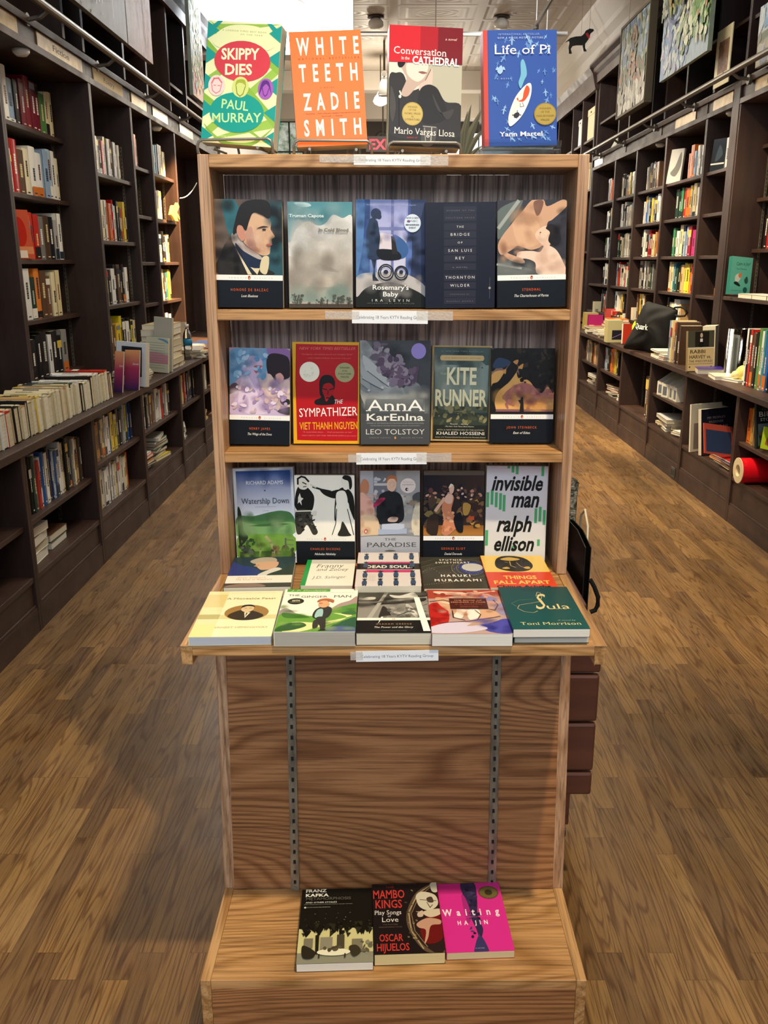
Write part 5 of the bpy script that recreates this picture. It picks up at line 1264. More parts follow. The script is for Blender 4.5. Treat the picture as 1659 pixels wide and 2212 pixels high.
things = [('r', 0, 0, 1, 1, 'e6c262'), ('r', 0, 0, 1, .46, 'd6462a'), ('b', [(.2, .6), (.22, .84), (.34, .97), (.55, .98), (.72, .88), (.78, .66), (.66, .5), (.4, .48)], '1d170e'), ('b', [(.3, .87), (.46, .94), (.62, .87), (.46, .82)], 'c8a650'), ('l', [(.44, .8), (.43, .66), (.5, .6)], .015, 'b49a64'), ('l', [(.36, .78), (.4, .76)], .012, 'b49a64'), ('l', [(.54, .76), (.58, .64), (.66, .56)], .01, 'b49a64'), ('b', [(.28, .58), (.36, .62), (.4, .57), (.33, .55)], 'c8a24a'), ('b', [(.62, .6), (.7, .63), (.72, .57), (.66, .55)], 'c8a24a'), ('t', 'Chinua Achebe', .5, .385, .035, .56, 'b8331e', 'i'), ('t', 'THINGS', .5, .245, .1, .5, 'efc25c', 'B'), ('t', 'FALL APART', .5, .1, .1, .84, 'efc25c', 'B'), ('t', 'Chinua Achebe', .5, .0, .06, .8, '2a1710', 'B')]
kafka = [('r', 0, 0, 1, 1, '17150f'), ('r', 0, 0, 1, .3, 'b8b088'), ('r', 0, 0, 1, .1, '8c8a74'), ('s', .02, .3, .98, .5, 40, .05, ['1d1b13', '2c2a1c', '17150f'], 111)]
kafka += [('r', 0, .1, 1, .44, 'cfc88c'), ('r', 0, .1, 1, .13, '8c8a74')]
rg = random.Random(9)
for i in range(90):
    u = rg.uniform(.02, .98)
    v = .44 + .1 * abs(math.sin(u * 17)) * rg.uniform(-1, .2) + rg.uniform(-.03, .06)
    d = rg.uniform(.02, .05)
    kafka += [('p', [(max(u - d, 0), min(v + d, .6)), (min(u + d, 1), min(v + d * .8, .6)), (min(max(u + rg.uniform(-d, d), 0), 1), v - d)], rg.choice(['17150f', '1d1b13', '17150f', '2c2a1c']))]
kafka += [('r', .08, .18, .2, .3, '7a745e'), ('r', .3, .16, .46, .31, '8c8670'), ('r', .52, .16, .62, .34, '4a4432'), ('r', .72, .14, .86, .28, '7c7660'), ('p', [(.23, .34), (.28, .34), (.28, .1), (.24, .1)], '221f16'), ('b', [(.06, .2), (.14, .19), (.24, .12), (.2, .05), (.08, .06)], '2c271c'), ('b', [(.68, .18), (.78, .2), (.84, .12), (.74, .06)], '3a3324'), ('e', .48, .12, .22, .045, 'e6e2c0'), ('r', .28, .05, .3, .1, '3a3324'), ('r', .62, .05, .64, .1, '3a3324'), ('s', .36, .14, .6, .18, 6, .04, ['5a543e', '4a4432'], 112), ('s', .85, .1, .97, .26, 10, .04, ['6a6450', '5c563f', '8c866c'], 113), ('s', .04, .5, .96, .66, 14, .012, ['4a463a', '5c584a'], 114),
          ('t', 'FRANZ', .2, .935, .045, .3, 'ecead8', 'sB'), ('t', 'KAFKA', .22, .87, .045, .34, 'ecead8', 'sB'), ('t', 'METAMORPHOSIS', .38, .82, .042, .64, '5c584c', 'sb'), ('t', 'AND OTHER STORIES', .28, .775, .022, .44, 'dcd9c8', 's'), ('t', 'NEWLY TRANSLATED WITH AN INTRODUCTION BY MICHAEL HOFMANN', .38, .752, .01, .68, '9a968a', ''), ('e', .06, .715, .015, .012, 'dcd9c8'), ('t', 'PENGUIN CLASSICS DELUXE EDITION', .24, .71, .012, .34, 'a8a498', '')]
mambo = [('r', 0, 0, 1, 1, '1c1514'), ('b', [(1, 1), (.92, .99), (.66, .84), (.5, .55), (.52, .3), (.7, .04), (.9, .0), (1, 0)], '5a4a38'), ('b', [(1, .97), (.92, .95), (.7, .8), (.56, .54), (.58, .3), (.74, .08), (1, .04)], '2a1d1a'), ('l', [(.95, .985), (.7, .84), (.53, .56), (.55, .3), (.7, .06)], .02, 'a8926a'), ('l', [(.9, .93), (.7, .78), (.57, .54), (.6, .3), (.76, .08)], .012, '85714f'), ('s', .5, .1, .7, .9, 20, .025, ['7a6646', '94805a', '4a3c2c'], 121), ('b', [(.66, .78), (.7, .84), (.8, .86), (.96, .8), (.98, .66), (.84, .58), (.7, .64)], 'cfc7ad'), ('b', [(.82, .76), (.9, .78), (.92, .7), (.84, .7)], '4c3a30'), ('l', [(.72, .74), (.96, .72)], .014, '5c4a3c'), ('l', [(.82, .7), (.86, .62), (.9, .66)], .014, '6a5a4c'), ('b', [(.9, .98), (1, 1), (1, .86), (.92, .86)], 'c8c0a4'), ('b', [(.8, .5), (1, .56), (1, .2), (.76, .12), (.68, .3)], '6a1614'), ('b', [(.64, .4), (.8, .47), (.98, .44), (.98, .38), (.84, .36), (.78, .2), (.72, .12), (.76, .3), (.66, .34)], 'c09478'), ('b', [(.74, .56), (1, .6), (1, .52), (.84, .48)], 'd0bfa0'), ('b', [(.66, .54), (.74, .58), (.74, .5), (.67, .49)], 'c8b29a'),
         ('t', 'THE', .27, .93, .03, .13, '8c2a24', ''), ('t', 'MAMBO', .25, .775, .13, .48, 'c23a34', 'b'), ('t', 'KINGS', .24, .63, .125, .4, 'c23a34', 'b'), ('t', 'Play Songs', .22, .535, .065, .4, 'dcd6cc', 's'), ('t', 'of', .24, .5, .03, .05, 'dcd6cc', 's'), ('t', 'Love', .25, .43, .07, .24, 'dcd6cc', 's'), ('t', 'THE PULITZER', .25, .385, .016, .22, '6a5a50', 's'), ('t', 'PRIZE-WINNING NOVEL', .25, .35, .016, .34, '6a5a50', 's'), ('t', 'OSCAR', .25, .165, .1, .34, 'c23a34', 'b'), ('t', 'HIJUELOS', .27, .04, .1, .46, 'c23a34', 'b'), ('t', '"RICH AND PROVOCATIVE"', .4, .975, .012, .6, '6a5a50', 'w')]
waiting = [('r', 0, 0, 1, 1, 'd62f8c'), ('r', 0, .84, .4, 1, 'c42a7c'), ('b', [(.38, 1), (.6, 1), (.6, .74), (.56, .5), (.6, .3), (.52, .16), (.5, .3), (.44, .5), (.4, .75)], '322a48'), ('b', [(.38, .4), (.46, .5), (.42, .76), (.36, .8)], 'a82a78'), ('b', [(.5, .2), (.56, .2), (.62, .04), (.6, 0), (.42, 0), (.42, .05)], '3a3660'), ('s', .42, .2, .58, .98, 40, .04, ['2a2440', '463e62', '201c34', '3c3454'], 131), ('e', .8, .84, .16, .1, '5a4d28'), ('e', .8, .84, .14, .085, '6e6034'), ('e', .8, .84, .06, .045, '3c321a'), ('t', 'Waiting', .46, .505, .1, .88, 'f0dfe4', 'BW'), ('r', .06, .475, .9, .479, 'e05aa2'), ('t', 'HA JIN', .46, .37, .06, .46, 'f0dfe4', 'BW'), ('t', 'A NOVEL', .5, .035, .02, .14, '9c98b8', '')]
# ------------------------------------------------------------------ books on the display stand
G1 = 'books standing on top of the oak stand'
G2, G3, G4 = ('books on the %s shelf row of the oak stand' % s for s in ('first', 'second', 'third'))
G5, G6 = 'books lying on the table of the stand', 'books lying on the foot of the stand'

b1 = stand('book', 'green and teal patterned book with a red oval, far left on top', 438, 597, 326, 533, 62, Z1, .036, 6, 'f4f7bd', '1f9f98', skippy, G1, Y=1.835, yaw=-9, page='cfcabc')
b2_ = stand('book', 'orange book with large white capital letters on the stand top', 640, 791, 325, 701, 77, Z1, .034, 7, 'e97c40', '3a2620', white_teeth, G1, Y=1.835, yaw=5)
b3 = stand('book', 'book with red top and a pensive black-and-white portrait', 834, 990, 327, 920, 67, Z1, .04, 7, '2b2927', 'b9b48a', cathedral, G1, Y=1.835, yaw=5, spine_art=[('r', 0, .62, 1, 1, 'b5202c'), ('r', .3, .2, .7, .55, '8c8866')])
b4 = stand('book', 'deep blue book with a small white boat seen from above', 1044, 1201, 322, 1122, 72, Z1, .03, 5, '3354a4', 'c8493c', pi, G1, Y=1.835, yaw=5)


def book_stand(bk, w, label, clear=False, tilt=6):
    """bent wire easel under a book on the stand top"""
    x, y, up = bk.location.x, 1.872, bk.location.z - Z1
    r = empty('book_easel', (x, y, Z1), label, 'book stand', 'wire book stands on top', (0, 0, bk.rotation_euler.z))
    yf = -.042
    if clear:
        mb = MB()
        mb.box(-w / 2, yf - .005, up - .0035, w / 2, .05, up - .0005, mat='clear_plastic')
        mb.box(-w / 2, yf - .008, .0, w / 2, yf - .005, up + .012, mat='clear_plastic')
        mb.obj('base', r)
        mb = MB()
        mb.prism([(-w / 2, .004, .003), (-w / 2, .018, .12), (-w / 2, .021, .12), (-w / 2, .008, .003)], (w, 0, 0), mat='clear_plastic')
        mb.obj('back_plate', r)
        return
    rr = .0028
    mb = MB()
    h, c = up + .012, .01
    pts = [(-w / 2, .0, rr), (-w / 2, yf, rr), (-w / 2, yf - .004, rr + .004), (-w / 2, yf - .006, h - c), (-w / 2 + c * .3, yf - .006, h - c * .3), (-w / 2 + c, yf - .006, h)]
    pts += [(-px, py, pz) for px, py, pz in reversed(pts)]
    mb.tube(pts, rr, mat='grey_wire')
    for sx in (-1, 1):
        mb.tube([(sx * w * .3, yf - .004, up - rr - .0004), (sx * w * .3, .03, up - rr - .0004), (sx * w * .3, .034, rr), (sx * w * .3, .05, rr)], rr, mat='grey_wire')
    mb.obj('front_loop', r, smooth=True)
    mb = MB()
    k = math.tan(R(tilt))
    q = [(-w * .36, -.02, rr), (-w * .36, .012, rr), (-w * .36, .014 + .17 * k, .17), (-w * .3, .016 + .18 * k, .18), (w * .3, .016 + .18 * k, .18), (w * .36, .014 + .17 * k, .17), (w * .36, .012, rr), (w * .36, -.02, rr)]
    mb.tube(q, rr, mat='grey_wire')
    mb.obj('back_loop', r, smooth=True)
    mb = MB()
    mb.tube([(-w * .3, .016 + .18 * k, .18), (-w * .22, .085, rr), (w * .22, .085, rr), (w * .3, .016 + .18 * k, .18)], rr, mat='grey_wire')
    mb.obj('rear_leg', r, smooth=True)


book_stand(b1, .15, 'grey wire book stand holding the green and teal book')
book_stand(b2_, .15, 'grey wire book stand holding the orange book')
book_stand(b3, .142, 'grey wire book stand holding the book with the pensive portrait')
book_stand(b4, .15, 'clear plastic book stand under the blue book', True)

stand('book', 'black-banded book with a dark-haired man in profile, first shelf far left', 468.5, 612, 668, 535, 434.5, Z2, .028, 3, '2c3134', '12161c', balzac, G2, yaw=0)
stand('book', 'pale cloud-covered book over tiny trees, first shelf', 626, 762, 668, 691, 439, Z2, .028, 3, 'b3aca0', '9c968c', capote, G2)
stand('book', 'blue nursery scene book with a pram, first shelf middle', 769.5, 918, 667.5, 845, 434.5, Z2, .03, 3, '39466a', '1c1f22', rosemary, G2)
stand('book', 'plain dark navy book with a column of small capitals', 919.5, 1068, 668.5, 995, 440, Z2, .022, 3, '1a1d2c', '14161f', bridge, G2)
stand('book', 'black-banded book with an embracing couple, first shelf far right', 1072.5, 1219.5, 668, 1149, 437, Z2, .03, 4, '34343c', '101820', stendhal, G2, yaw=2)
stand('book', 'black-banded book with lilac dresses, second shelf far left', 497, 626, 965, 561, 757, Z3, .024, 6, 'b7a1b6', '12161c', james, G3)
stand('book', 'red book with yellow border and a black portrait', 635, 776.5, 962.5, 704, 743, Z3, .026, 6, 'e0a924', 'e0a924', sympath, G3)
stand('book', 'grey book with a hand and mauve flowers, second shelf middle', 779, 928.5, 964.5, 854, 740.5, Z3, .036, 6, '45494c', '2e3032', anna, G3)
stand('book', 'gold-edged grey-green book with jagged cream capitals', 930.5, 1057, 957, 999, 751, Z3, .024, 6, 'c0a876', '9c8552', kite, G3)
stand('book', 'black-banded book with a pink tree at sunset, second shelf far right', 1058.5, 1192.5, 961, 1131, 756.5, Z3, .03, 6, '3a4a66', '15171b', eden, G3, page='cfc8b8')
stand('book', 'white-edged book with blue sky over green fields', 514, 642, 1222, 567.5, 1016, ZT, .024, 7, 'dfe6ee', 'c9d2da', watership, G4, yaw=-1)
stand('book', 'black-banded book with two men drawn in black ink', 640, 768.5, 1222, 700.5, 1031.5, ZT, .03, 7, 'eceadf', '14130f', nickleby, G4, yaw=-2)
stand('book', 'lilac-grey book with a woman in a black dress', 779, 906, 1223, 842.5, 1021, ZT, .026, 7, '8e9096', 'b5481e', paradise, G4, yaw=1)
stand('book', 'black-banded book with a crowded gambling room', 914, 1043, 1222, 981, 1023, ZT, .03, 7, '16161c', '100f0f', deronda, G4)
stand('book', 'pale book with black brush script and green bars', 1046, 1176, 1222, 1118.5, 1011.5, ZT, .026, 7, 'cdcdd6', 'c4c8be', invisible, G4, yaw=1)

lie('book', 'blue and cream book with a turbaned head, second lying row far left', (482, 1269), (628, 1269), (508, 1204), (638, 1204), ZT, .022, '2a3a48', '2a3a48', vicar, G5)
lie('book', 'white book with green spine strip and handwritten letters', (649, 1268), (761, 1264), (664.5, 1212), (769, 1208), ZT, .018, 'efeddc', '1f9a44', franny, G5)
lie('book', 'pink-banded book with rows of small blue figures', (768, 1267), (909, 1267), (773, 1195), (905, 1194), ZT, .036, 'd9d1cc', 'a03040', deadsouls, G5)
lie('book', 'dark swirling planet book lying beside the pink-banded book', (917, 1272), (1058, 1272), (906, 1204), (1038, 1204), ZT, .02, '3d3a30', '2a281f', sputnik, G5)
lie('book', 'yellow and red-orange book with a black mask', (1060, 1271), (1205, 1269), (1037, 1201), (1170, 1201), ZT, .026, 'e6c262', 'd6462a', things, G5)
lie('book', 'cream yellow book with an oval sepia portrait, front table left', (405.5, 1379), (587, 1374), (455, 1279.5), (611, 1277), ZT, .0165, 'f3ecc0', 'e4d9a0', hemingway, G5, page='b9c0cc')
lie('book', 'white and green book with a red-haired cartoon man', (590, 1367), (769, 1365), (618, 1276), (772, 1271), ZT, .027, 'f7f3e2', 'dcd8c6', ginger, G5, page='b4b0a6')
lie('book', 'black and white book with a white slash, front table middle', (770, 1371), (932, 1367.5), (775, 1279), (922, 1277), ZT, .0225, '8c8981', '1a1812', greene, G5)
lie('book', 'red, flesh and blue painted book, front table', (934, 1371.5), (1107, 1369), (922, 1276.5), (1078, 1273.5), ZT, .024, 'b99a90', '6a2a30', lepage, G5, page='e8e4da')
lie('book', 'lower pale copy underneath the dark green book on the table', (1112, 1373), (1272, 1372), (1079, 1279), (1222, 1277), ZT, .0155, '164a4a', '164a4a', [], G5, page='cfc9bc')
lie('book', 'dark green book with a gold script title, front table right', (1109, 1360), (1275, 1359.5), (1076.5, 1270), (1223.5, 1267.5), ZT + .0165, .016, '175050', '123e3e', sula, G5, page='e9e4d8')
lie('book', 'black book with a yellowed furnished room, foot of stand left', (639, 2085), (807, 2077.5), (654, 1924), (803, 1918), ZB, .019, '17150f', '100e0a', kafka, G6, page='efeadb')
lie('book', 'black book with red capitals and a gilt mirror, foot middle', (808.7, 2064), (962, 2058), (804, 1912.5), (942, 1906), ZB, .026, '1c1514', '150f0e', mambo, G6, page='e2cf98')
lie('book', 'bright pink book with a dark braid, foot of stand right', (964, 2061), (1113, 2052.5), (945, 1912), (1075, 1905), ZB, .017, 'd62f8c', 'b8226f', waiting, G6, page='d9c69a')
# ------------------------------------------------------------------ books in the wall shelves
PAL = {'w': ('white', ['e6e4dc', 'dcdcd8', 'eceae0']), 'c': ('cream', ['dccfa8', 'e2d8b8', 'd6c698']), 'k': ('black', ['1c1a1a', '24201f', '191b1f']),
       'r': ('red', ['b8261e', 'c43428', 'a8201e']), 'm': ('maroon', ['7a1a2a', '8c2034', '6c1626']), 'o': ('orange', ['d4702a', 'dc8034', 'c8602a']),
       'y': ('yellow', ['dcb83a', 'e4c850', 'd4c02c']), 'g': ('green', ['4c7a42', '5c8c4c', '3c8458']), 'd': ('dark green', ['2c4436', '34503c', '263c34']),
       'b': ('blue', ['2c5a9c', '3468ac', '2a4a90']), 'n': ('navy', ['22305c', '283868', '1e2a50']), 't': ('teal', ['2a7a84', '3a8a8c', '2c6c7c']),
       'e': ('grey', ['8c8a86', 'a09c96', '74726e']), 'l': ('light blue', ['9cb0c4', 'a8bccc', '8ca4bc']), 'p': ('purple', ['7a4a80', 'b03a78', '684a84']),
       'a': ('tan', ['b89460', 'c4a06c', 'ac8450']), 'u': ('brown', ['5c4230', '6c4a34', '4c382a'])}
ORD = ['first', 'second', 'third', 'fourth', 'fifth', 'sixth', 'seventh', 'eighth', 'ninth', 'tenth', 'eleventh', 'twelfth', 'thirteenth', 'fourteenth', 'fifteenth',
       'sixteenth', 'seventeenth', 'eighteenth', 'nineteenth', 'twentieth', 'twenty-first', 'twenty-second', 'twenty-third', 'twenty-fourth', 'twenty-fifth', 'twenty-sixth',
       'twenty-seventh', 'twenty-eighth', 'twenty-ninth', 'thirtieth', 'thirty-first', 'thirty-second', 'thirty-third', 'thirty-fourth', 'thirty-fifth', 'thirty-sixth',
       'thirty-seventh', 'thirty-eighth', 'thirty-ninth', 'fortieth', 'forty-first', 'forty-second', 'forty-third', 'forty-fourth', 'forty-fifth', 'forty-sixth']


def spine_mesh(name, th, h, dp, col, rg, hard):
    """book seen from its spine: x thickness, spine at y 0, y depth, z up"""
    mb = MB()
    c = .002 if hard else .0008
    ov = .003 if hard else .0006
    mb.box(0, .004, 0, c, dp, h, col)
    mb.box(th - c, .004, 0, th, dp, h, col)
    n = 4
    for i in range(n):
        xa, xb = th * i / n, th * (i + 1) / n
        f = lambda x: .005 * ((2 * x / th - 1) ** 2) * (1 if hard else .25)
        mb.face([(xa, f(xa), 0), (xb, f(xb), 0), (xb, f(xb), h), (xa, f(xa), h)], col)
        mb.face([(xa, f(xa), h), (xb, f(xb), h), (xb, .006, h), (xa, .006, h)], col)
        mb.face([(xa, f(xa), 0), (xa, .006, 0), (xb, .006, 0), (xb, f(xb), 0)], col)
    mb.box(c, .006, ov, th - c, dp - ov, h - ov, rg.choice(['d8d0b8', 'e2dcc8', 'cfc4a4']), 'pages')
    # title lettering and bands printed on the spine
    dark = sum(hx(col)[:3]) < .6
    ink = rg.choice(['e8e4d8', 'd8c890', 'e8e4d8', 'c8c4bc'] if dark else ['2a2826', '5a2a22', '2a3850', '3a3a38'])
    y = -.0003

    def rect(u0, u1, v0, v1, cc, dy=0):
        mb.face([(th * u0, y - dy, h * v0), (th * u1, y - dy, h * v0), (th * u1, y - dy, h * v1), (th * u0, y - dy, h * v1)], cc)
    q = rg.random()
    if q < .25:
        a = rg.uniform(.6, .85)
        rect(.03, .97, a, min(a + rg.uniform(.08, .25), .97), rg.choice(['e6e2d4', 'b83228', '26303c', 'd8b84a', '7a8a94', '1c1a1a']))
    elif q < .4:
        rect(.03, .97, .02, rg.uniform(.1, .3), rg.choice(['e6e2d4', '26303c', '1c1a1a', 'c8702c']))
    v = rg.uniform(.3, .42)
    e = v + rg.uniform(.25, .4)
    w = rg.uniform(.22, .36)
    while v < e:
        d = rg.uniform(.02, .05)
        rect(.5 - w / 2, .5 + w / 2, v, v + d, ink, .0002)
        v += d + .008
    rect(.3, .7, .05, .075, ink, .0002)
    return mb.mesh(name)


def row(side, xs, z, ya, yb, codes, hr, where, group, dp=.145, tmin=.02, tmax=.045, lean=True, seed=None):
    """upright books, spines to the aisle, listed from left to right as seen in the photo; a blank is a gap"""
    rg = random.Random(seed if seed is not None else hash((round(z * 1000), round(ya * 100), side)) % 9999)
    ths = []
    for c in codes:
        t = rg.uniform(tmin, tmax)
        ths.append(.05 if c == ' ' else t)
    tot = sum(ths)
    sp = abs(yb - ya)
    k = min(1.9, sp / tot) if tot < sp else sp / tot
    ths = [t * k for t in ths]
    n_r = sum(1 for c in codes if c != ' ')
    y = ya
    sgn = 1 if yb > ya else -1
    i = 0
    for c, t in zip(codes, ths):
        if c == ' ':
            y += sgn * t
            continue
        hard = rg.random() < .4
        hh = rg.uniform(*hr)
        cn, cl = PAL[c]
        col = rg.choice(cl)
        d = dp * rg.uniform(.9, 1.06)
        nm = 'hardback_book' if hard else 'paperback_book'
        me = spine_mesh(nm, t - .0012, hh, d, col, rg, hard)
        o = bpy.data.objects.new(nm, me)
        COL.objects.link(o)
        back = xs - side * .0
        o.location = (back + side * rg.uniform(0, .012), y, z + .0005)
        o.rotation_euler = (0, 0, R(90) if side < 0 else R(-90))
        tag(o, '%s book, %s from left %s' % (cn, ORD[i], where) if n_r > 1 else '%s book, only one %s' % (cn, where), 'book', group)
        y += sgn * t
        i += 1


GL, GR = 'books upright in the left wall shelves', 'books upright in the right wall shelves'
FX = LU - .185
H0 = (.19, .25)
# left wall, tall bays (left to right = near to far)
for z, codes, e, nm in ((ZL[0], 'ytcekwwlkmmmmgcc', 5.50, 'topmost'), (ZL[1], 'aaukcwrucwwllwc', 5.53, 'second'), (ZL[2], 'kwddk   orreukew', 5.44, 'third'), (ZL[3], '    ewdouucc', 5.35, 'fourth'), (ZL[4], 'wektotkkkwkke', 5.46, 'lowest')):
    row(-1, FX, z, 4.37, e, codes, (.21, .27), 'on the %s shelf under the Fiction sign' % nm, GL, .16, .026, .05)
for z, codes, nm in ((ZL[2], 'wu', 'third'), (ZL[3], 'ek', 'fourth'), (ZL[4], 'lkww', 'lowest')):
    row(-1, FX, z, 4.16, 4.295, codes, (.2, .25), 'on the %s shelf at the left photo edge' % nm, GL, .16)
for z, codes, e, nm in ((2.024, 'yccdkreecueuw', 6.28, 'top'), (1.63, 'uccckworrwkkryk', 6.36, 'second'), (1.235, 'weekwkukkw', 6.25, 'third'), (.90, 'wwuuyykwkyc', 6.36, 'lowest')):
    row(-1, LU - .05, z, 5.64, e, codes, (.2, .26), 'on the %s shelf of the poetry bay' % nm, GL, .15)
row(-1, LU - .05, .90, 5.93, 6.02, 'yy', (.33, .34), 'tall behind others in the poetry bay', GL, .18, seed=3) if False else None
for z, c1, c2, nm in ((2.144, 'wuooe', 'egygtbecc', 'top'), (1.82, 'cuy', 'cwawwcc', 'second'), (1.50, 'k', 'rwkrwkkwa', 'third'), (1.207, 'bb', 'uoacutya', 'fourth'), (.90, 'kku', 'krkkwrw', 'lowest')):
    row(-1, LU - .05, z, 6.47, 6.86, c1, H0, 'on the %s shelf of the slim left bay' % nm, GL)
    row(-1, LU - .05, z, 6.97, 7.52, c2, H0, 'on the %s shelf of the lamplit left bay' % nm, GL)
# left low cabinets
LF = LX - .045
row(-1, LF, .46, 2.9, 3.40, 'wcwkw', (.2, .23), 'in the low cabinet at the left photo edge', GL, .16)
row(-1, LF, .46, 3.52, 4.24, 'edekdwrwbwknlbwwckkecacu', (.21, .25), 'in the low cabinet above the white stack', GL, .17, .022, .034, seed=11)
row(-1, LF, .50, 4.38, 5.12, 'ruaaucwwbyykkelybn', (.19, .225), 'on the upper shelf of the fully stocked low cabinet', GL, .16)
row(-1, LF, .24, 4.36, 5.0, 'wcaacwwuwwcwcwcco', (.19, .22), 'on the bottom shelf of the fully stocked low cabinet', GL, .16)
row(-1, LF, .50, 5.25, 6.02, 'rwuwkwuuwwwruwk', (.19, .225), 'in the low cabinet over the magazine piles', GL, .16)
row(-1, LF, .50, 6.22, 6.85, 'rdacrknknk', (.2, .225), 'in the low cabinet with red and dark books', GL, .17)
row(-1, LF, .50, 6.95, 7.5, 'ureuw', (.17, .2), 'in the last low cabinet left of the stand', GL, .15)

# right wall, tall bays (left to right = far to near)
BAYS = ((10.2, 9.72, ('euowe', 'wkcewk', 'dkwnl', 'kwckwacu', 'kwkrerk'), 'of the farthest right bay'),
        (9.6, 8.9, ('cwkecykw', 'wkwkwcway', 'dkcewcwe', 'lorwcwrwgd', 'lww yak'), 'of the second right bay'),
        (8.70, 7.97, ('weeukuu', 'wblkyekwe', 'kwkrmcaow', 'ekwkeude', 'uyccu'), 'of the middle right bay'),
        (7.74, 6.99, ('   oolwkwrm', 'ddgroyecwu', 'gdwcnllmp', 'cctdkayyor', 'kecwwa'), 'of the green-book right bay'),
        (6.72, 6.47, ('wek', '  cw', '   c', ' wur', ' cu'), 'of the slim right bay'))
for ya, yb, rows, nm in BAYS:
    for z, codes, sh in zip(ZR, rows, ('top', 'second', 'third', 'fourth', 'lowest')):
        row(1, RU + .06, z, ya - (.05 if sh == 'top' and codes == 'wek' else 0), yb, codes, (.19, .25), 'on the %s shelf %s' % (sh, nm), GR)
for z, codes, nm in ((2.247, 'eetwtlt', 'top'), (1.912, 'ewwcakcuuewk', 'second'), (1.584, 'krwrwkckrump', 'third')):
    row(1, RU + .185, z, 6.16, 5.35, codes, (.21, .27), 'on the %s shelf under the gold sign' % nm, GR, .16, .026, .05)
# right low cabinets
RF = RX + .045
row(1, RF, .50, 9.5, 8.74, 'uceecuocaeuo', (.19, .225), 'in the low cabinet beside the oak stand', GR, .16)
row(1, RF, .50, 8.62, 8.02, 'llkooyyk', (.2, .235), 'in the low cabinet with an orange book', GR, .18, .03, .045)
row(1, RF, .28, 7.16, 6.93, 'ucun', (.3, .35), 'in the cabinet with only three tall books', GR, .2, .03, .05)
row(1, RF, .28, 5.99, 5.86, 'ww', (.27, .33), 'beside the large dark picture book', GR, .2, .02, .04)
row(1, RF, .49, 5.05, 4.90, 'oyae', (.2, .23), 'above the red roll, right photo edge', GR, .17)


# ------------------------------------------------------------------ covers turned to the front, and flat piles
def slab(name, label, c, size, col, yaw=0, group=None, page='ddd6c2', art=(), cat='book', side_art=()):
    """book lying flat: c = middle of its underside, size = (x, y, thickness); spine on the near side"""
    w, d, t = size
    r = empty(name, c, label, cat, group, (0, 0, R(yaw)))
    mb = MB()
    k = .0012
    mb.box(-w / 2, -d / 2, 0, w / 2, d / 2, k, col)
    mb.box(-w / 2, -d / 2, t - k, w / 2, d / 2, t, col)
    mb.box(-w / 2, d / 2 - k, k, w / 2, d / 2, t - k, col)
    if art:
        paint(mb, art, lambda a, b2, q: (-w / 2 + a, -d / 2 + b2, t + q * .0001), w, d)
    mb.obj('cover', r)
    pb = MB()
    pb.box(-w / 2 + .002, -d / 2 + .002, k, w / 2 - .002, d / 2 - k, t - k, page, 'pages')
    pb.obj('page_block', r)
    return r


def pile(c, n, size, cols, where, group, jit=6, t0=.012, t1=.026, seed=1, flip=0):
    rg = random.Random(seed)
    z = c[2]
    for i in range(n):
        t = rg.uniform(t0, t1)
        cn, cl = PAL[cols[i % len(cols)]]
        pos = 'bottom' if i == 0 else ('top' if i == n - 1 else ORD[i] + ' from bottom')
        slab('flat_book', '%s book, %s of the pile %s' % (cn, pos, where), (c[0] + rg.uniform(-.006, .006), c[1] + rg.uniform(-.012, .012), z + .0004),
             (size[0] * rg.uniform(.9, 1.02), size[1] * rg.uniform(.9, 1.02), t), rg.choice(cl), rg.uniform(-jit, jit) + flip, group, rg.choice(['ddd6c2', 'e6e2d4', 'cfc6ac']))
        z += t + .0006


GP = 'flat piles in the low cabinets'
pile((LX - .15, 3.64, .24), 4, (.2, .23, .03), 'wwuw', 'in the near left cabinet', GP, 5, .03, .045, 2, 0)
pile((LX - .15, 3.90, .24), 2, (.18, .2, .03), 'du', 'behind the white stack on the left', GP, 4, .03, .04, 3)
pile((LX - .15, 5.38, .24), 7, (.2, .26, .02), 'wukawrw', 'of magazines, left cabinet, nearer pile', GP, 14, .008, .02, 4)
pile((LX - .15, 5.75, .24), 8, (.2, .28, .02), 'ykndtndw', 'of dark volumes, left cabinet', GP, 8, .014, .024, 5)
pile((LX - .15, 6.4, .24), 6, (.2, .25, .02), 'kwewuw', 'below the red and dark books', GP, 16, .01, .022, 6)
pile((LX - .15, 7.2, .24), 4, (.2, .25, .02), 'yuoa', 'in the last low cabinet on the left', GP, 12, .012, .024, 7)
pile((RX + .15, 9.15, .28), 6, (.2, .3, .02), 'kwuekw', 'in the cabinet beside the oak stand, right', GP, 12, .012, .024, 8)
pile((RX + .15, 8.3, .28), 6, (.2, .3, .02), 'kweoku', 'below the orange book, farther right pile', GP, 12, .012, .024, 9)
pile((RX + .15, 7.97, .28), 3, (.2, .2, .02), 'wkw', 'below the orange book, nearer right pile', GP, 12, .012, .024, 10)
pile((RX + .16, 6.62, .28), 4, (.24, .34, .03), 'wcpw', 'of papers below the magazine files', GP, 10, .012, .03, 11)
pile((RX + .16, 6.25, .28), 3, (.22, .24, .03), 'wcw', 'of pale papers, smaller right pile', GP, 20, .01, .018, 12)
pile((RX + .17, 5.36, .28), 5, (.28, .34, .02), 'kuonr', 'of folders under the leaning red folder', GP, 8, .006, .014, 13)

GF = 'covers turned to the front on the walls'
hands = [('r', 0, .24, 1, 1, '1e1a18'), ('b', [(.2, .98), (.35, .95), (.4, .75), (.55, .95), (.7, .96), (.6, .6), (.9, .35), (.8, .26), (.5, .3), (.2, .5)], 'c89458'), ('r', 0, .2, 1, .25, 'e6e2d8'), ('r', 0, 0, 1, .2, '14110f')]


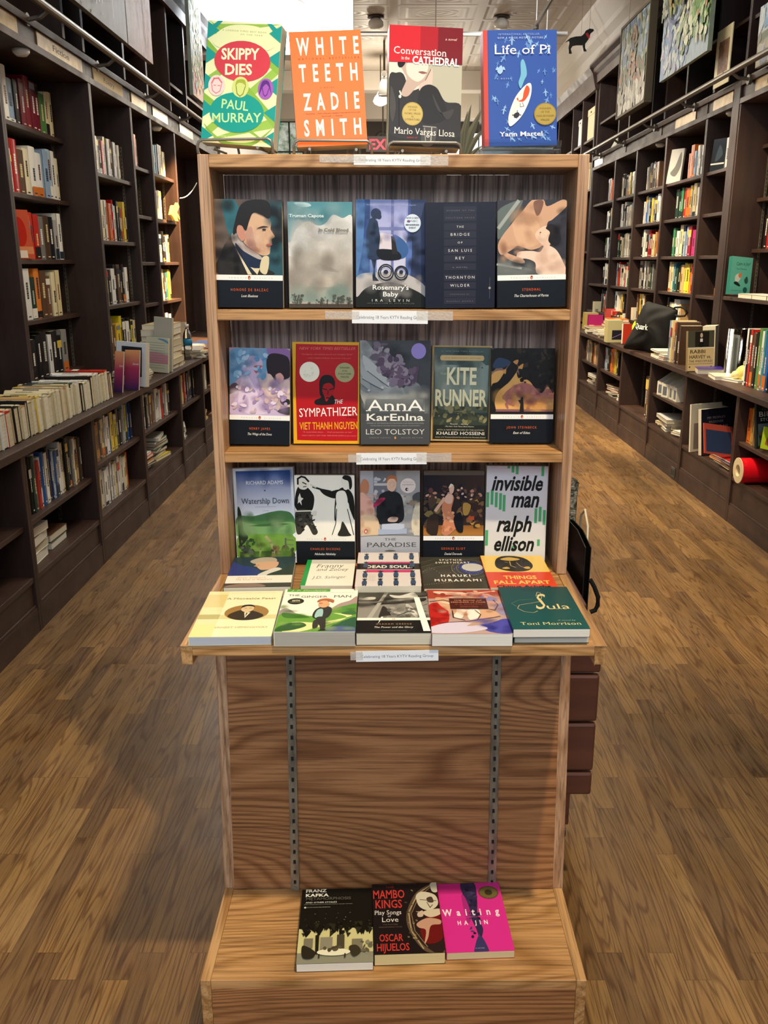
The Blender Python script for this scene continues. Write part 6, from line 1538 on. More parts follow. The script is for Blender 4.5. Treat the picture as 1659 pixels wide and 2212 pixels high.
def wall_cover(side, xs, y, z, w, h, th, lean, label, bg, art, yaw=0, spine='444', page='ddd6c2'):
    """book with its front to the aisle"""
    return book('face_out_book', label, w, h, th, bg, spine, art, (xs, y, z + .001), (R(-lean), 0, R(-90 if side > 0 else 90) + R(yaw)), GF, page)


wall_cover(-1, FX - .05, 4.50, ZL[3], .14, .21, .02, 8, 'dark cover with two raised hands, fourth shelf of the Fiction bay', '1e1a18', hands, yaw=-25)
orange_c = [('r', 0, .1, 1, .25, 'd88a5c'), ('e', .5, .55, .3, .3, 'b8281c'), ('r', .25, .02, .7, .17, 'e6d8c8')]
wall_cover(-1, FX - .02, 4.86, ZL[2], .13, .25, .025, 6, 'orange-red cover turned outward on the third Fiction shelf', 'c4563a', orange_c, yaw=-35, spine='d8702c')
teal_art = [('t', 'Calm is Joy!', .58, .78, .09, .66, '1c2c2c', 'i', 4), ('t', 'Tom Thornton', .5, .66, .05, .5, '2a4444', '', 2), ('b', [(.25, .5), (.4, .55), (.5, .45), (.4, .34), (.25, .36)], 'b8c4b8'), ('b', [(.38, .52), (.5, .58), (.54, .52), (.46, .44)], 'c86a4c'), ('b', [(.2, .32), (.34, .34), (.5, .26), (.48, .22), (.24, .27)], '1c2626'), ('b', [(.68, .4), (.8, .5), (.86, .36), (.76, .3)], '2c4c48'), ('e', .76, .14, .1, .075, '1e5450'), ('l', [(.1, .1), (.6, .11)], .008, '2c5c58')]
stand('face_out_book', 'teal cover with a small cartoon figure, right edge bookcase', 1569, 1618, 641, 1605, 559, 1.274, .035, 8, '5aa898', '1c6c60', teal_art, GF, yaw=10, Y=6.10)
gold = [('e', .5, .5, .3, .3, '3a2a1c')]
wall_cover(1, RU + .07, 7.83, ZR[0], .15, .27, .02, 6, 'pale grey cover on the top shelf beside orange spines', 'b4b4b0', [('b', [(.2, .3), (.5, .5), (.8, .9), (.9, .5), (.6, .2)], '6c6c6a')], yaw=30)
dark_nat = [('t', 'MY FIRST', .5, .82, .06, .5, '77706a', 's'), ('t', 'NOAH STORY', .5, .68, .1, .8, 'a09a90', 's'), ('b', [(.1, .1), (.3, .5), (.6, .55), (.9, .3), (.8, .05)], '4a3426')]
wall_cover(1, RU + .25, 5.72, .79, .34, .40, .02, 8, 'large very dark cover standing behind the picture books, right edge', '231d1a', dark_nat, yaw=20)
wall_cover(1, RU + .07, 6.80, ZR[0], .13, .22, .02, 5, 'dark cover with a white band, top shelf of the slim bay', '22282c', [('r', 0, .2, 1, .25, 'e6e2d8'), ('b', [(.3, .3), (.5, .8), (.8, .5)], '46525a')], yaw=25)
# white flat books in front of the teal cover
for i, (a, b2) in enumerate(((1572, 1604), (1604, 1646), (1645, 1690))):
    p, q = at_z(a, 647 + i, 1.262), at_z(b2, 649 + i, 1.262)
    slab('flat_book', ('white book lying flat at the foot of the teal cover', 'white book lying flat in the middle, before the teal cover', 'grey-white book lying flat at the photo edge near the teal cover')[i], (RU + .10, 5.93 - .235 * i, 1.2725), (.16, .22, .026), ('e8e4d8', 'ece8dc', 'c8c6c0')[i], 0, GF)
# ------------------------------------------------------------------ left ledge
LZ = .7905
rg = random.Random(21)
y = 2.95
codes = 'cwnrcnwcrkcwrckcakcaywcccccrcoccdccwckcwekcwwccruk'
for i, c in enumerate(codes):
    cn, cl = PAL[c]
    col = rg.choice(cl)
    t = rg.uniform(.026, .048) * (1.25 if i in (21, 22, 43) else 1)
    if i in (33, 34, 35, 36):
        t = .022
    h, d = rg.uniform(.2, .235), rg.uniform(.135, .16)
    hard = rg.random() < .45
    me = spine_mesh('ledge_book', t - .0012, h, d, col, rg, hard)
    nm = 'ledge_book'
    o = bpy.data.objects.new(nm, me)
    COL.objects.link(o)
    lean = R(rg.uniform(2, 5))
    m = Matrix(((0, 0, -1), (1, 0, 0), (0, -1, 0))).to_4x4()
    o.matrix_world = Matrix.Translation((LX - .03 - rg.uniform(0, .012), y - d * math.sin(lean), LZ + d * math.cos(lean) + .0005 + (t * math.sin(lean) if 0 else 0))) @ Matrix.Rotation(lean, 4, 'X') @ m
    tag(o, '%s-covered book lying spine up, %s from left on the left ledge' % (cn, ORD[i] if i < len(ORD) else 'fourth last' if i == 46 else 'third last' if i == 47 else 'second last' if i == 48 else 'last'), 'book', 'row of books lying spine up on the left ledge')
    y += t / math.cos(lean)
    if y > 4.93:
        break
LEDGE_END = y
GLL = 'covers and papers on the left ledge'
black_rect = [('r', .18, .22, .86, .9, '2c3038'), ('g', .24, .3, .8, .85, '1c2028', '5a6874'), ('t', 'PHOTOGRAPHS', .5, .12, .03, .4, '6a6a6a', ''), ('e', .5, .08, .06, .02, '9a9a98')]
stand('face_out_book', 'white cover with a dark photograph, standing on the left ledge', 252, 322, 836, 286, 742, LZ, .035, 4, 'dfe6ee', 'c8d0d8', black_rect, GLL, yaw=-18)
sunset = [('g', 0, .55, 1, 1, 'dca06c', 'a83a5c'), ('g', 0, .0, 1, .56, 'a83a5c', '3a2a5c'), ('t', 'love', .75, .62, .06, .4, 'e6d8e0', 'i')]
stand('face_out_book', 'purple and orange cover in front of the white one, right copy', 268, 302, 843, 283, 757, LZ, .012, 12, 'a83a5c', '5a2a5c', sunset, GLL, yaw=-14)
stand('face_out_book', 'purple and orange cover at the end of the spine-up row, left copy', 246, 266, 849, 256, 760, LZ, .012, 10, 'a83a5c', '5a2a5c', sunset, GLL, yaw=-14)
pastel = [('r', 0, .25, 1, .58, 'c890a0'), ('b', [(0, .6), (.5, .58), (1, .5), (1, .56), (.5, .64), (0, .66)], 'b4c0b0'), ('b', [(.5, .97), (.8, .97), (1, .9), (1, .84), (.8, .9)], '6a9cc0')]
for i in range(11):
    pastel += [('r', .1, .12 + i * .072, .86, .13 + i * .072, '8a8f84')]
stand('leaflet', 'pale leaflet with a pink band, on the left ledge', 316, 366, 806, 341, 731, LZ, .022, 3, 'ccd0ba', 'c4c8b0', pastel, GLL, yaw=-14, cat='leaflet')
note = [('t', 'Dear friend', .62, .52, .035, .4, '5c5a52', 'i'), ('t', 'of Manhattan and so', .6, .42, .03, .6, '5c5a52', ''), ('t', 'on Monday they see', .6, .32, .03, .6, '5c5a52', ''), ('t', 'I am Woman', .62, .22, .03, .4, '5c5a52', ''), ('t', 'Ever Always', .62, .12, .03, .4, '5c5a52', '')]
stand('face_out_book', 'grey cover with a few lines of print, behind the pale leaflet', 333, 374, row_of((0, 5.935, LZ)), 354, 687, LZ, .02, 1, 'b4b4a8', 'a0a098', note, GLL, yaw=-12)
p = at_z(345, 826, LZ)
pile((LX - .13, p.y + .08, LZ), 7, (.2, .2, .012), 'cwcwcwc', 'of papers in front of the pale leaflet', GLL, 9, .006, .012, 31)
p = at_z(376, 800, LZ)
pile((LX - .12, 6.20, LZ), 8, (.2, .36, .03), 'ccaccwcca', 'of thick cream books behind the leaflet', GLL, 2, .03, .045, 32)
stand('face_out_book', 'thin white book leaning against the bottle, left ledge', 392, 403, 766, 390, 697, LZ, .02, 10, 'e8dcc0', 'e8dcc0', [], GLL, yaw=-30)
slab('flat_book', 'thin brown book lying under the lamp on the left ledge', (LX - .12, 6.35, LZ), (.2, .24, .02), '6c4a2c', 4, GLL)
pile((LX - .13, 7.0, LZ), 5, (.24, .4, .01), 'wcwcw', 'of bright papers by the bottle', GLL, 25, .006, .014, 33)
pile((LX - .14, 7.7, LZ), 4, (.22, .3, .01), 'pnwn', 'of violet papers at the far lamplit ledge', GLL, 20, .006, .014, 34)
slab('flat_book', 'yellow book standing low beside the leaning white book', (LX - .16, 6.60, LZ), (.14, .1, .12), 'd8a838', 0, GLL)
# water bottle
bx, by = at_z(411, 762, LZ).x, at_z(411, 762, LZ).y
bx, by = LX - .06, 6.72
r = empty('water_bottle', (bx, by, LZ), 'plastic water bottle with a blue label, standing in the lamplight on the left ledge', 'bottle')
mb = MB()
mb.lathe([(0, .001), (.03, 0), (.033, .005), (.033, .06), (.030, .07), (.033, .08), (.033, .17), (.028, .195), (.014, .225), (.013, .24), (0, .24)], (0, 0, 0), mat='clear_plastic')
mb.obj('bottle_body', r, smooth=True)
mb = MB()
mb.lathe([(.0335, .105), (.0342, .105), (.0342, .155), (.0335, .155)], (0, 0, 0), '2f86b4', 'print')
mb.obj('label_band', r, smooth=True)
mb = MB()
mb.lathe([(0, .262), (.015, .262), (.016, .241), (.0, .241)], (0, 0, 0), 'efe9dc', 'print')
mb.obj('cap', r, smooth=True)
# yellow paper hand on the lamplit shelf
q = (LU + .01, 7.42, 1.8205)
mb = MB()
hand = [(0, .02), (.05, .055), (.07, .06), (.13, .06), (.17, .075), (.19, .06), (.14, .04), (.135, .035), (.18, .02), (.185, .008), (.13, .018), (.15, .0), (.08, .0), (.05, .012)]
mb.prism([(q[0] + .01, q[1] - .12 + a * 1.5, q[2] + b2 * 1.9) for a, b2 in hand], (-.02, 0, 0), 'ecd44a', 'matte_print')
tag(mb.obj('paper_hand', bevel=.002), 'yellow cut-out hand lying on the lamplit shelf edge', 'hand sign')
mb = MB()
pts = [at_x(389 + 36 * i / 10, 428 - 33 * (i / 10) ** 2.2, LU + .03) for i in range(11)]
mb.tube(pts, .004, 'd8d2c4', 'matte_print')
tag(mb.obj('white_cord', smooth=True), 'thin white cord hanging at the end of the left bookcase', 'cord')


# ------------------------------------------------------------------ right ledge
GRL = 'books and papers on the right ledge'
for (xl, xr, yb, yt, th, lean, col, sp, art, yaw, lab) in (
        (1262, 1290, 712, 676, .12, 0, 'd8c070', 'c4a850', [('r', .2, .2, .9, .6, '8a6040')], 0, 'low yellow box of books at the far end of the right ledge'),
        (1282, 1303, 706, 652, .10, 2, 'd2c6a0', 'c8b890', [('r', .1, .3, .4, .7, '8c8468')], 0, 'tall cream book standing at the far end of the right ledge'),
        (1269, 1300, 718, 681, .05, 3, 'a82a6c', '8c2058', [('r', .05, .1, .4, .4, 'd8b8c0')], 4, 'magenta cover on the far right ledge'),
        (1307, 1332, 716, 668, .07, 3, 'c8504c', 'b03c38', [('r', .5, .1, .95, .9, 'dccabc')], 0, 'small red and white cover on the right ledge'),
        (1364, 1380, 730, 665, .06, 2, 'e2dac2', 'd8d0b8', [('r', .2, .5, .8, .6, '8c8470')], 4, 'tall narrow cream book left of the black bag'),
        (1310, 1342, 740, 692, .10, 0, 'd8cf98', 'c8be84', [('r', .3, .12, 1, .55, '2c2836'), ('l', [(.3, .2), (1, .4)], .05, '8c7cb0')], 3, 'black and purple bundle before a pale yellow pile, right ledge'),
        (1343, 1378, 744, 701, .03, 6, 'c43a24', 'e0d8c8', [], 6, 'bright red cover leaning left of the black bag'),
        (1494, 1545, 770, 676, .04, 4, '3c86b4', 'a84a5c', [('r', 0, .93, 1, 1, 'd8d0a0'), ('r', .66, .5, .9, .72, '14181c'), ('t', 'T', .78, .54, .14, .14, 'f0ece0', 's'), ('t', 'NEW', .3, .8, .04, .3, 'a86a80', 'i'), ('r', .66, .1, .9, .3, '14181c'), ('t', 'F', .78, .14, .1, .1, 'f0ece0', 's')], 5, 'sky blue cover with a black letter block, right ledge'),
        (1483, 1541, 803, 716, .03, 6, 'cdb682', '8c7650', [('r', 0, .58, 1, 1, '4c4a3c'), ('r', .27, .6, .8, .97, '221e18'), ('b', [(.42, .62), (.5, .92), (.6, .62)], '14120f'), ('e', .51, .88, .05, .06, 'c0a890'), ('r', .46, .72, .56, .8, 'dcd8d0'), ('r', 0, .56, 1, .585, 'e0d8c0'), ('t', 'RABBI', .38, .44, .09, .6, '4a3a22', 'sb'), ('t', 'HARVEY vs.', .48, .31, .09, .84, '4a3a22', 'sb'), ('t', 'THE WISDOM KID', .5, .215, .06, .9, '3a2e1c', 's'), ('r', .03, .17, .97, .18, '8a7440'), ('e', .08, .1, .03, .02, '4a3a22'), ('e', .9, .1, .03, .02, '4a3a22')], 5, 'tan cover with a bearded man and western lettering, right ledge')):
    stand('face_out_book', lab, xl, xr, yb, (xl + xr) / 2 + 3, yt, LZ, th, lean, col, sp, art, GRL, yaw=yaw)
# tall books showing their spines between the bag and the tan cover
row(1, RX + .03, LZ, 6.62, 6.36, 'lcaeuu', (.27, .31), 'between black bag and tan cover on the right ledge', GRL, .17, .03, .05)
# thick white book standing
mbk = stand('face_out_book', 'thick white book standing upright right of the tan cover', 1540, 1563, 797, 1555, 706, LZ, .14, 0, 'dfd6bc', 'd8ceb0', [('t', 'THE TORAH', .5, .1, .3, .6, 'a89c7c', 's', 0)], GRL, yaw=-28, page='e6dec6')
p = at_z(1517, 806, LZ)
slab('flat_book', 'purple hardback lying at the front of the right ledge', (2.10, p.y + .02, LZ), (.17, .2, .035), '3c2a86', -12, GRL, art=[('t', 'STORIES', .5, .4, .08, .6, 'b0a8d8', '')])
for i, (px, py, yw, sz, col, lab) in enumerate(((1556, 818, -8, (.2, .2, .022), 'e4dcc4', 'white paperback lying right of the purple hardback'), (1590, 822, 20, (.19, .16, .014), 'e8e2d0', 'thin white booklet lying nearest the picture books'))):
    p = at_z(px, py, LZ)
    slab('flat_book', lab, (2.12 + .04 * i, p.y + .02 - .03 * i, LZ), sz, col, yw, GRL, page='e6e2d4')
pile((RX + .10, 6.86, LZ), 5, (.17, .24, .012), 'wcwcw', 'of papers before the black bag', GRL, 8, .008, .014, 41)
pile((RX + .10, 6.69, LZ), 3, (.18, .10, .012), 'wrww', 'of bright booklets right of the paper pile', GRL, 6, .01, .018, 42)
pile((RX + .10, 8.35, LZ), 5, (.18, .3, .02), 'wcwrw', 'of pale books below the red cover', GRL, 8, .012, .02, 43)
pile((RX + .09, 8.85, LZ), 4, (.16, .3, .02), 'ywwc', 'of yellow and white books by the bundle', GRL, 8, .012, .024, 44)
pile((RX + .17, 8.75, LZ), 7, (.2, .3, .02), 'cwcyroo', 'topped by orange-red books, right ledge', GRL, 6, .022, .03, 45)
pile((RX + .1, 9.35, LZ), 4, (.18, .3, .02), 'wcua', 'in front of the magenta cover', GRL, 12, .01, .02, 46)
row(1, RU + .02, LZ, 9.6, 9.05, 'wcrreuwkyw', (.17, .22), 'standing at the back of the far right ledge', GRL, .14)
row(1, RX + .09, LZ, 5.30, 4.85, 'wkrukgwtbkub', (.31, .345), 'among tall picture books at the right photo edge', GRL, .22, .02, .04)
# clear plastic tube and soft yellow toy
r = empty('clear_tube', (2.2, 5.72, LZ), 'clear plastic tube with a grey strip standing near the right edge', 'tube')
mb = MB()
mb.lathe([(0, .0), (.09, 0), (.09, .018), (.062, .02), (.06, .3), (.057, .3), (.057, .022), (0, .022)], (0, 0, 0), mat='clear_plastic', n=28)
mb.obj('tube_body', r, smooth=True)
mb = MB()
mb.box(-.03, -.02, .024, .01, -.012, .28, 'a8a8a4', 'matte_print')
mb.box(-.02, -.0212, .05, -.002, -.0201, .26, '6a6a68', 'matte_print')
mb.obj('strip', r)
mb = MB()
for (cx, cy, cz, rr) in ((0, 0, .05, .05), (.02, -.02, .11, .035), (-.05, 0, .04, .026), (.05, -.02, .03, .025), (.0, -.04, .025, .025), (.03, -.03, .142, .012)):
    mb.lathe([(rr * math.sin(math.pi * i / 8), -rr * math.cos(math.pi * i / 8)) for i in range(9)], (2.16 + cx, 5.45 + cy, LZ + cz), 'e2d070' if rr > .04 else 'e8dca0', 'matte_print', 14)
tag(mb.obj('soft_toy', smooth=True), 'pale yellow soft toy beside the tall picture books', 'toy')

# black drawstring bag, slumped along the ledge
B0, B1 = Vector((2.02, 7.32, 0)), Vector((2.23, 7.06, 0))
BU = (B1 - B0).normalized()
BN = Vector((BU.y, -BU.x, 0))          # towards the aisle


def on_bag(px, py):
    rr_ = Vector(ray(px, py))
    e = Vector((0, 0, EYE))
    t = (B0 - e).dot(BN) / rr_.dot(BN)
    p = e + rr_ * t
    return ((p - B0).dot(BU), p.z)


out = [(1350, 753), (1353, 742), (1364, 722), (1375, 700), (1386, 676), (1393, 660), (1400, 652), (1412, 655), (1422, 657), (1438, 661), (1456, 667), (1463, 674), (1458, 694), (1452, 716), (1447, 738), (1443, 765), (1420, 764), (1396, 760), (1372, 757)]
W3 = [on_bag(px, py) for px, py in out]
zmin = min(p[1] for p in W3)
W3 = [(u, (z - zmin) * 1.0) for u, z in W3]
cx = sum(p[0] for p in W3) / len(W3)
cz = sum(p[1] for p in W3) / len(W3)
poly = spline(W3, 5)
bo = B0 + BU * cx
r = empty('drawstring_bag', (bo.x, bo.y, LZ), 'black fabric drawstring bag with white lettering slumped on the right ledge', 'bag', None, (0, 0, math.atan2(BU.y, BU.x)))
zoff = zmin - LZ if zmin < LZ else 0


def bag_y(x, z):
    a = math.atan2(z - cz, x - cx)
    d = math.hypot(x - cx, z - cz)
    best = min(poly, key=lambda q: abs(math.atan2(math.sin(math.atan2(q[1] - cz, q[0] - cx) - a), math.cos(math.atan2(q[1] - cz, q[0] - cx) - a))))
    s = min(1.0, d / (math.hypot(best[0] - cx, best[1] - cz) + 1e-6))
    wr = .008 * math.sin(5 * a + 9 * s) * s + .006 * math.sin(19 * x + 27 * z) * (1 - s)
    return .075 * math.sqrt(max(0, 1 - s * s * .98)) + wr


mb = MB()
rings = (1.0, .985, .95, .9, .83, .75, .66, .57, .48, .39, .3, .2, .1, .02)
P = []
for s in rings:
    for x, z in poly:
        xx, zz = cx + (x - cx) * s, cz + (z - cz) * s
        P.append((xx - cx, -bag_y(xx, zz), zz))
mb.grid(P, len(rings), len(poly), 'fff', 'black_fabric', close=True)
mb.grid([(a, -b2 * .5 + .004, c) for a, b2, c in P], len(rings), len(poly), 'fff', 'black_fabric', close=True)
mb.obj('bag_body', r, smooth=True)
mb = MB()
a, b2 = on_bag(1366, 714), on_bag(1414, 696)
w, h = b2[0] - a[0], b2[1] - a[1]
paint(mb, [('t', 'Quark', .66, .25, .6, .68, 'eef0e8', 'b', -3), ('b', [(.05, .15), (.03, .5), (.13, 1), (.17, .6), (.14, .2), (.09, .1)], 'b4e03a')],
      lambda p, q, k: (a[0] + p - cx, -bag_y(a[0] + p, a[1] + q - zmin) - .006, a[1] + q - zmin), w, h, 'matte_print')
mb.obj('lettering', r)
mb = MB()
tp = [on_bag(px, py) for px, py in ((1450, 672), (1460, 665), (1472, 664), (1483, 668), (1486, 676), (1481, 683), (1468, 684), (1456, 680))]
mb.tube([(u - cx, -.01, z - zmin) for u, z in tp], .008, mat='black_fabric')
mb.obj('strap', r, smooth=True)

# magazine files
def magazine_file(x, y, z, yaw, label):
    r = empty('magazine_file', (x, y, z), label, 'magazine file', 'white magazine files', (0, 0, R(yaw)))
    w, d, h, hf, t = .085, .25, .215, .10, .003
    mb = MB()
    side = [(0, 0), (d, 0), (d, h), (d - .05, h), (0, hf)]
    for yy in (-w / 2, w / 2 - t):
        mb.prism([(a, yy, b2) for a, b2 in side], (0, t, 0), 'e2ddcc', 'matte_print')
    mb.box(0, -w / 2 + t, 0, t, w / 2 - t, hf, 'e2ddcc', 'matte_print')
    mb.box(d - t, -w / 2 + t, 0, d, w / 2 - t, h, 'dcd6c4', 'matte_print')
    mb.box(t, -w / 2 + t, 0, d - t, w / 2 - t, t, 'dcd6c4', 'matte_print')
    mb.obj('case', r)
    mb = MB()
    paint(mb, [('e', .5, .5, .5, .5, 'a08a3c'), ('e', .5, .5, .42, .4, 'b8a050')], lambda p, q, k: (.11 + p, -w / 2 - .0004 * k, .085 + q), .075, .04, 'matte_print')
    mb.obj('gold_oval', r)
    mb = MB()
    mb.box(-.0006, -.025, .015, -.0001, .025, .08, '6a7078', 'matte_print')
    mb.obj('sticker', r)


for i, (x, y, yaw, lab) in enumerate(((2.05, 6.40, 0, 'white magazine file with a gold oval, rightmost in the low cabinet'), (2.05, 6.50, 0, 'white magazine file second from right in the low cabinet'), (2.04, 6.61, 18, 'white magazine file turned askew, second from left in the low cabinet'),
                                      (2.04, 6.725, 18, 'white magazine file leftmost and askew in the low cabinet'))):
    magazine_file(x, y, .5205, yaw, lab)

# large picture books and folders in the next cabinet
hag = [('g', 0, 0, 1, 1, '1c1c26', '28304c'), ('t', "MY PEOPLE'S", .5, .78, .05, .6, '9a948c', 's'), ('t', 'PASSOVER', .5, .69, .05, .5, '9a948c', 's'), ('t', 'HAGGADAH', .5, .57, .065, .76, 'c8c0b0', 's'), ('b', [(0, .1), (.3, .25), (.6, .12), (.3, .02), (0, .02)], '5a2c28')]
stand('face_out_book', 'large dark blue cover with pale lettering in the low cabinet, right', 1508, 1580, 983, 1547, 884, .2805, .03, 6, '20222e', 'd8d0bc', hag, GP, yaw=18)
stand('face_out_book', 'large white book behind the dark blue cover', 1484, 1560, 974, 1528, 872, .2805, .012, 4, 'd8d0b8', 'e4dcc8', [('r', .1, .05, .5, .6, '8a7c70')], GP, yaw=22)
stand('folder', 'red folder leaning sideways in front of the dark blue cover', 1516, 1588, 990, 1560, 925, .34, .008, 24, '8c3c30', 'a84838', [('r', .06, .06, .94, .8, '26304c')], GP, yaw=16, cat='folder')
bib = [('r', 0, 0, 1, 1, '1e2422'), ('t', 'CLASSIC', .5, .84, .06, .6, '9a9a90', 's'), ('t', 'BIBLE', .5, .7, .12, .8, 'dcd8cc', 's'), ('t', 'STORIES', .5, .6, .07, .7, 'dcd8cc', 's'), ('g', .06, .04, .94, .54, '6c7c84', '3c5444'), ('s', .1, .06, .9, .4, 20, .07, ['3a4c34', '8c5a4a', '5c7048', '2c3c30'], 7)]
stand('face_out_book', 'dark cover with white lettering above the red roll', 1630, 1690, 968, 1662, 872, .4905, .02, 6, '1e2422', '2a302e', bib, GP, yaw=12)
stand('face_out_book', 'bright lime cover tilted in front of the dark cover, right edge', 1640, 1680, 978, 1672, 930, .4905, .008, 14, 'b4c82c', '98ac20', [('b', [(.2, .2), (.4, .7), (.8, .8), (.9, .3)], 'a0683c'), ('e', .5, .6, .15, .12, 'd8b498')], GP, yaw=10)
p = at_z(1592, 1043, .2815)
r = empty('vinyl_roll', (p.x, p.y + .0, .2815), 'shiny red roll on a cream core in the low cabinet, right edge', 'roll')
mb = MB()
mb.lathe([(.044, 0), (.072, 0), (.0725, .002), (.0725, .4), (.044, .4)], (0, .0, .073), mat='red_vinyl', n=36, axis='x')
mb.obj('sheet', r, smooth=False)
mb = MB()
mb.lathe([(.034, .398), (.034, -.004), (.0735, -.003), (.0738, .0), (.044, .0005), (.044, .398)], (0, 0, .073), mat='card_tube', n=36, axis='x')
mb.obj('core', r)
# grey wall socket on the kick board
p = at_x(1453, 1026, RX - .002)
mb = MB()
mb.box(RX - .006, p.y - .04, .02, RX + .001, p.y + .04, .09, '54504a', 'matte_print')
for dy in (-.018, .018):
    mb.box(RX - .0075, p.y + dy - .01, .035, RX - .006, p.y + dy + .01, .075, '2a2724', 'matte_print')
tag(mb.obj('wall_socket', bevel=.001), 'small dark socket plate on the right kick board', 'socket')
# ------------------------------------------------------------------ paintings above the shelves
def hung(side, x, y0, y1, z0, z1, label, art, frame=None, th=.03, mat='canvas_paint', bg='8a8a80', group='paintings hung above the shelves'):
    """picture facing the aisle; art runs left to right as seen"""
    r = empty('painting', (x + side * th, (y0 + y1) / 2, z0), label, 'painting', group)
    w, h = y1 - y0, z1 - z0
    mb = MB()
    mb.box(x, y0, z0, x + side * th, y1, z1, bg, mat)
    pl = (lambda a, b2, k: (x - side * k * .00012, y0 + a, z0 + b2)) if side < 0 else (lambda a, b2, k: (x - side * k * .00012, y1 - a, z0 + b2))
    paint(mb, art, pl, w, h, mat)
    put(mb, 'canvas', r)
    if frame:
        f = .022
        mb = MB()
        for q in ((y0 - f, z0 - f, y1 + f, z0), (y0 - f, z1, y1 + f, z1 + f), (y0 - f, z0, y0, z1), (y1, z0, y1 + f, z1)):
            mb.box(x - side * .01, q[0], q[1], x + side * (th + .006), q[2], q[3], frame, 'matte_print')
        put(mb, 'frame', r, .002)
    # hanging wires up to the ceiling
    mb = MB()
    for yy in (y0 + .12, y1 - .12):
        mb.tube([(x + side * th * .5, yy, z1 - .01), (x + side * th * .5, yy, CEIL)], .0015, mat='rail_metal', n=5)
    if z1 > 3.2:
        put(mb, 'hanging_wire', r)
    return r


streak = [('h', 0, 0, 1, 1, '77746a', '6d675e'), ('h', .55, 0, 1, 1, '8c7a70', '9a7468'), ('s', .0, .0, .55, 1, 160, .018, ['8c8a80', 'a8a698', '5c5a52', 'c0beb0'], 1)]
rr = random.Random(4)
for i in range(70):
    u, v = rr.uniform(.02, .97), rr.uniform(.05, .8)
    streak += [('l', [(u, v), (u + rr.uniform(-.01, .01), v + rr.uniform(.08, .2))], rr.uniform(.006, .014), rr.choice(['b4b2a2', 'd0cdbc', '98968a', '4c4a44']) if u < .55 else rr.choice(['b08878', 'c49c88', '8c6a60', 'a87868', 'c8b8a4']))]
LP = LU + .14
p0, p1 = at_x(160, 17, LP), at_x(330, 125, LP)
pm = p0.y + (p1.y - p0.y) * .62
hung(-1, LP, p0.y, pm - .008, (p0.z + p1.z) / 2, 4.1, 'grey streaked painting hung high on the left wall, left of the pink one', [s for s in streak if s[0] != 'h' or s[1] == 0], bg='77746a')
hung(-1, LP, pm + .008, p1.y, (p0.z + p1.z) / 2, 4.1, 'pinkish streaked painting hung high on the left wall', [('h', 0, 0, 1, 1, '8c7a70', '9c7266')] + [('l', [(u, v), (u, min(v + .2, 1))], .012, c) for u, v, c in [(rr.uniform(.03, .97), rr.uniform(0, .8), rr.choice(['b08878', 'c49c88', '8c6a60', '7c7870', 'a87868', 'c8b8a4'])) for _ in range(60)]], bg='8c7a70')
por = [('g', 0, 0, 1, 1, '8aa0a4', 'b4b09a'), ('b', [(.3, .95), (.8, 1), (.95, .6), (.8, .3), (.3, .4)], '6c7a4c'), ('b', [(.1, .9), (.3, .8), (.3, .4), (.05, .5)], '9cb0b0'), ('b', [(.1, .05), (.3, .3), (.6, .25), (.9, .3), (.9, .02), (.2, .0)], 'd8b0a0'), ('b', [(.1, .2), (.3, .24), (.4, .08), (.1, .03)], 'b85a84'), ('b', [(.45, .15), (.6, .2), (.65, .1), (.5, .08)], 'd8903c'), ('b', [(.75, .5), (.95, .52), (.9, .2), (.8, .2)], '8c4a30'), ('s', .05, .05, .95, .98, 120, .07, ['8c9a5c', 'a4b4b0', 'c8c0a0', '6c7c54', 'b49878', 'd0ccb4'], 5)]
p0, p1, p2 = at_x(418, 205, LP), at_x(443, 225, LP), at_x(420, 0, LP)
hung(-1, LP, p0.y, p1.y, (p0.z + p1.z) / 2, p2.z, 'green and pink painting by the white wall, upper left', por, bg='9aa89c')
tower = [('g', 0, 0, 1, 1, '7a94b0', '8c9488'), ('b', [(.0, .9), (.4, .96), (.5, .6), (.3, .5), (0, .6)], '6c88a8'), ('b', [(.6, .95), (1, .9), (1, .4), (.75, .3), (.6, .6)], '7c8c68'), ('b', [(.42, .9), (.5, .95), (.56, .8), (.58, .5), (.7, .25), (.3, .22), (.38, .5)], 'a08a78'), ('b', [(.55, .5), (.62, .45), (.9, .3), (.85, .24), (.5, .26)], 'a8664c'), ('b', [(0, .3), (.3, .34), (.6, .28), (1, .2), (1, 0), (0, 0)], 'b4aea0'), ('b', [(.0, .14), (.3, .22), (.4, .12), (.2, .02), (0, 0)], 'd4d2c8'), ('s', .02, .3, .98, .98, 150, .06, ['8ca0b0', 'a8b09c', '94887c', '7c8c70', 'b8c0bc', '6c8098'], 6), ('s', .05, .25, .95, .5, 50, .05, ['5c6450', '8c5c48', 'a8745c', '747c60'], 8), ('s', .02, .02, .98, .26, 70, .07, ['c8c4b8', '9c988c', 'd8d4c8', 'b0aca0'], 9), ('s', .4, .35, .62, .9, 40, .04, ['a08470', 'b49c84', '8c7464'], 10)]
RP = RU - .17
p0, p1, p2 = at_x(1333, 254, RP), at_x(1392, 215, RP), at_x(1396, 14, RP)
hung(1, RP, p1.y, p0.y, (p0.z + p1.z) / 2, p2.z, 'framed painting of a brown tower in blue haze, upper right', tower, frame='5c5444', th=.05, bg='8a948c')
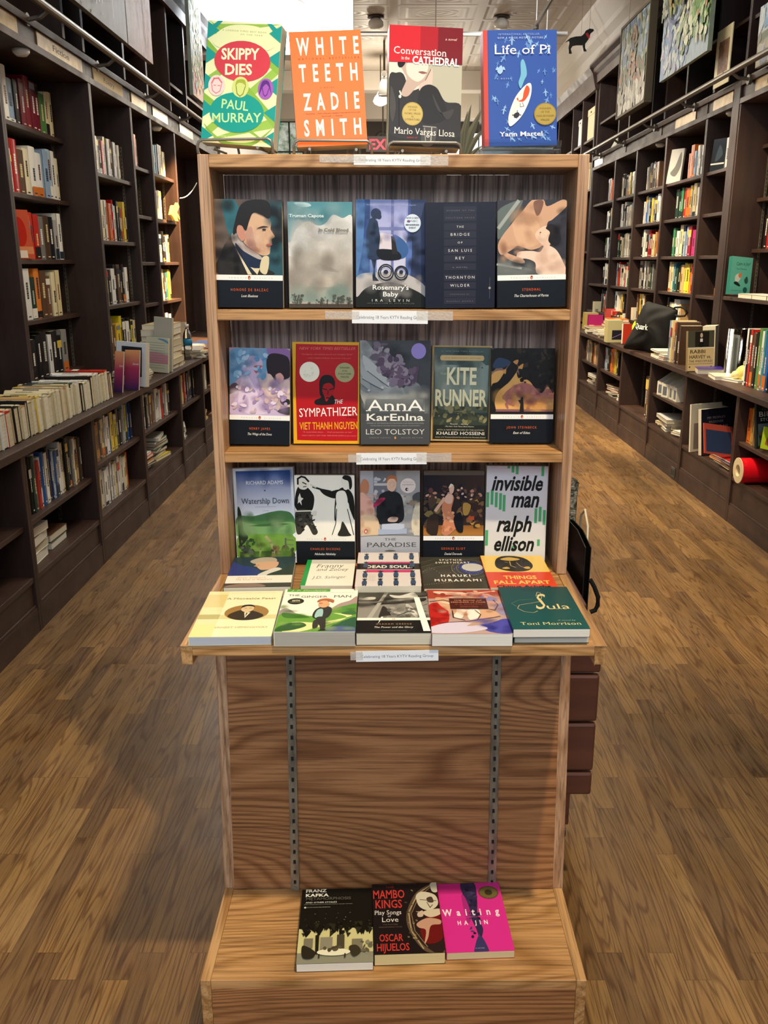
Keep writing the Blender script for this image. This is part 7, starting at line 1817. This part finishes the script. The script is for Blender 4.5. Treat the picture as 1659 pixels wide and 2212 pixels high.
garden = [('g', 0, 0, 1, 1, '8ca08c', '9cacb8'), ('b', [(.7, 1), (1, 1), (1, .2), (.85, .15), (.78, .6)], '6c9450'), ('b', [(.16, .8), (.3, .95), (.5, .8), (.48, .45), (.3, .4), (.18, .55)], '84904c'), ('b', [(.3, .8), (.42, .9), (.46, .6), (.36, .55)], '8c6444'), ('b', [(.34, .52), (.42, .62), (.48, .55), (.4, .46)], 'c8a838'), ('b', [(.2, .45), (.35, .4), (.5, .48), (.44, .3), (.28, .28)], '54608c'), ('b', [(0, .3), (.2, .34), (.3, .15), (.1, .02), (0, .0)], '7c9cbc'), ('s', .02, .02, .6, .4, 160, .04, ['94acc4', 'b8c4c8', '7c8cac', '9c98b4', 'c4ccc4'], 11), ('s', .4, .1, .98, .98, 260, .04, ['a8b898', 'c4ccb4', '7c9c6c', 'd0d4b8', '94a890', 'b4b09c'], 12), ('s', .7, .2, .98, .9, 120, .035, ['5c8c48', '88a868', 'b4c494', 'c88c5c'], 13), ('s', 0, .4, .2, .98, 90, .035, ['b8c4b8', '98a490', 'c8a898', '8c9c84'], 14), ('s', .1, .4, .5, .95, 90, .035, ['6c7c40', '94a05c', 'a08448', '5c6c44'], 15), ('o', .34, .55, .22, .24, .02, '5c6484')]
p0, p1 = at_x(1425, 172, RP), at_x(1527, 116, RP)
hung(1, RP, p1.y, p0.y, (p0.z + p1.z) / 2, 3.95, 'unframed painting of a green oval garden, upper right', garden, bg='9cac98')
r = hung(1, RU - .045, 6.44, 6.73, 2.66, 3.02, 'small brown print in a cream mount behind the right rail', [('r', .2, .22, .86, .78, '8c6c58'), ('s', .22, .24, .84, .76, 40, .06, ['7c5c4c', 'a08470', '947460'], 16), ('l', [(.5, .35), (.45, .55), (.55, .65)], .02, '5c4438')], th=.006, mat='matte_print', bg='ddd2ac', group='pictures leaning behind the right rail')
land = [('g', 0, .55, 1, 1, '8cb0cc', 'b8c4c8'), ('g', 0, .0, 1, .56, '98907c', '7c7660'), ('b', [(0, .5), (.4, .58), (1, .5), (1, .44), (0, .42)], '6c7860'), ('s', .02, .05, .98, .5, 50, .08, ['a8a08c', '8c8878', 'b4b0a4', '7c8494'], 17), ('s', .02, .6, .98, .98, 30, .1, ['a4c0d4', 'c4ccd0', '7ca4c4'], 18)]
hung(1, RU - .045, 5.25, 5.98, 2.65, 2.99, 'landscape painting leaning on the sign board, upper right edge', land, th=.02, bg='98a4a8', group='pictures leaning behind the right rail')
mb = MB()
mb.prism([(RU + .06, 10.0, 2.67), (RU + .06, 10.22, 2.67), (RU + .16, 10.22, 2.86), (RU + .16, 10.0, 2.86)], (.02, 0, 0), 'c8c4b0', 'matte_print')
tag(mb.obj('leaning_card'), 'pale card leaning inside the far right overhead cabinet', 'card')

# little lamps under the sign boards
for x, y, lab in ((LU - .05, 4.75, 'small white lamp under the Fiction sign'), (LU - .05, 7.3, 'small white lamp under the sign of the lamplit bay'), (RU + .06, 6.6, 'small lamp under the gold plates of the slim right bay'), (RU + .06, 8.3, 'small lamp under the sign board of the middle right bay')):
    mb = MB()
    mb.lathe([(0, -.03), (.025, -.03), (.04, -.015), (.042, 0), (0, 0)], (x, y, 2.4995), mat='white_enamel')
    tag(mb.obj('shelf_lamp', smooth=True), lab, 'lamp', 'small lamps under the sign boards')

# ------------------------------------------------------------------ ceiling tracks and lamps
TZ = 3.9


def track(name, p, q, rad, label, mat):
    r = empty('ceiling_track', p, label, 'lighting track', 'ceiling lighting tracks')
    mb = MB()
    mb.tube([p, q], rad, mat=mat, n=10)
    put(mb, 'bar', r)
    for s in (.12, .55, .93):
        v = Vector(p).lerp(Vector(q), s)
        mb = MB()
        mb.tube([v, (v.x, v.y, CEIL)], .006, mat='white_enamel', n=6)
        mb.lathe([(0, -.012), (.035, -.012), (.04, 0)], (v.x, v.y, CEIL), mat='white_enamel', n=12)
        put(mb, 'rod', r)


track('t', (-.97, 6.0, TZ), (-.97, 10.6, TZ), .022, 'grey lighting track running down the left side of the ceiling', 'rail_metal')
track('t', (1.5, 6.0, TZ), (1.5, 10.6, TZ), .022, 'grey lighting track running down the right side of the ceiling', 'rail_metal')
track('t', (-1.3, 10.68, TZ), (1.9, 10.68, TZ), .024, 'white cross bar joining the ceiling tracks', 'white_enamel')


def track_head(x, y, z, label, d=(0, -.3, -1), mat='white_enamel', s=1.0):
    r = empty('track_lamp', (x, y, z), label, 'lamp', 'track lamps')
    mb = MB()
    mb.tube([(0, 0, 0 if z > 3.86 else CEIL - z), (0, 0, -.06 * s)], .012 * s, mat='rail_metal')
    mb.lathe([(0, -.02), (.03 * s, -.02), (.03 * s, .02), (0, .02)], (0, 0, -.0), mat='rail_metal', n=12)
    mb.obj('arm', r)
    mb = MB()
    mb.lathe([(0, .02 * s), (.035 * s, .02 * s), (.05 * s, -.02 * s), (.075 * s, -.14 * s), (.07 * s, -.14 * s), (.045 * s, -.02 * s), (0, -.01 * s)], (0, 0, 0), mat=mat, n=20)
    o = mb.obj('lamp_head', r, smooth=True)
    o.location = (0, 0, -.07 * s)
    o.rotation_euler = Vector((-d[0], -d[1], -d[2])).to_track_quat('Z', 'Y').to_euler()


track_head(-.97, 10.45, TZ - .02, 'grey track lamp above the orange book', (-.5, -.6, -.6), 'rail_metal', .9)
track_head(1.5, 10.3, TZ - .02, 'white cup-shaped track lamp near the ceiling, above the blue book', (.1, -.2, -1), 'white_enamel', 1.0)
track_head(-.12, 12.6, 3.85, 'white track lamp beside the glowing pendant lamp', (0, 0, -1), 'white_enamel', 1.2)
mb = MB()
for i, (px, py, yy) in enumerate(((812, 50, 11.4), (1083, 52, 11.4))):
    q = at_y(px, py, yy)
    r = empty('ceiling_lamp', (q.x, yy, CEIL), ('small dark capped ceiling lamp left of the portrait book', 'small dark capped ceiling lamp above the blue book')[i], 'lamp', 'capped ceiling lamps')
    mb = MB()
    mb.lathe([(0, 0), (.09, 0), (.10, -.02), (.05, -.03), (0, -.03)], (0, 0, 0), mat='walnut', n=20)
    mb.obj('cap', r, smooth=True)
    mb = MB()
    mb.lathe([(.05, -.03), (.085, -.06), (.09, -.1), (.07, -.13), (0, -.14)], (0, 0, 0), mat='white_enamel', n=20)
    mb.obj('shade', r, smooth=True)


def pendant(x, y, z, label, power, rad=.105):
    r = empty('pendant_lamp', (x, y, z), label, 'lamp', 'glowing pendant lamps')
    mb = MB()
    mb.lathe([(0, .1), (.03, .1), (.05, .06), (rad * .8, .02), (rad, -.03), (rad * .8, -.06), (rad * .3, -.085), (0, -.09)], (0, 0, 0), mat='lamp_glow', n=24)
    mb.obj('shade', r, smooth=True)
    mb = MB()
    mb.tube([(0, 0, .1), (0, 0, 3.98 - z if 14.4 < y < 14.7 else CEIL - z)], .008, mat='rail_metal')
    mb.obj('rod', r)
    if power:
        light('POINT', 'pendant_light', (x, y, z - .3), (x, y, 0), power, SOFT, .12)


q = at_y(822, 214, 13.4)
pendant(q.x, 13.4, q.z, 'glowing pendant lamp far back, left of the portrait book', 90)
pendant(1.0, 15.4, 3.3, 'unseen glowing pendant lamp added to light the far end', 60)  # second pendant is unseen, added to brighten the rear of the shop

# flat dog figure
DY = 9.2
dog = [(1223, 90), (1232, 82), (1244, 79), (1256, 78), (1262, 73), (1266, 66), (1274, 62), (1282, 63), (1283, 66), (1276, 72), (1272, 84), (1264, 95), (1264, 104), (1267, 110), (1261, 110), (1258, 97), (1246, 97), (1237, 99), (1233, 106), (1235, 115), (1229, 115), (1228, 104), (1230, 94), (1229, 88)]
W3 = [at_y(px, py, DY) for px, py in dog]
r = empty('dog_figure', (W3[10].x, DY, W3[14].z), 'flat black dog figure with a red collar hanging near the ceiling', 'dog figure')
mb = MB()
mb.prism(W3, (0, .02, 0), mat='black_paint')
put(mb, 'body', r, .002)
mb = MB()
mb.prism([at_y(px, py, DY - .003) for px, py in ((1265, 73), (1269, 70), (1275, 80), (1271, 84))], (0, .026, 0), 'b8303a', 'matte_print')
put(mb, 'collar', r)
mb = MB()
for k in (3, 6):
    mb.tube([(W3[k].x, DY + .01, W3[k].z - .005), (W3[k].x, DY + .01, CEIL)], .0015, mat='rail_metal', n=5)
put(mb, 'hanging_wire', r)

# exit sign and round sign at the back
q = at_y(796, 328, 15.6)
r = empty('exit_sign', (q.x + .24, 15.6, q.z), 'lit red exit sign partly hidden behind the portrait book', 'sign')
mb = MB()
mb.box(-.28, 0, 0, .28, .05, .24, '5c5654', 'matte_print')
mb.box(-.01, .02, .24, .01, .03, CEIL - q.z, '3a3634', 'matte_print')
mb.obj('box', r)
mb = MB()
paint(mb, [('t', 'EXIT', .5, .1, .8, .9, 'fff', 'B')], lambda a, b2, k: (-.25 + a, -.003, .02 + b2), .5, .2, 'exit_glow')
mb.obj('lettering', r)
q = at_y(825, 297, 16.9)
mb = MB()
for rad, a in ((.10, .02), (.05, .012)):
    mb.lathe([(rad - a, 0), (rad, -.02), (rad + .008, 0)], (q.x, 16.99, q.z), mat='rail_metal', n=28, axis='y')
mb.lathe([(0, -.006), (.1, -.006), (.1, 0)], (q.x, 16.99, q.z), mat='black_paint', n=28, axis='y')
tag(mb.obj('round_emblem'), 'small round emblem on the dark back wall above the exit sign', 'emblem')

# tall vase with dried pointed leaves behind the stand
r = empty('dried_leaf_vase', (.40, 2.95, 0), 'tall vase of grey-green pointed leaves behind the stand, by the blue book', 'plant')
mb = MB()
mb.lathe([(0, 0), (.09, 0), (.11, .2), (.08, .6), (.05, .95), (.06, 1.0), (.05, 1.0), (.04, .95), (0, .9)], (0, 0, 0), mat='walnut', n=20)
mb.obj('vase', r, smooth=True)
for (px0, py0, px1, py1, wd) in ((1000, 345, 1042, 232, .030), (1000, 340, 1018, 226, .024), (1002, 350, 1056, 262, .022), (996, 345, 1010, 240, .018), (1005, 352, 1060, 300, .018)):
    a, b2 = at_y(px0, py0, 2.95), at_y(px1, py1, 2.95)
    root_p = Vector((0, 0, .95))
    a = a - Vector((.40, 2.95, 0))
    b2 = b2 - Vector((.40, 2.95, 0))
    path = [root_p, root_p.lerp(a, .5) + Vector((0, .0, .02)), a, a.lerp(b2, .5) + Vector((-.006, 0, .004)), b2]
    ws = [.006, .012, wd * .8, wd, .001]
    mb = MB()
    P = []
    for p, w in zip(path, ws):
        d = (b2 - root_p).normalized()
        n = d.cross(Vector((0, 1, 0))).normalized()
        P += [p - n * w / 2, p + Vector((0, -.006 if w > .003 else 0, 0)), p + n * w / 2, p + Vector((0, .003, 0))]
    mb.grid(P, len(path), 4, 'fff', 'leaf_dry', close=True)
    mb.obj('leaf', r)

# ------------------------------------------------------------------ dark cart and bags behind the stand
r = empty('dark_cart', (.33, 2.2, 0), 'dark reddish wooden cart standing behind the oak stand on the right', 'cart')
XE = .468
yf = 1.81
zs = [.672] + [at_y(1250, py, yf).z for py in (1457, 1562, 1668, 1720)]
for k, (a, b2) in enumerate(zip(zs, zs[1:])):
    mb = MB()
    mb.box(-.36, yf, b2 + .003, XE - .001 * k, yf + .02, a - .003, mat='cart_wood')
    put(mb, 'front_board', r, .006)
pbox('inner_panel', r, (-.35, yf + .02, zs[-1] + .01, XE - .012, yf + .03, zs[0] - .02), 'seam_wood')
pbox('side_rail', r, (.416, yf + .022, .58, .432, 2.62, .765), 'cart_wood', .003)
pbox('side_rail', r, (-.36, yf + .022, .60, -.342, 2.62, .745), 'cart_wood', .004)
pbox('bottom_board', r, (-.342, yf + .031, .34, XE - .018, 2.6, .36), 'cart_wood')
pbox('rear_board', r, (-.36, 2.62, .34, XE, 2.64, .78), 'cart_wood')
for (lx, ly) in ((XE - .014, 2.06), (XE - .014, 2.58), (-.33, 2.06), (-.33, 2.58)):
    leg = pbox('leg', r, (lx - .016, ly - .016, .045, lx + .016, ly + .016, .62), 'cart_wood', .003)
    mb = MB()
    mb.lathe([(0, -.009), (.022, -.009), (.022, .009), (0, .009)], (lx, ly, .022), mat='black_paint', axis='x', n=16)
    put(mb, 'caster', r)


def paper_bag(x0, x1, y0, y1, z0, zt0, zt1, label, mat, handle=True):
    """flat paper bag standing on edge; near top zt0, far top zt1"""
    r = empty('paper_bag', ((x0 + x1) / 2, (y0 + y1) / 2, z0), label, 'bag', 'bags standing in the dark cart')
    mb = MB()
    side = [(y0, z0), (y1, z0), (y1, zt1), ((y0 + y1) / 2, (zt0 + zt1) / 2 + .01), (y0, zt0)]
    for xx in (x0, x1 - .002):
        mb.prism([(xx, a, b2) for a, b2 in side], (.002, 0, 0), mat=mat)
    for ya, za, zb in ((y0, z0, zt0), (y1, z0, zt1)):
        mb.face([(x0, ya, za), ((x0 + x1) / 2, ya + .02, za), ((x0 + x1) / 2, ya + .02, zb), (x0, ya, zb)], 'fff', mat)
        mb.face([((x0 + x1) / 2, ya + .02, za), (x1, ya, za), (x1, ya, zb), ((x0 + x1) / 2, ya + .02, zb)], 'fff', mat)
    put(mb, 'bag_body', r)
    if handle:
        mb = MB()
        ym, zm = y0 + (y1 - y0) * .3, zt0 + (zt1 - zt0) * .3
        mb.tube([(x1 + .003, ym, zm - .06), (x1 + .004, ym + .01, zm + .03), (x1 + .004, ym + .05, zm + .06), (x1 + .004, ym + .09, zm + .035), (x1 + .003, ym + .1, zm - .05)], .003, 'c8c0a8', 'matte_print', 6)
        put(mb, 'handle', r, smooth=True)


paper_bag(.4365, .4495, 2.18, 2.36, .361, .862, .865, 'black paper bag standing upright in the dark cart, farther one', 'black_paper')
paper_bag(.4515, .4665, 1.97, 2.165, .361, .853, .86, 'black paper bag in the dark cart with a dangling strap, nearer one', 'black_paper')
nb = bpy.data.objects['paper_bag.001']
mb = MB()
mb.tube([at_y(px, py, 1.96) for px, py in ((1275, 1252), (1284, 1268), (1292, 1290), (1291, 1308), (1286, 1318), (1275, 1322))], .0055, mat='black_fabric')
put(mb, 'strap', nb, smooth=True)
P = [at_y(px, py, 2.40) for px, py in ((1227, 1028), (1250, 1044), (1247, 1070), (1243, 1130), (1236, 1200))]
P += [Vector((P[-1].x - .004, 2.40, .362)), Vector((.39, 2.40, .362)), Vector((.39, 2.40, P[0].z))]
mb = MB()
mb.prism(P, (0, .03, 0), mat='silver_relief')
tag(mb.obj('ornate_frame', bevel=.003), 'grey embossed frame standing behind the right post of the oak stand', 'frame')
bpy.context.view_layer.update()
